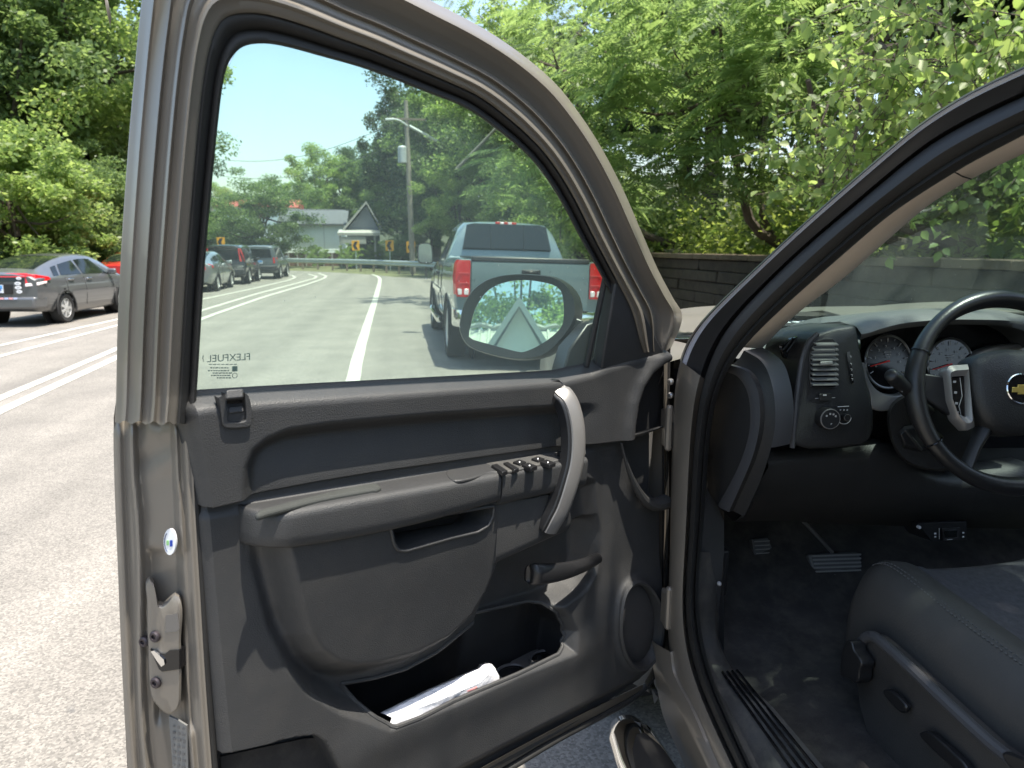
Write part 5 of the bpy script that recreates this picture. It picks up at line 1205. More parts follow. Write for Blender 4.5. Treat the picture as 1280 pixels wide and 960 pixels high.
for sd in (1, -1):
    mb = MB(); mb.hexa([(sd*.56, -.02, .82), (sd*.775, .03, .84), (sd*.845, .42, .93), (sd*.56, .10, .9), (sd*.56, .0, 1.05), (sd*.72, .06, 1.04), (sd*.80, .40, .985), (sd*.56, .12, 1.05)]); tl = mb.build('tail_light', M_red, car1, bevel=.012)
    mb = MB(); mb.hexa([(sd*.565, -.03, .80), (sd*.785, .02, .82), (sd*.84, .25, .86), (sd*.565, .1, .80), (sd*.565, -.028, .86), (sd*.78, .025, .88), (sd*.842, .25, .90), (sd*.565, .1, .86)]); mb.build('reversing_lens', mat('clear_lens', (.8, .7, .7), .15, var=0), tl, bevel=.008)
    mb = MB(); mb.box((sd*.62, -.03, .47), (.2, .03, .03)); mb.build('reflector', M_red, car1)
mb = MB(); mb.hexa([(-.54, -.016, .90), (.54, -.016, .90), (.54, .03, .90), (-.54, .03, .90), (-.55, -.006, .975), (.55, -.006, .975), (.55, .05, .975), (-.55, .05, .975)]); mb.build('lower_tail_glass', M_cglass, car1)
mb = MB(); mb.box((0, -.02, .76), (.62, .03, .2)); mb.build('plate_recess', M_black, car1, bevel=.01)
plate(car1, -.045, .76, ('plate_white', (.75, .8, .85), .4), ('plate_blue', (.1, .35, .7), .4))
mb = MB(); mb.hexa([(-.72, -.07, .36), (.72, -.07, .36), (.82, .25, .36), (-.82, .25, .36), (-.74, -.07, .60), (.74, -.07, .60), (.835, .25, .60), (-.835, .25, .60)]); mb.build('bumper', P_gun, car1, bevel=.05, seg=3)
SM = [M_white, mat('sticker_pale_blue', (.5, .55, .75), .5, var=0), mat('sticker_pink', (.8, .4, .42), .5, var=0)]
for x, z, rx, rz_ in [(.46, .965, .05, .032), (.44, .865, .062, .034), (.44, .785, .066, .034), (.45, .705, .056, .034)]:
    mb = MB(); yb = -.040 if z < .93 else -.022; mb.loft([[(x+rx*math.cos(t), yb+dy, z+rz_*math.sin(t)) for t in np.linspace(0, 6.283, 17)[:-1]] for dy in (0, -.004)]); mb.box((x, yb-.005, z), (rx, .002, rz_*.5), 1); mb.build('sticker', [M_white, mat('sticker_grey', (.4, .4, .42), .5, var=0)], car1)
for k in range(9): mb = MB(); mb.box((-.30+k*.085, -.076, .575), (.07, .006, .035)); mb.build('sticker', SM[1+k % 2], car1)
mb = MB(); put_text(mb, '07', .09, (-.28, -.036, .87), (1, 0, 0), (0, 0, 1), .002, 0); mb.build('sticker_digits', M_white, car1)
car1.location = (-7.64, 15.72, 0); car1.rotation_euler = (0, 0, math.radians(-5.5))
suv = [(0, .74, .84, .82, .66, .42, .7, 1.02, 1.50, 1.60), (.05, .80, .88, .84, .68, .36, .7, 1.03, 1.54, 1.65), (.3, .82, .90, .845, .68, .30, .7, 1.03, 1.57, 1.68), (1.4, .82, .90, .845, .68, .26, .7, 1.0, 1.59, 1.70), (2.4, .82, .90, .845, .67, .26, .7, .98, 1.57, 1.68), (2.75, .82, .90, .84, .67, .26, .7, .97, 1.48, 1.58), (3.5, .82, .90, .83, .74, .26, .68, .96, 1.02, 1.08), (3.7, .82, .89, .81, .72, .28, .66, .95, .97, 1.01), (4.25, .80, .85, .76, .64, .3, .6, .86, .90, .93), (4.45, .68, .72, .64, .52, .36, .56, .70, .74, .78)]
def suv_car(paint, label, tall_red, loc, rz):
    c, st, b = make_car('parked_car', suv, (.85, 3.5), .35, paint, label, 'cars parked along the far kerb', side=[(.25, .85, .35, .85), (.93, 1.75, .93, 1.72), (1.83, 2.98, 1.80, 2.55)], rear=(.3, .32), front=(2.78, 3.45), suv=True)
    doors(st, b, [.95, 1.79, 3.0])
    mb = MB(); mb.hexa([(-.60, -.015, 1.07), (.60, -.015, 1.07), (.60, .02, 1.07), (-.60, .02, 1.07), (-.55, -.012, 1.50), (.55, -.012, 1.50), (.55, .03, 1.50), (-.55, .03, 1.50)]); mb.build('tailgate_window', M_cglass, c, bevel=.01)
    for sd in (1, -1):
        mb = MB()
        if tall_red: mb.hexa([(sd*.64, -.02, .98), (sd*.85, .02, .98), (sd*.86, .22, .98), (sd*.64, .1, .98), (sd*.60, -.02, 1.52), (sd*.69, .02, 1.52), (sd*.70, .16, 1.52), (sd*.60, .1, 1.52)])
        else: mb.hexa([(sd*.66, -.02, .80), (sd*.86, .02, .80), (sd*.88, .2, .80), (sd*.66, .1, .80), (sd*.66, -.02, 1.08), (sd*.83, .02, 1.08), (sd*.85, .2, 1.08), (sd*.66, .1, 1.08)])
        mb.build('tail_light', M_red, c, bevel=.012)
    mb = MB(); mb.hexa([(-.80, -.09, .42), (.80, -.09, .42), (.88, .2, .42), (-.88, .2, .42), (-.80, -.09, .68), (.80, -.09, .68), (.88, .2, .68), (-.88, .2, .68)]); mb.build('bumper', M_plastic_dk, c, bevel=.04)
    plate(c, -.03 if not tall_red else -.03, .86, ('plate_white', (.75, .8, .85), .4), ('plate_blue', (.1, .35, .7), .4))
    c.location = loc; c.rotation_euler = (0, 0, rz); return c
suv_car(P_black, 'black crossover with tall red tail lights parked between two other cars', True, (-6.95, 32.6, 0), math.radians(1))
suv_car(P_gsuv, 'grey SUV parked farthest up the road near the guardrail', False, (-6.42, 38.0, 0), math.radians(0))
car3, st3, b3 = make_car('parked_car', hatch, (.88, 3.43), .31, P_red, 'red car parked in front of the dark grey hatchback', 'cars parked along the far kerb', side=[(.62, .82, .80, 1.0), (.90, 1.72, 1.08, 1.66), (1.80, 2.95, 1.76, 2.42)], rear=(.40, 1.45), front=(2.72, 3.58))
for sd in (1, -1):
    mb = MB(); mb.hexa([(sd*.56, -.02, .80), (sd*.78, .03, .80), (sd*.84, .3, .88), (sd*.56, .10, .80), (sd*.56, .0, 1.0), (sd*.74, .06, 1.0), (sd*.80, .28, .96), (sd*.56, .12, 1.0)]); mb.build('tail_light', M_red, car3, bevel=.012)
car3.location = (-7.85, 22.9, 0); car3.rotation_euler = (0, 0, math.radians(2))
car2, st2, b2 = make_car('parked_car', hatch, (.88, 3.43), .31, P_silver, 'silver car behind the black crossover, cut off by the door frame', 'cars parked along the far kerb', side=[(.62, .82, .80, 1.0), (.90, 1.72, 1.08, 1.66), (1.80, 2.95, 1.76, 2.42)], rear=(.40, 1.45), front=(2.72, 3.58))
doors(st2, b2, [1.0, 1.76, 3.02])
for sd in (1, -1):
    mb = MB(); mb.hexa([(sd*.56, -.02, .80), (sd*.78, .03, .80), (sd*.84, .3, .88), (sd*.56, .10, .80), (sd*.56, .0, 1.0), (sd*.74, .06, 1.0), (sd*.80, .28, .96), (sd*.56, .12, 1.0)]); mb.build('tail_light', M_red, car2, bevel=.012)
car2.location = (-7.0, 27.0, 0); car2.rotation_euler = (0, 0, math.radians(1))

# ---- the blue pickup ahead
pk = [(0, .90, .965, .955, .90, .52, .85, 1.28, 1.345, 1.36), (.06, .94, .99, .975, .91, .50, .85, 1.29, 1.36, 1.375), (1.0, .96, 1.005, .98, .91, .46, .85, 1.29, 1.36, 1.375), (1.98, .96, 1.005, .98, .91, .42, .85, 1.28, 1.355, 1.37), (2.02, .96, 1.0, .97, .87, .42, .85, 1.27, 1.42, 1.44), (2.06, .96, 1.0, .965, .80, .42, .85, 1.27, 1.60, 1.66), (2.22, .96, 1.0, .965, .745, .42, .85, 1.27, 1.76, 1.86), (2.7, .96, 1.0, .965, .735, .42, .85, 1.26, 1.79, 1.895), (3.4, .96, 1.0, .965, .735, .42, .85, 1.25, 1.79, 1.89), (3.75, .96, 1.0, .965, .745, .42, .85, 1.24, 1.70, 1.80), (4.5, .96, 1.0, .955, .86, .42, .85, 1.22, 1.265, 1.31), (4.6, .96, 1.0, .95, .86, .42, .85, 1.20, 1.235, 1.28), (5.5, .95, .98, .93, .82, .46, .82, 1.10, 1.15, 1.19), (5.75, .86, .88, .82, .7, .5, .75, .98, 1.04, 1.08)]
blue = empty('pickup_truck', (0, 0, 0)); tag(blue, 'steel blue pickup truck parked ahead, its tailgate behind the side mirror', 'pickup truck')
stb = smooth_st(pk, 4); bb = car_body(stb, (1.15, 4.85), .40, .05).build('body', P_blue, blue, sharp=38)
for sd in (1, -1):
    patch(stb, 0, 0, 5.12, 5.92, (sd,), off=.007, shear=lambda f: (2.45+.02*f, 3.05)).build('side_window', M_cglass, blue)
    patch(stb, 0, 0, 5.12, 5.92, (sd,), off=.007, shear=lambda f: (3.12, 4.25-.55*f)).build('side_window', M_cglass, blue)
patch(stb, 3.86, 4.44, 7.06, 9, off=.007, nk=8).build('windscreen', M_cglass, blue)
mb = MB(); mb.prism([(-.70, 2.055, 1.46), (.70, 2.055, 1.46), (.63, 2.175, 1.80), (.52, 2.19, 1.825), (-.52, 2.19, 1.825), (-.63, 2.175, 1.80)], (0, -.085, .035)); rwb = mb.build('rear_window', M_cglass, blue, bevel=.004)
for x in (-.26, .26): mb = MB(); mb.tube([(x, 1.965, 1.50), (x, 2.10, 1.85)], .006, 4); mb.build('slider_bar', M_black, rwb)
for k, (x, m_) in enumerate([(-.13, 'red'), (-.06, 'w'), (.0, 'red'), (.06, 'w'), (.13, 'red')]):
    mb = MB(); mb.box((x, 2.20, 1.872), (.075, .05, .04)); mb.build('third_brake_light', M_red if m_ == 'red' else bpy.data.materials['clear_lens'], blue, bevel=.006)
mb = MB(); R = []
for x in np.linspace(-.775, .775, 14): R.append([(x, .06, .60), (x, -.018, .60), (x, -.024, .72), (x, -.012, .80), (x, -.030, .95), (x, -.032, 1.20), (x, -.028, 1.325), (x, .0, 1.35), (x, .06, 1.352)])
mb.loft(R); tg = mb.build('tailgate', P_blue, blue, sharp=40)
mb = MB(); mb.hexa([(-.78, -.035, 1.335), (.78, -.035, 1.335), (.78, .09, 1.335), (-.78, .09, 1.335), (-.78, -.025, 1.392), (.78, -.025, 1.392), (.78, .09, 1.392), (-.78, .09, 1.392)]); mb.build('tailgate_cap', M_black, tg, bevel=.012)
mb = MB(); mb.box((0, -.034, 1.20), (.25, .02, .09)); mb.box((0, -.046, 1.205), (.17, .014, .045), 1); mb.build('tailgate_handle', [M_black, M_gloss], tg, bevel=.01)
mb = MB(); mb.box((0, .02, 1.37), (1.60, .05, .012)); 
for sd in (1, -1):
    mb = MB(); R = []
    for z, a_, b_ in [(.90, .80, .955), (.94, .795, .975), (1.15, .795, .985), (1.30, .79, .968), (1.345, .80, .94)]:
        R.append([(sd*a_, .03, z), (sd*a_, -.028, z), (sd*(a_+b_)/2, -.034, z), (sd*b_, -.010, z), (sd*(b_+.025), .07, z), (sd*(b_-.03), .11, z)])
    mb.loft(R); tl = mb.build('tail_light', M_red, blue, sharp=30)
    mb = MB(); mb.hexa([(sd*.81, -.038, .925), (sd*.945, -.026, .925), (sd*.945, .0, .925), (sd*.81, .0, .925), (sd*.81, -.038, 1.0), (sd*.955, -.026, 1.0), (sd*.955, .0, 1.0), (sd*.81, .0, 1.0)]); mb.build('reversing_lens', bpy.data.materials['clear_lens'], tl, bevel=.008)
    for zz in (1.07, 1.19):
        mb = MB(); mb.box((sd*.875, -.033, zz), (.14, .008, .008)); mb.build('lens_rib', mat('lens_rib_red', (.7, .1, .1), .3, var=0), tl)
    mb = MB(); mb.loft([[(sd*.93, 3.98, 1.26), (sd*.93, 4.06, 1.26), (sd*.93, 4.06, 1.33), (sd*.93, 3.98, 1.33)], [(sd*1.09, 3.96, 1.27), (sd*1.09, 4.02, 1.27), (sd*1.09, 4.02, 1.31), (sd*1.09, 3.96, 1.31)]])
    mr_ = resample([(1.04, 1.24), (1.06, 1.52), (1.10, 1.56), (1.27, 1.56), (1.31, 1.52), (1.31, 1.26), (1.27, 1.22), (1.08, 1.22)], 30, True)
    mb.loft([[(sd*x, 3.96, z) for x, z in mr_], [(sd*x, 4.0, z) for x, z in mr_], [(sd*(1.17+(x-1.17)*.7), 4.10, 1.39+(z-1.39)*.75) for x, z in mr_]]); m_ = mb.build('tow_mirror', M_black, blue, sharp=50)
    mb = MB(); mb.prism([(sd*(1.175+(x-1.175)*.88), 3.957, 1.39+(z-1.39)*.9) for x, z in mr_], (0, -.004, 0)); mb.build('mirror_face', mat('pale_mirror', (.45, .5, .5), .15, .9, var=0), m_)
    mb = MB(); mb.tube([(sd*1.03, 1.75, .47), (sd*1.05, 1.95, .43), (sd*1.05, 3.9, .43), (sd*1.03, 4.1, .47)], .045, 10); mb.build('side_step', M_chrome, blue)
    mb = MB()
    for z in (.62, .95): pass
    for y in (2.36, 3.09, 4.30): mb.tube([(sd*(spt(stb, y, k)[0]+.001), y, spt(stb, y, k)[1]) for k in np.linspace(2.2, 4.95, 9)], .006, 4)
    mb.build('shut_line', M_dgrey, bb)
    mb = MB(); p = spt(stb, 3.3, 4.4); mb.box((sd*(p[0]+.018), 3.3, 1.10), (.04, .2, .045)); mb.build('door_handle', M_black, bb, bevel=.01)
    mb = MB(); mb.prism([(sd*(spt(stb, 2.9, 3)[0]+.006), y, z) for y, z in [(2.5, .80), (4.3, .80), (4.3, .87), (2.5, .87)]], (sd*.012, 0, 0)); mb.build('side_moulding', M_chrome, bb)
    for wy in (1.15, 4.85):
        mb = MB(); mb.tube([(sd*.995, wy+.47*math.cos(t), .40+.47*math.sin(t)) for t in np.linspace(-.1, math.pi+.1, 26)], .022, 6, hint=(1, 0, 0)); mb.lathe([(0, .46), (.02, .455), (.021, .01)], (sd*.62, wy, .40), (sd, 0, 0), 20); mb.build('wheel_arch', M_dgrey, bb)
    for wy in (1.15, 4.85): wheel(blue, (sd*.865, wy, .40), .40, .275, sd)
mb = MB(); R = []
for x, yo in [(-1.0, .16), (-.99, -.02), (-.93, -.13), (-.6, -.17), (-.3, -.175), (.3, -.175), (.6, -.17), (.93, -.13), (.99, -.02), (1.0, .16)]:
    R.append([(x, yo+.10, .56), (x, yo+.01, .54), (x, yo, .58), (x, yo, .70), (x, yo+.02, .745), (x, yo+.14, .75)])
mb.loft(R); bmp = mb.build('rear_bumper', M_chrome, blue, sharp=35)
mb = MB(); mb.box((0, -.10, .752), (1.5, .12, .012)); mb.build('bumper_step', M_black, bmp); plate(blue, -.19, .63, ('plate_white', (.75, .8, .85), .4), ('plate_blue', (.1, .35, .7), .4))
mb = MB(); mb.box((0, -.06, .45), (.5, .2, .08)); mb.box((0, -.16, .43), (.08, .2, .07)); mb.box((0, 2.6, .45), (1.7, 5, .1)); mb.build('underbody', M_dgrey, blue)
mb = MB(); mb.tube([(.5, 1.0, .38), (.62, .1, .38), (.68, .0, .38)], .04, 10); mb.build('exhaust_pipe', mat('exhaust_steel', (.2, .18, .16), .5, .7), blue)
mb = MB(); mb.box((0, 1.0, 1.372), (1.5, 1.8, .02)); mb.build('bed_cover', M_black, blue)
blue.scale = (1, 1, 1.055); blue.location = (1.77, 9.33, -.045); blue.rotation_euler = (0, math.radians(1.7), 0)
# ================================================================== SIGNS, RAIL, POLES, WALL, HOUSES
def ground_at(px, y): P = onY(px, 330, y); return P[0]
M_galv = mat('galvanised_steel', (.50, .54, .54), .45, .5, bump=.2, scale=40, var=.1, vscale=2)
M_wood = mat('weathered_wood', (.24, .19, .15), .85, bump=.6, scale=30, var=.2)
rail = empty('guardrail', (0, 0, 0)); tag(rail, 'long pale steel guardrail across the bend at the end of the road', 'guardrail')
ra_, rb2 = onZ(358, 335.5), onZ(524, 343.5); ctrl = resample([ra_+np.array([-3.5, 2.5, 0]), ra_, ra_*.5+rb2*.5+np.array([.6, .9, 0]), rb2, rb2+np.array([1.5, -4.5, 0])], 44)
mb = MB(); pf_ = [(.0, .78), (.05, .75), (.07, .69), (.02, .63), (.02, .60), (.07, .54), (.05, .48), (.0, .45), (-.015, .46), (-.015, .77)]; R = []
for i, p in enumerate(ctrl):
    t = ctrl[min(i+1, 43)]-ctrl[max(i-1, 0)]; t /= np.linalg.norm(t); s = np.array([t[1], -t[0], 0]); s = s if s[1] < 0 else -s
    R.append([p+s*a+np.array([0, 0, b]) for a, b in pf_])
mb.loft(R); mb.build('rail', M_galv, rail, sharp=40)
for i in range(1, 43, 3):
    mb = MB(); p = ctrl[i]; mb.box(p+np.array([.02, .12, .36]), (.13, .13, .84)); mb.build('post', M_wood, rail)
M_yel = mat('amber_sign', (.85, .40, .02), .45, var=.05); M_blk = mat('sign_black', (.012, .012, .012), .5, var=0)
lab = ['amber chevron sign on a leaning pole at the left end of the bend', 'amber chevron sign in front of the dark gabled house', 'amber chevron sign between the gabled house and the utility pole', 'amber chevron sign mounted beside the utility pole at the end of the guardrail']
for (px, py, yd, tilt), l in zip([(276, 303, 57, .06), (444.5, 307, 56, 0), (487, 307, 52, 0), (513.5, 309, 49, 0)], lab):
    c = onY(px, py, yd); s = empty('chevron_sign', (c[0], yd, 0)); tag(s, l, 'road sign', 'chevron signs round the bend')
    w, h = .56, .72; z = c[2]
    mb = MB(); mb.box((0, 0, z), (w, .02, h)); p_ = mb.build('sign_plate', M_yel, s, bevel=.01)
    mb = MB(); mb.prism([(.17, -.014, z+.30), (-.06, -.014, z+.30), (-.21, -.014, z), (-.06, -.014, z-.30), (.17, -.014, z-.30), (.02, -.014, z)], (0, .002, 0)); mb.build('chevron_mark', M_blk, p_, smooth=False)
    mb = MB(); mb.box((tilt*2, .04, (z+.3)/2), (.06, .04, z+.3)); mb.build('post', M_galv, s)
# utility poles
M_pole = mat('grey_pole_wood', (.30, .265, .22), .9, bump=.6, scale=25, var=.2)
def pole(px, ptop, yd, label, lean=0., r=.15, arm=None, name='utility_pole'):
    b = onY(px, 330, yd); t = onY(px, ptop, yd)[2]; o = empty(name, (b[0], yd, 0)); tag(o, label, 'utility pole')
    mb = MB(); mb.tube([(0, 0, -.1), (lean*.5, 0, t*.5), (lean, 0, t)], [r*1.1, r, r*.75], 12); mb.build('pole_shaft', M_pole, o); return o, t
po1, t1 = pole(516, 126, 47, 'tall utility pole with a transformer and street lamp arm beside the guardrail end', -.18, .165)
mb = MB(); k_ = 47/cf[1]/F*.95
mb.box((-.1, -.1, t1-1.1), (2.2, .1, .12)); mb.build('cross_arm', M_wood, po1)
mb = MB(); mb.tube(resample([(-.1, -.1, t1-1.5), (-.6, -.2, t1-1.2), (-1.0, -.3, t1-1.15)], 10), .05, 8); la = mb.build('lamp_arm', M_galv, po1)
mb = MB(); mb.loft([[(-.9-.55*q+.0, -.3+y, t1-1.15+z-.04*q) for y, z in [(-.12, -.06), (.12, -.06), (.1, .06), (-.1, .06)]] for q in (0, .4, 1.)]); mb.build('lamp_head', mat('lamp_head_grey', (.6, .62, .62), .4), la, bevel=.03)
mb = MB(); mb.tube([(0, -.1, t1-1.5), (1.2, -.1, t1-2.1), (1.7, -.1, t1-2.35)], .09, 8); mb.build('service_bracket', M_galv, po1)
mb = MB(); mb.lathe([(-.5, .22), (-.48, .27), (.42, .27), (.5, .2), (.55, .05)], (-.48, -.1, t1-3.2), (0, 0, 1), 16); mb.build('transformer', mat('transformer_grey', (.45, .48, .5), .4), po1)
po2, t2 = pole(546.5, 190, 62, 'thinner bare utility pole among the trees right of the transformer pole', 0, .17)
po3, t3 = pole(275, 196, 66, 'slim leaning utility pole with a short cross arm at the left edge of the window', -.6, .12)
mb = MB(); mb.box((-.58, -.1, t3-.2), (1.4, .1, .1)); mb.build('cross_arm', M_wood, po3)
M_wire = mat('wire', (.05, .06, .06), .6, var=0)
A1 = np.array(po3.location)+np.array([-.6, 0, t3-.1]); A2w = np.array(po1.location)+np.array([-.1, 0, t1-1.0])
for k, dz in enumerate((0., -1.3)):
    mb = MB(); P = [A1*(1-t)+A2w*t+np.array([0, 0, dz-1.2*math.sin(math.pi*t)]) for t in np.linspace(0, 1, 24)]; mb.tube(P, .016, 4); w_ = mb.build('power_line', M_wire)
    tag(w_, ['upper power line sagging between the two utility poles', 'lower power line sagging between the two utility poles'][k], 'cable', 'power lines')
mb = MB(); P = [onY(245, 263, 70)*(1-t)+onY(460, 262, 56)*t for t in np.linspace(0, 1, 12)]; mb.tube(P, .018, 4); tag(mb.build('power_line', M_wire), 'thin service cable crossing level in front of the white house roof', 'cable', 'power lines')
# houses
M_siding = mat('white_siding', (.92, .94, .92), .7, var=.04); M_shing = mat('grey_shingle', (.105, .11, .118), .9, bump=.8, scale=12, var=.15, vscale=3); M_dkroof = mat('dark_gable_shingle', (.13, .14, .16), .9, bump=.6, scale=12, var=.15)
def px3(px, py, y): return onY(px, py, y)
hy = 66.
x0, x1 = px3(352, 300, hy)[0], px3(431, 300, hy)[0]; ze, zr, zb = px3(400, 281, hy)[2], px3(400, 263, hy+3)[2], px3(400, 316, hy)[2]
h1 = empty('house', ((x0+x1)/2, hy, 0)); hw = (x1-x0)/2; tag(h1, 'white clapboard house with a grey roof on a brick base beyond the guardrail', 'house')
mb = MB(); mb.hexa([(-hw, 0, zb), (hw, 0, zb), (hw, 7, zb), (-hw, 7, zb), (-hw, 0, ze), (hw, 0, ze), (hw, 7, ze), (-hw, 7, ze)]); mb.add([(hw, 0, ze), (hw, 7, ze), (hw, 3.5, zr)], [(0, 1, 2)]); wl_ = mb.build('wall', M_siding, h1, smooth=False)
mb = MB()
for k in range(int((ze-zb)/.22)): mb.hexa([(-hw, -.03, zb+k*.22), (hw, -.03, zb+k*.22), (hw, -.001, zb+k*.22), (-hw, -.001, zb+k*.22), (-hw, -.012, zb+k*.22+.2), (hw, -.012, zb+k*.22+.2), (hw, -.001, zb+k*.22+.2), (-hw, -.001, zb+k*.22+.2)])
mb.build('clapboards', M_siding, wl_, smooth=False)
mb = MB(); mb.hexa([(-hw-.3, -.35, ze-.05), (hw+.25, -.35, ze-.05), (hw+.25, 3.5, zr), (-hw-.3, 3.5, zr), (-hw-.3, -.35, ze+.08), (hw+.25, -.35, ze+.08), (hw-.5, 3.5, zr+.13), (-hw-.3, 3.5, zr+.13)]); mb.hexa([(-hw-.3, 7.35, ze-.05), (hw+.25, 7.35, ze-.05), (hw+.25, 3.52, zr), (-hw-.3, 3.52, zr), (-hw-.3, 7.35, ze+.08), (hw+.25, 7.35, ze+.08), (hw-.5, 3.52, zr+.13), (-hw-.3, 3.52, zr+.13)]); mb.build('roof', M_shing, h1, smooth=False)
mb = MB(); mb.box((0, 0.05+3.5, zb/2), (hw*2-.1, 6.9, zb)); mb.build('brick_base', mat('brick_base', (.22, .13, .10), .9, bump=.8, scale=10, var=.3), h1)
mb = MB()
for q in np.linspace(-hw+.5, hw-.4, 7): mb.box((q, -.02, zb*.5), (.12, .1, zb))
mb.build('base_pier', mat('pale_mortar', (.4, .36, .33), .9), h1)
mb = MB(); mb.box((hw-1.75, -.06, ze-1.1), (.05, .05, 2.6)); mb.box((hw-1.75, -.06, ze+.5), (.16, .05, .5)); mb.build('service_mast', M_galv, h1)
mb = MB(); mb.box((hw-1.9, -.03, zb*.55), (.5, .06, .45)); mb.build('window', M_cglass, h1)
gy = 60.
x0, x1 = px3(434, 300, gy)[0], px3(474, 300, gy)[0]; xp = px3(458, 256, gy)[0]; zp, ze = px3(458, 256, gy)[2], px3(440, 287, gy)[2]
h2 = empty('house', ((x0+x1)/2, gy, 0)); cx = (x0+x1)/2; tag(h2, 'small dark house with a steep pale-edged gable half hidden by bushes', 'house')
mb = MB(); G_ = [(x0-cx, 0, 0), (x1-cx, 0, 0), (x1-cx, 0, ze), (xp-cx, 0, zp-.1), (x0-cx, 0, ze)]; mb.prism(G_, (0, 6, 0)); hb_ = mb.build('wall', mat('grey_gable_wall', (.20, .215, .24), .8, var=.1), h2, smooth=False)
mb = MB()
for a_, b_ in [((x0-cx-.25, ze-.15), (xp-cx, zp+.1)), ((x1-cx+.25, ze-.15), (xp-cx, zp+.1))]: mb.hexa([(a_[0], -.4, a_[1]), (b_[0], -.4, b_[1]), (b_[0], 6.2, b_[1]), (a_[0], 6.2, a_[1]), (a_[0], -.4, a_[1]+.16), (b_[0], -.4, b_[1]+.16), (b_[0], 6.2, b_[1]+.16), (a_[0], 6.2, a_[1]+.16)])
rf2 = mb.build('roof', M_dkroof, h2, smooth=False)
mb = MB()
for a_, b_ in [((x0-cx-.3, ze-.2), (xp-cx, zp+.06)), ((x1-cx+.3, ze-.2), (xp-cx, zp+.06))]: mb.hexa([(a_[0], -.46, a_[1]), (b_[0], -.46, b_[1]), (b_[0], -.38, b_[1]), (a_[0], -.38, a_[1]), (a_[0], -.46, a_[1]+.22), (b_[0], -.46, b_[1]+.22), (b_[0], -.38, b_[1]+.22), (a_[0], -.38, a_[1]+.22)])
mb.build('barge_board', mat('pale_board', (.38, .37, .34), .7), rf2, smooth=False)
mb = MB(); mb.hexa([(x0-cx-.6, -2.2, ze-.5), (x1-cx+.1, -2.2, ze-.5), (x1-cx+.1, 0, ze-.2), (x0-cx-.6, 0, ze-.2), (x0-cx-.6, -2.2, ze-.3), (x1-cx+.1, -2.2, ze-.3), (x1-cx+.1, 0, ze+.0), (x0-cx-.6, 0, ze+.0)]); mb.box((x0-cx+.6, -2.1, ze-.85), (1.9, .1, .55)); mb.build('porch_roof', mat('pale_board', (.6, .58, .54), .7), h2, smooth=False)
for q in (x0-cx-.4, x0-cx+.8, x1-cx-.3):
    mb = MB(); mb.box((q, -2.05, (ze-.5)/2), (.14, .14, ze-.5)); mb.build('porch_post', bpy.data.materials['pale_board'], h2)
mb = MB(); mb.box((.5, -.03, ze-1.2), (.6, .05, .9)); mb.build('window', M_cglass, h2)
ry = 88.
x0, x1 = px3(248, 300, ry)[0], px3(372, 300, ry)[0]; ze, zr = px3(270, 258, ry)[2], px3(270, 248, ry+2)[2]; h3 = empty('house', ((x0+x1)/2, ry, 0)); hw = (x1-x0)/2; tag(h3, 'long pale building with a bright red roof behind the big bushy tree', 'house')
mb = MB(); mb.box((0, 3, ze/2), (hw*2, 6, ze)); mb.build('wall', M_siding, h3, smooth=False)
mb = MB(); mb.hexa([(-hw-.3, -.4, ze-.05), (hw+.3, -.4, ze-.05), (hw+.3, 6.4, ze-.05), (-hw-.3, 6.4, ze-.05), (-hw-.3, 2.9, zr), (hw+.3, 2.9, zr), (hw+.3, 3.1, zr), (-hw-.3, 3.1, zr)]); mb.build('roof', mat('red_metal_roof', (.45, .09, .08), .6, var=.08), h3, smooth=False)
# retaining wall along the right verge
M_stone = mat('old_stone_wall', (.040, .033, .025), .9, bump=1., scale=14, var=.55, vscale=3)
wall = empty('retaining_wall', (6.7, 10, -.1)); tag(wall, 'old dark stone retaining wall along the right side of the road', 'wall')
mb = MB(); rr_ = random.Random(3)
for c in range(6):
    y = -9.; zc = c*.235
    while y < 16:
        l = rr_.uniform(.7, 2.4); j = rr_.uniform(-.02, .02)
        e_ = [rr_.uniform(-.018, .018) for _ in range(4)]; mb.hexa([(j, y, zc+e_[0]*.4), (.5, y, zc), (.5, y+l-.012, zc), (j+e_[1], y+l-.012, zc+e_[1]*.4), (j+.012+e_[2], y+.01, zc+.225+e_[2]*.6), (.5, y+.01, zc+.225), (.5, y+l-.02, zc+.225), (j+.012+e_[3], y+l-.02, zc+.225+e_[3]*.6)]); y += l
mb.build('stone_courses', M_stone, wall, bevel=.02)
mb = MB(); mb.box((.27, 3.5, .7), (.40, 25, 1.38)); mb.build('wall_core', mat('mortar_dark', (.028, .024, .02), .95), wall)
mb = MB(); y = -9.
while y < 16: l = rr_.uniform(.8, 1.4); mb.box((.23, y+l/2, 1.47+rr_.uniform(-.008, .008)), (.62, l-.015, .11)); y += l
mb.build('coping', mat('mossy_coping', (.11, .085, .055), .9, bump=1., scale=14, var=.45, vscale=2.5), wall, bevel=.012)
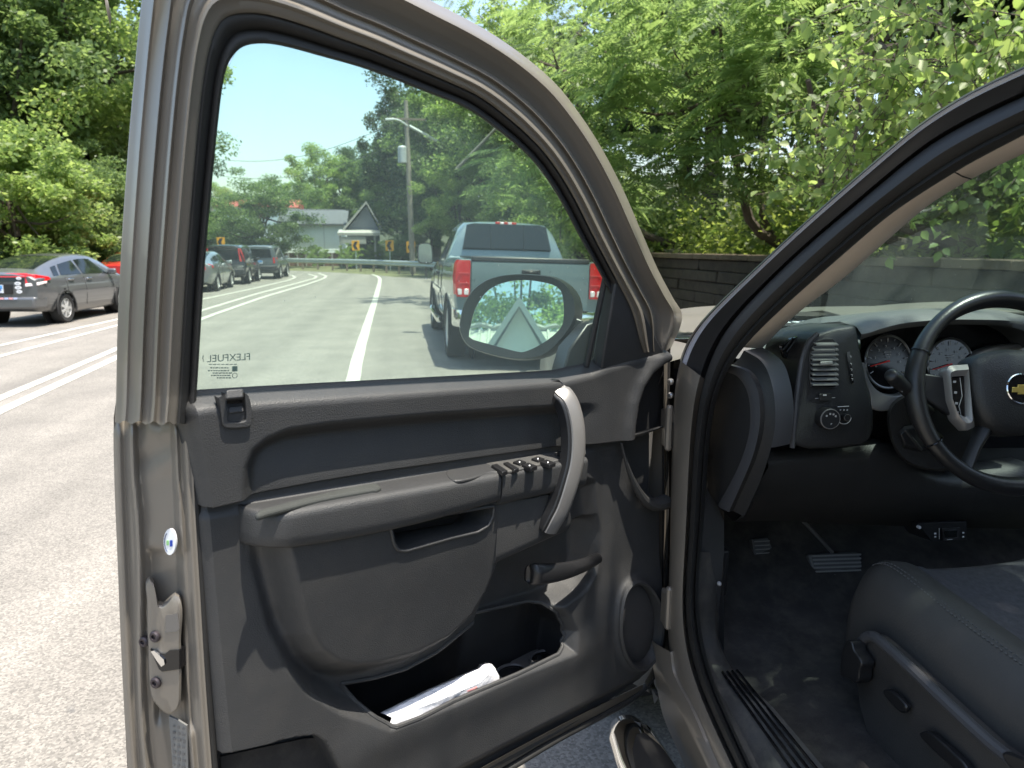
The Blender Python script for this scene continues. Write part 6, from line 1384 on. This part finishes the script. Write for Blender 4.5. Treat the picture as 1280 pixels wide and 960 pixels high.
# terrain behind the wall and up the valley sides
M_bank = mat('leaf_litter_bank', (.045, .05, .022), .95, bump=.8, scale=6, var=.5, vscale=1.5)
def terr(name, xs, ys, zf):
    return sheet(name, xs, ys, zf, M_bank)
terr('wooded_bank', [7.15, 8, 10, 14, 20, 30, 60], list(np.linspace(-40, 60, 30)), lambda x, y: 1.36+max(0, x-8.5)*.32+.25*math.sin(x*.9+y*.7)-(0 if y < 20 else (y-20)*.05))
terr('valley_hill', list(np.linspace(-160, 160, 34)), list(np.linspace(92, 260, 12)), lambda x, y: max(-.1, (y-96)*.16*(.55+.45*math.tanh((x+25)/40.))+1.2*math.sin(x*.11)))
terr('left_bank', [-60, -40, -25, -18, -13.5, -11.5], list(np.linspace(-40, 90, 24)), lambda x, y: max(-.02, (-x-12.5)*.10+.15*math.sin(y*.8+x)))
# building reflected in the mirror, behind the camera
dm = (mc-C0); dm /= np.linalg.norm(dm); rm_ = dm-2*(dm@mnor)*mnor
hc_ = mc+rm_*17.; hh3 = math.atan2(-rm_[0], -rm_[1])
sh = empty('house', (hc_[0], hc_[1], 0), 0.); tag(sh, 'house with a ribbed roof and white gable seen only in the side mirror', 'house')
d2 = np.array([rm_[0], rm_[1], 0]); d2 /= np.linalg.norm(d2); sx_ = np.array([-d2[1], d2[0], 0]); zc_ = hc_[2]-.15
def sp_(a, b, z): return d2*b+sx_*a+np.array([0, 0, z])
mb = MB(); mb.hexa([sp_(-4.5, 0, 0), sp_(4.5, 0, 0), sp_(4.5, 7, 0), sp_(-4.5, 7, 0), sp_(-4.5, 0, zc_-2.0), sp_(4.5, 0, zc_-2.0), sp_(4.5, 7, zc_-2.0), sp_(-4.5, 7, zc_-2.0)]); mb.prism([sp_(-1.05, -.9, zc_-1.75), sp_(1.05, -.9, zc_-1.75), sp_(0, -.9, zc_+.12)], d2*1.2); mb.build('wall', M_siding, sh, smooth=False)
mb = MB(); mb.hexa([sp_(-4.9, -.4, zc_-2.1), sp_(4.9, -.4, zc_-2.1), sp_(4.9, 3.5, zc_+.45), sp_(-4.9, 3.5, zc_+.45), sp_(-4.9, -.4, zc_-2.0), sp_(4.9, -.4, zc_-2.0), sp_(4.9, 3.5, zc_+.55), sp_(-4.9, 3.5, zc_+.55)])
for q in np.arange(-4.8, 4.9, .30): mb.hexa([sp_(q-.05, -.42, zc_-2.0), sp_(q+.05, -.42, zc_-2.0), sp_(q+.05, 3.5, zc_+.55), sp_(q-.05, 3.5, zc_+.55), sp_(q-.03, -.42, zc_-1.93), sp_(q+.03, -.42, zc_-1.93), sp_(q+.03, 3.5, zc_+.62), sp_(q-.03, 3.5, zc_+.62)])
mb.tube([sp_(q, 3.5, zc_+.60+.10*abs(math.sin(q*4))) for q in np.arange(-4.9, 4.95, .1)], .08, 6)
rf_ = mb.build('roof', mat('pale_ribbed_roof', (.55, .52, .46), .6, var=.12), sh, smooth=False)
mb = MB()
for a_ in (-1, 1): mb.hexa([sp_(a_*1.3, -1.1, zc_-1.85), sp_(0, -1.1, zc_+.20), sp_(0, 1.6, zc_+.20), sp_(a_*1.3, 1.0, zc_-1.85), sp_(a_*1.3, -1.1, zc_-1.70), sp_(0, -1.1, zc_+.36), sp_(0, 1.6, zc_+.36), sp_(a_*1.3, 1.0, zc_-1.70)])
for a_ in (-1, 1): mb.hexa([sp_(a_*1.25, -1.2, zc_-1.9), sp_(0, -1.2, zc_+.1), sp_(0, -1.1, zc_+.1), sp_(a_*1.25, -1.1, zc_-1.9), sp_(a_*1.25, -1.2, zc_-1.68), sp_(0, -1.2, zc_+.34), sp_(0, -1.1, zc_+.34), sp_(a_*1.25, -1.1, zc_-1.68)], 1)
mb.build('gable_roof', [bpy.data.materials['pale_ribbed_roof'], mat('white_barge', (.7, .68, .62), .6)], sh, smooth=False)
# ================================================================== TREES
L_mid = leaf_mat('leaf_mid_green', (0.064, 0.102, 0.037), (0.096, 0.148, 0.053), (0.151, 0.209, 0.078))
L_dark = leaf_mat('leaf_dark_green', (0.039, 0.063, 0.031), (0.060, 0.094, 0.041), (0.090, 0.130, 0.053), .38)
L_lite = leaf_mat('leaf_light_green', (0.099, 0.156, 0.050), (0.151, 0.219, 0.068), (0.234, 0.297, 0.109), .5)
L_fern = leaf_mat('leaf_pinnate_green', (0.079, 0.130, 0.047), (0.117, 0.176, 0.062), (0.166, 0.233, 0.086), .5)
L_yel = leaf_mat('leaf_yellow_green', (0.05, 0.09, 0.025), (0.12, 0.165, 0.045), (0.20, 0.245, 0.07), .55)
M_bark = mat('bark', (.075, .06, .045), .95, bump=1., scale=18, var=.3)
rng = np.random.default_rng(5)
def mesh_np(name, V, Fq, m, parent=None):
    me = bpy.data.meshes.new(name); nv, nf, k = len(V), len(Fq), Fq.shape[1]
    me.vertices.add(nv); me.vertices.foreach_set('co', V.astype(np.float32).ravel()); me.loops.add(nf*k); me.loops.foreach_set('vertex_index', Fq.astype(np.int32).ravel())
    me.polygons.add(nf); me.polygons.foreach_set('loop_start', np.arange(0, nf*k, k, dtype=np.int32)); me.polygons.foreach_set('loop_total', np.full(nf, k, dtype=np.int32))
    me.materials.append(m); me.update(calc_edges=True)
    o = bpy.data.objects.new(name, me); COL.objects.link(o)
    if parent is not None: o.parent = parent
    return o
def unit(a): return a/(np.linalg.norm(a, axis=-1, keepdims=True)+1e-9)
def leaves(P, size, droop=.35, aspect=.5, fold=0., nrm=None, up=.6):
    # diamond leaves at points P: returns V,F (one quad per leaf)
    n = len(P); s = size*rng.uniform(.6, 1.35, n)[:, None]
    d = unit(rng.normal(size=(n, 3))*np.array([1, 1, .6])+np.array([0, 0, -droop])); nn = unit(rng.normal(size=(n, 3))*.8+np.array([0, 0, up*1.4]))
    sd = unit(np.cross(d, nn)); nn = np.cross(sd, d)
    V = np.stack([P, P+d*s*.45+sd*s*aspect*.5+nn*s*fold, P+d*s, P+d*s*.45-sd*s*aspect*.5+nn*s*fold], 1).reshape(-1, 3)
    return V, np.arange(4*n).reshape(n, 4)
def cloud(n, rx, rz, nclump, cr_=.28, hollow=.55, bottom=-.75, seed=0):
    r = np.random.default_rng(seed); c = []
    while len(c) < nclump:
        q = r.uniform(-1, 1, 3); l = np.linalg.norm(q)
        if hollow < l < 1 and q[2] > bottom: c.append(q*np.array([1, 1, 1])*(1+.18*r.normal()))
    c = np.array(c); i = r.integers(0, nclump, n); rad = cr_*(r.uniform(.5, 1.3, nclump))[i][:, None]
    off = unit(r.normal(size=(n, 3)))*(r.uniform(0, 1, (n, 1))**.45)*rad*np.array([1, 1, .62])
    return (c[i]+off)*np.array([rx, rx, rz]), c*np.array([rx, rx, rz])
def trunk_mb(h, r, tips, lean=(0, 0), zc=None):
    mb = MB(); top = np.array([lean[0], lean[1], h]); mid = top*.5+np.array([.1, -.05, 0])
    mb.tube(resample([(0, 0, -.3), mid, top], 8), [r*(1.25-.9*k/7) for k in range(8)], 8)
    for t in tips:
        k = random.uniform(.45, .95); s = np.array([0, 0, -.3])*(1-k)+top*k; m_ = s*.5+np.asarray(t)*.5+np.array([0, 0, -.12*np.linalg.norm(np.asarray(t)-s)])
        mb.tube(resample([s, m_, t], 6), [r*.42*(1-.8*q/5) for q in range(6)], 5)
    return mb
PROTO = {}
def proto(kind, seed, n, rx, rz, hz, leaf, m, nclump, tr=.2, cr_=.28, hollow=.5, bottom=-.75, aspect=.55):
    P, c = cloud(n, rx, rz, nclump, cr_, hollow, bottom, seed); P = P+np.array([0, 0, hz])
    V, Fq = leaves(P, leaf, aspect=aspect); root = empty('tree', (0, 0, 0)); mesh_np('crown', V, Fq, m, root)
    tips = [c[i]*.9+np.array([0, 0, hz]) for i in range(0, nclump, max(1, nclump//14))]
    trunk_mb(hz+rz*.3, tr, tips).build('trunk', M_bark, root); PROTO[kind] = [root, False]; return root
def plant_tree(kind, x, y, s, label, group='trees round the road', z=0., rz=None, sz=None, name=None):
    root, used = PROTO[kind]
    o = root if not used else copy_tree(root); PROTO[kind][1] = True
    o.location = (x, y, z); o.rotation_euler = (0, 0, rz if rz is not None else random.uniform(0, 6.28)); o.scale = (s, s, sz or s)
    tag(o, label, 'tree', group); return o
# prototypes about 10 m tall
proto('round', 11, 46000, 3.6, 3.7, 6.0, .165, L_mid, 110, .24, .22, .35)
proto('dense', 12, 44000, 3.4, 4.6, 6.2, .17, L_dark, 120, .26, .21, .3)
proto('loose', 13, 34000, 3.8, 4.0, 6.6, .165, L_lite, 75, .2, .22, .4)
proto('bushy', 14, 44000, 3.7, 3.0, 3.3, .15, L_mid, 140, .2, .22, .35, -.95)
proto('light_bush', 15, 20000, 2.1, 2.0, 2.3, .13, L_lite, 75, .1, .24, .3, -.95)
proto('spire', 16, 30000, 2.4, 5.2, 6.5, .18, L_dark, 90, .2, .22, .3)
def at(px, y, py=330): return onY(px, py, y)[0]
T = [('round', 20, 34, 1.5, 'tall bright tree filling the upper left corner across the road'), ('round', 75, 40, 1.55, 'tall green tree behind the light shrub on the far side of the road'), ('loose', 118, 36, 1.5, 'tall airy tree just left of the door frame, above the red crossover'), ('round', 150, 46, 1.45, 'dense round tree partly hidden by the door frame on the far side of the road'), ('loose', -60, 38, 1.5, 'airy tree at the far left edge of the picture'),
     ('dense', 205, 52, 1.0, 'dark tree hidden mostly behind the latch side of the door frame'),
     ('loose', 282, 92, .82, 'pale green tree behind the red roof at the left end of the window'), ('round', 318, 108, .62, 'low tree on the skyline above the big bushy tree'), ('round', 372, 104, .95, 'rounded skyline tree behind the white house'), ('loose', 405, 98, 1.28, 'airy tree with a feathery top on the skyline over the white house'), ('dense', 440, 104, 1.33, 'dark rounded hill tree over the gabled house'), ('round', 468, 96, 1.36, 'leafy hill tree left of the transformer pole'),
     ('spire', 508, 64, 1.42, 'tall dark narrow tree behind the transformer pole'), ('dense', 545, 60, 1.45, 'tall dark tree behind the thin bare pole'), ('round', 585, 52, 1.35, 'large tree above the roof of the blue pickup'), ('loose', 640, 44, 1.35, 'bright tree showing above the door frame curve'), ('dense', 620, 58, 1.5, 'dark tree deep behind the blue pickup'), ('round', 690, 38, 1.3, 'full tree right of the blue pickup roof'),
     ('loose', 497, 63, .72, 'small willowy tree over the chevron signs'), ('round', 540, 56, .60, 'low tree beside the transformer pole foot'), ('loose', 575, 42, .60, 'low bright tree left of the blue pickup cab'), ('round', 655, 30, .55, 'low leafy tree behind the blue pickup bed'), ('light_bush', 720, 22, 1.0, 'bright bush just right of the blue pickup bed'),
     ('bushy', 328, 61.5, 1.12, 'big bushy tree in front of the red roofed building'), ('light_bush', 438, 57.5, .42, 'bush in front of the porch of the dark gabled house'), ('light_bush', 398, 61, .40, 'small round bush against the white house'), ('bushy', 470, 58.5, .30, 'dark shrub below the dark gable'), ('bushy', 503, 56, .42, 'dark shrub behind the right chevron signs'), ('light_bush', 262, 63, 1.0, 'yellow green bush at the left edge of the window')]
for kind, px, y, s, l in T: plant_tree(kind, at(px, y), y, s, l, z=(max(0, (y-96)*.10) if y > 95 else 0))
# sunlit shrub tree and hedge over the far pavement
plant_tree('light_bush', at(45, 21.5)-1.2, 23., 1.22, 'sunlit light green shrub tree above the dark grey hatchback')
plant_tree('light_bush', at(-25, 22), 24., 1.15, 'second sunlit shrub at the left picture edge')
plant_tree('bushy', at(95, 28), 29, .75, 'low dark shrubbery behind the red crossover'); plant_tree('bushy', at(30, 28), 28, .75, 'low dark shrubbery behind the dark grey hatchback'); plant_tree('bushy', at(150, 32), 33, .8, 'low dark shrubbery next to the door frame edge')
plant_tree('bushy', at(260, 72), 74, .9, 'dark shrubbery under the leaning utility pole')
# wooded right bank behind the wall: trunks, dark understorey and fronds
bank = [('dense', 11.5, 25, 1.3), ('round', 15, 19, 1.35), ('dense', 18, 12, 1.4), ('round', 13, 31, 1.2), ('dense', 22, 22, 1.5), ('round', 20, 4, 1.4), ('loose', 12.5, 13, 1.05), ('dense', 24, 9, 1.5), ('loose', 9.5, 21, 1.0), ('dense', 16, 15, 1.1), ('dense', 14, 9, .9), ('dense', 19, 26, 1.3), ('round', 14.5, 5.5, .95)]
bl_ = ['dark tree at the back of the wooded bank left of the big fronds', 'round tree high on the wooded bank behind the fronds', 'dark tree deep in the bank behind the forked trunk', 'round bank tree over the blue pickup side', 'tallest dark tree at the top of the bank', 'round tree on the bank above the windshield', 'airy tree directly behind the forked trunk', 'dark tree on the bank crest at the right edge', 'airy tree standing just behind the wall by the blue pickup', 'dark middle tree on the bank between the forked trunk and the crest', 'short dark tree on the bank behind the broad leaved boughs', 'dark tree far up the bank over the blue pickup', 'short round tree on the bank seen through the windshield']
for (k, x, y, s), l in zip(bank, bl_): plant_tree(k, x, y, s, l, 'trees on the wooded bank', z=1.3+max(0, x-8.5)*.32)
def bush_stuff():
    n = 34000; x = 7.0+rng.gamma(1.3, 1.5, n); y = rng.uniform(-2, 34, n); h = rng.uniform(0, 1, n)**1.6*(.7+1.6*(.5+.5*np.sin(y*1.1)*np.cos(x*1.7+y*.4)))
    P = np.stack([x, y, 1.36+np.maximum(0, x-8.5)*.32+h], 1); V, Fq = leaves(P, .17, aspect=.6); o = mesh_np('undergrowth', V, Fq, L_yel); tag(o, 'yellow green undergrowth growing over the stone wall', 'undergrowth', kind='stuff')
    n = 16000; x = -rng.uniform(11.6, 18, n); y = rng.uniform(8, 60, n); h = rng.uniform(0, 1, n)**1.7*.9; P = np.stack([x, y, np.maximum(0, (-x-12.5)*.1)+h], 1); V, Fq = leaves(P, .2, aspect=.4); o = mesh_np('undergrowth', V, Fq, L_dark); tag(o, 'dark ground cover on the far bank of the road', 'undergrowth', kind='stuff')
bush_stuff()
# trees with pinnate fronds hanging over the wall
def frond(L_, npair, w):
    V = []; F_ = []
    for i in range(npair):
        t = (i+1.2)/(npair+.8); y = L_*t; z = -.35*L_*t*t; ll = w*math.sin(math.pi*min(.93, t*.8+.2))**.7
        for sd in (1, -1):
            o = len(V); a = np.array([0, y, z]); d = unit(np.array([sd*1., .38, -.30])); s = unit(np.array([.35*-sd, 1., 0])); wd = ll*.17
            V += [a, a+d*ll*.42+s*wd, a+d*ll+np.array([0, 0, -.05*ll]), a+d*ll*.42-s*wd]; F_.append((o, o+1, o+2, o+3))
    o = len(V); a = np.array([0, L_, -.35*L_]); V += [a, a+np.array([w*.14, .4*w, -.15*w]), a+np.array([0, .9*w, -.4*w]), a+np.array([-w*.14, .4*w, -.15*w])]; F_.append((o, o+1, o+2, o+3))
    o = len(V); V += [np.array([-.006, 0, 0]), np.array([.006, 0, 0]), np.array([.003, L_, -.35*L_]), np.array([-.003, L_, -.35*L_])]; F_.append((o, o+1, o+2, o+3))
    return np.array(V), np.array(F_)
def frond_tree(name, label, base, centres, nfr, Lr, m, trunks, lean_to=(0, 0)):
    root = empty(name, tuple(base)); tag(root, label, 'tree', 'trees on the wooded bank'); FV, FF = frond(1., 11, .26); allV = []; allF = []; o = 0; b = np.asarray(base)
    for (c, rad, k) in centres:
        for _ in range(int(nfr*k)):
            q = unit(rng.normal(size=3)); p = np.asarray(c)+q*np.asarray(rad)*rng.uniform(.25, 1)**.6; az = math.atan2(q[1], q[0])+rng.normal()*.7-math.pi/2; L_ = rng.uniform(*Lr); tl = rng.uniform(-.55, .35); rl = rng.normal()*.35
            Rm = np.array(Matrix.Rotation(az, 3, 'Z') @ Matrix.Rotation(tl, 3, 'X') @ Matrix.Rotation(rl, 3, 'Y')); allV.append(FV*L_@Rm.T+p-b); allF.append(FF+o); o += len(FV)
    mesh_np('crown', np.vstack(allV), np.vstack(allF), m, root)
    mb = MB()
    for tr, r in trunks: mb.tube(resample([np.asarray(p)-b for p in tr], 14), [r*(1.15-.75*k/13) for k in range(14)], 8)
    for (c, rad, k) in centres: s = np.asarray(trunks[0][0][-1])-b; e = np.asarray(c)-b; mb.tube(resample([s, (s+e)/2+np.array([0, 0, -.25]), e], 8), [.045*(1-.7*q/7) for q in range(8)], 6)
    mb.build('trunk', M_bark, root); return root
def pt(px, py, d):                        # point at ground distance y=d along the sight line
    return onY(px, py, d)
frond_tree('frond_tree', 'large tree with long feathery compound leaves hanging over the stone wall', (9.3, 13.5, 1.4),
    [(pt(840, 60, 12.5), (1.5, 1.4, 1.0), 1.2), (pt(960, 120, 11.0), (1.2, 1.3, .9), 1.1), (pt(760, 130, 13.5), (1.3, 1.3, 1.1), .9), (pt(900, -30, 11.5), (1.9, 1.6, 1.0), 1.1), (pt(1000, 20, 10.0), (1.3, 1.2, .9), .9), (pt(800, 210, 13.0), (1.2, 1.0, .7), .8), (pt(890, 205, 12.0), (1.0, 1.0, .6), .7), (pt(720, 40, 15), (1.4, 1.4, 1.3), .8)], 120, (.55, .95), L_fern,
    [([(9.3, 13.5, 1.2), pt(948, 290, 13.2), pt(925, 225, 13.0), pt(905, 120, 12.6)], .12), ([(9.4, 13.7, 1.2), pt(962, 290, 13.6), pt(952, 200, 13.6), pt(965, 90, 13)], .09)])
frond_tree('frond_tree', 'lower feathery tree beyond the first, over the blue pickup', (8.9, 19, 1.4),
    [(pt(690, 60, 18.5), (1.6, 1.5, 1.3), 1.), (pt(660, 210, 19), (1.3, 1.3, .9), .8), (pt(760, 250, 17.5), (1.2, 1.2, .7), .8), (pt(600, 20, 21), (1.8, 1.6, 1.5), 1.), (pt(700, 300, 18), (1.0, 1.1, .5), .6)], 110, (.6, 1.0), L_fern,
    [([(8.9, 19, 1.2), pt(770, 270, 19), pt(740, 180, 18.8), pt(710, 90, 18.6)], .11)])
# broad-leaved boughs close by on the right
def broad_tree(label, base, sprays, nl, size, m, trunks):
    root = empty('broadleaf_tree', tuple(base)); tag(root, label, 'tree', 'trees on the wooded bank'); b = np.asarray(base); P = []; mb = MB()
    for tr, r in trunks: mb.tube(resample([np.asarray(p)-b for p in tr], 14), [r*(1.15-.7*k/13) for k in range(14)], 8)
    s = np.asarray(trunks[0][0][-1])-b
    for (c, rad, k) in sprays:
        e = np.asarray(c)-b; mb.tube(resample([s, (s+e)/2+np.array([0, 0, .3]), e], 8), [.035*(1-.75*q/7) for q in range(8)], 5)
        for _ in range(max(1, int(nl*k/14))):
            q = unit(rng.normal(size=3))*np.asarray(rad)*rng.uniform(.2, 1)**.5; d = unit(rng.normal(size=3)+np.array([-.5, -.4, -.3])); tw = e+q
            for j in range(14): P.append(tw+d*.055*j+rng.normal(size=3)*.035)
            mb.tube([tw, tw+d*.8], [.006, .002], 4)
    P = np.array(P); n = len(P); s_ = size*rng.uniform(.55, 1.3, n)[:, None]; d = unit(rng.normal(size=(n, 3))*.8+np.array([-.2, -.2, -.7])); nn = unit(rng.normal(size=(n, 3))*.7+np.array([-.3, -.4, .9])); sd = unit(np.cross(d, nn)); nn = np.cross(sd, d)
    prof = [(0, 0), (.22, .36), (.5, .40), (.78, .2), (1., 0)]
    V = np.concatenate([P, P+d*s_*.25+sd*s_*.34+nn*s_*.05, P+d*s_*.55+sd*s_*.34+nn*s_*.04, P+d*s_-nn*s_*.12, P+d*s_*.55-sd*s_*.34+nn*s_*.04, P+d*s_*.25-sd*s_*.34+nn*s_*.05]); I_ = np.arange(n)
    # two halves sharing the midrib
    Fq = np.concatenate([np.stack([I_, I_+n, I_+2*n, I_+3*n], 1), np.stack([I_, I_+3*n, I_+4*n, I_+5*n], 1)])
    mesh_np('crown', V, Fq, m, root); mb.build('trunk', M_bark, root); return root
broad_tree('broad leaved tree whose light green boughs hang above the windshield pillar', (8.6, 8.0, 1.4),
    [(pt(1120, 150, 6.2), (.55, .5, .38), 1.0), (pt(1240, 70, 5.4), (.6, .5, .4), 1.1), (pt(1060, 240, 6.8), (.45, .4, .28), .8), (pt(1180, 20, 6.0), (.8, .6, .4), 1.1), (pt(1290, 160, 5.4), (.4, .4, .35), .7), (pt(1090, 60, 7.2), (.7, .6, .5), 1.), (pt(1020, 170, 8.0), (.6, .6, .4), .8), (pt(1225, 225, 5.6), (.10, .10, .05), .03), ((2.35, .15, 5.0), (.85, .62, .3), 5.0), ((2.0, .1, 4.6), (.55, .55, .25), 3.0), ((3.3, .2, 5.2), (.8, .62, .3), 3.5), ((2.9, -.2, 5.1), (.9, .8, .35), 1.6), ((4.4, 2.0, 5.0), (.9, .9, .4), 1.0)], 470, .105, L_lite,
    [([(8.6, 8.0, 1.2), pt(1056, 250, 9.0), pt(1060, 190, 8.8), pt(1090, 60, 8.4)], .10), ([(8.8, 8.4, 1.2), pt(1032, 270, 9.6), pt(1028, 200, 9.6), pt(1010, 100, 9.2)], .08)])
broad_tree('darker broad leaved tree behind, seen through the windshield', (9.8, 5.0, 1.6), [(pt(1250, 200, 8.5), (1.2, 1.2, .9), 1.6), (pt(1150, 230, 9.5), (1.2, 1.2, .8), 1.5), (pt(1340, 180, 7.5), (1.2, 1.2, 1.), 1.4), (pt(1200, 130, 9.5), (1.5, 1.3, 1.), 1.4), (pt(1050, 130, 11), (1.6, 1.4, 1.2), 1.4)], 420, .16, L_mid,
    [([(9.8, 5.0, 1.2), (9.6, 5.2, 3.0), (9.2, 5.4, 4.6)], .13)])
mb = MB(); mb.tube(resample([pt(570, 212, 23.5), pt(625, 155, 23), pt(690, 80, 22), pt(755, 4, 21), pt(790, -40, 20.5)], 20), [.055-.001*k for k in range(20)], 7)
mb.tube([pt(690, 80, 22), pt(716, 60, 21.5), pt(740, 64, 21)], .03, 5)
tag(mb.build('dead_branch', mat('bare_grey_wood', (.2, .19, .165), .9, var=.15)), 'bare grey leaning limb crossing behind the top of the door frame', 'branch')
# trees behind the camera that light and mirror see
plant_tree('loose', mc[0]+rm_[0]*26, mc[1]+rm_[1]*26, 1.05, 'bright tree behind the ribbed roof house, visible in the side mirror', 'trees behind the viewer')
p_ = mc+rm_*23+sx_*3.6
plant_tree('loose', p_[0], p_[1], .85, 'light green tree beside the mirrored house gable', 'trees behind the viewer')
# ================================================================== LIGHT, SKY, CAMERA
sun_dir = np.array([.20, -.16, .965]); sun_dir /= np.linalg.norm(sun_dir)
el = math.asin(sun_dir[2]); az = math.atan2(sun_dir[0], sun_dir[1])
sl = bpy.data.lights.new('sun', 'SUN'); sl.energy = 4.3; sl.angle = math.radians(.6); sl.color = (1, .94, .83)
so = bpy.data.objects.new('sun', sl); COL.objects.link(so); so.rotation_euler = Vector(-sun_dir).to_track_quat('-Z', 'Y').to_euler(); so.location = (0, 0, 30)
w = bpy.data.worlds.new('World'); scn.world = w; w.use_nodes = True; N, L = w.node_tree.nodes, w.node_tree.links
bg = N['Background']; sk_ = N.new('ShaderNodeTexSky'); sk_.sky_type = 'NISHITA'; sk_.sun_disc = False; sk_.sun_elevation = el; sk_.sun_rotation = az; sk_.air_density = 1.3; sk_.dust_density = 2.2; sk_.ozone_density = 1.2
L.new(sk_.outputs['Color'], bg.inputs['Color']); bg.inputs['Strength'].default_value = .15
cam = bpy.data.cameras.new('camera'); co_ = bpy.data.objects.new('camera', cam); COL.objects.link(co_); scn.camera = co_
cam.sensor_width = 36; cam.sensor_fit = 'HORIZONTAL'; cam.lens = F/1280*36; cam.clip_end = 2000; cam.clip_start = .02
co_.matrix_world = Matrix(((cr[0], cu[0], -cf[0], C0[0]), (cr[1], cu[1], -cf[1], C0[1]), (cr[2], cu[2], -cf[2], C0[2]), (0, 0, 0, 1)))
cam.dof.use_dof = True; cam.dof.focus_distance = 1.5; cam.dof.aperture_fstop = 7.5
scn.render.engine = 'CYCLES'; scn.cycles.use_denoising = True
try: scn.cycles.denoiser = 'OPENIMAGEDENOISE'
except Exception: pass
scn.cycles.max_bounces = 8; scn.cycles.diffuse_bounces = 4; scn.cycles.glossy_bounces = 4; scn.cycles.transparent_max_bounces = 12; scn.cycles.transmission_bounces = 4; scn.cycles.caustics_reflective = False; scn.cycles.caustics_refractive = False
scn.cycles.sample_clamp_indirect = 6
vs_ = scn.view_settings; vs_.view_transform = 'Standard'; vs_.look = 'None'; vs_.exposure = 1.18; vs_.gamma = 1; vs_.use_curve_mapping = False
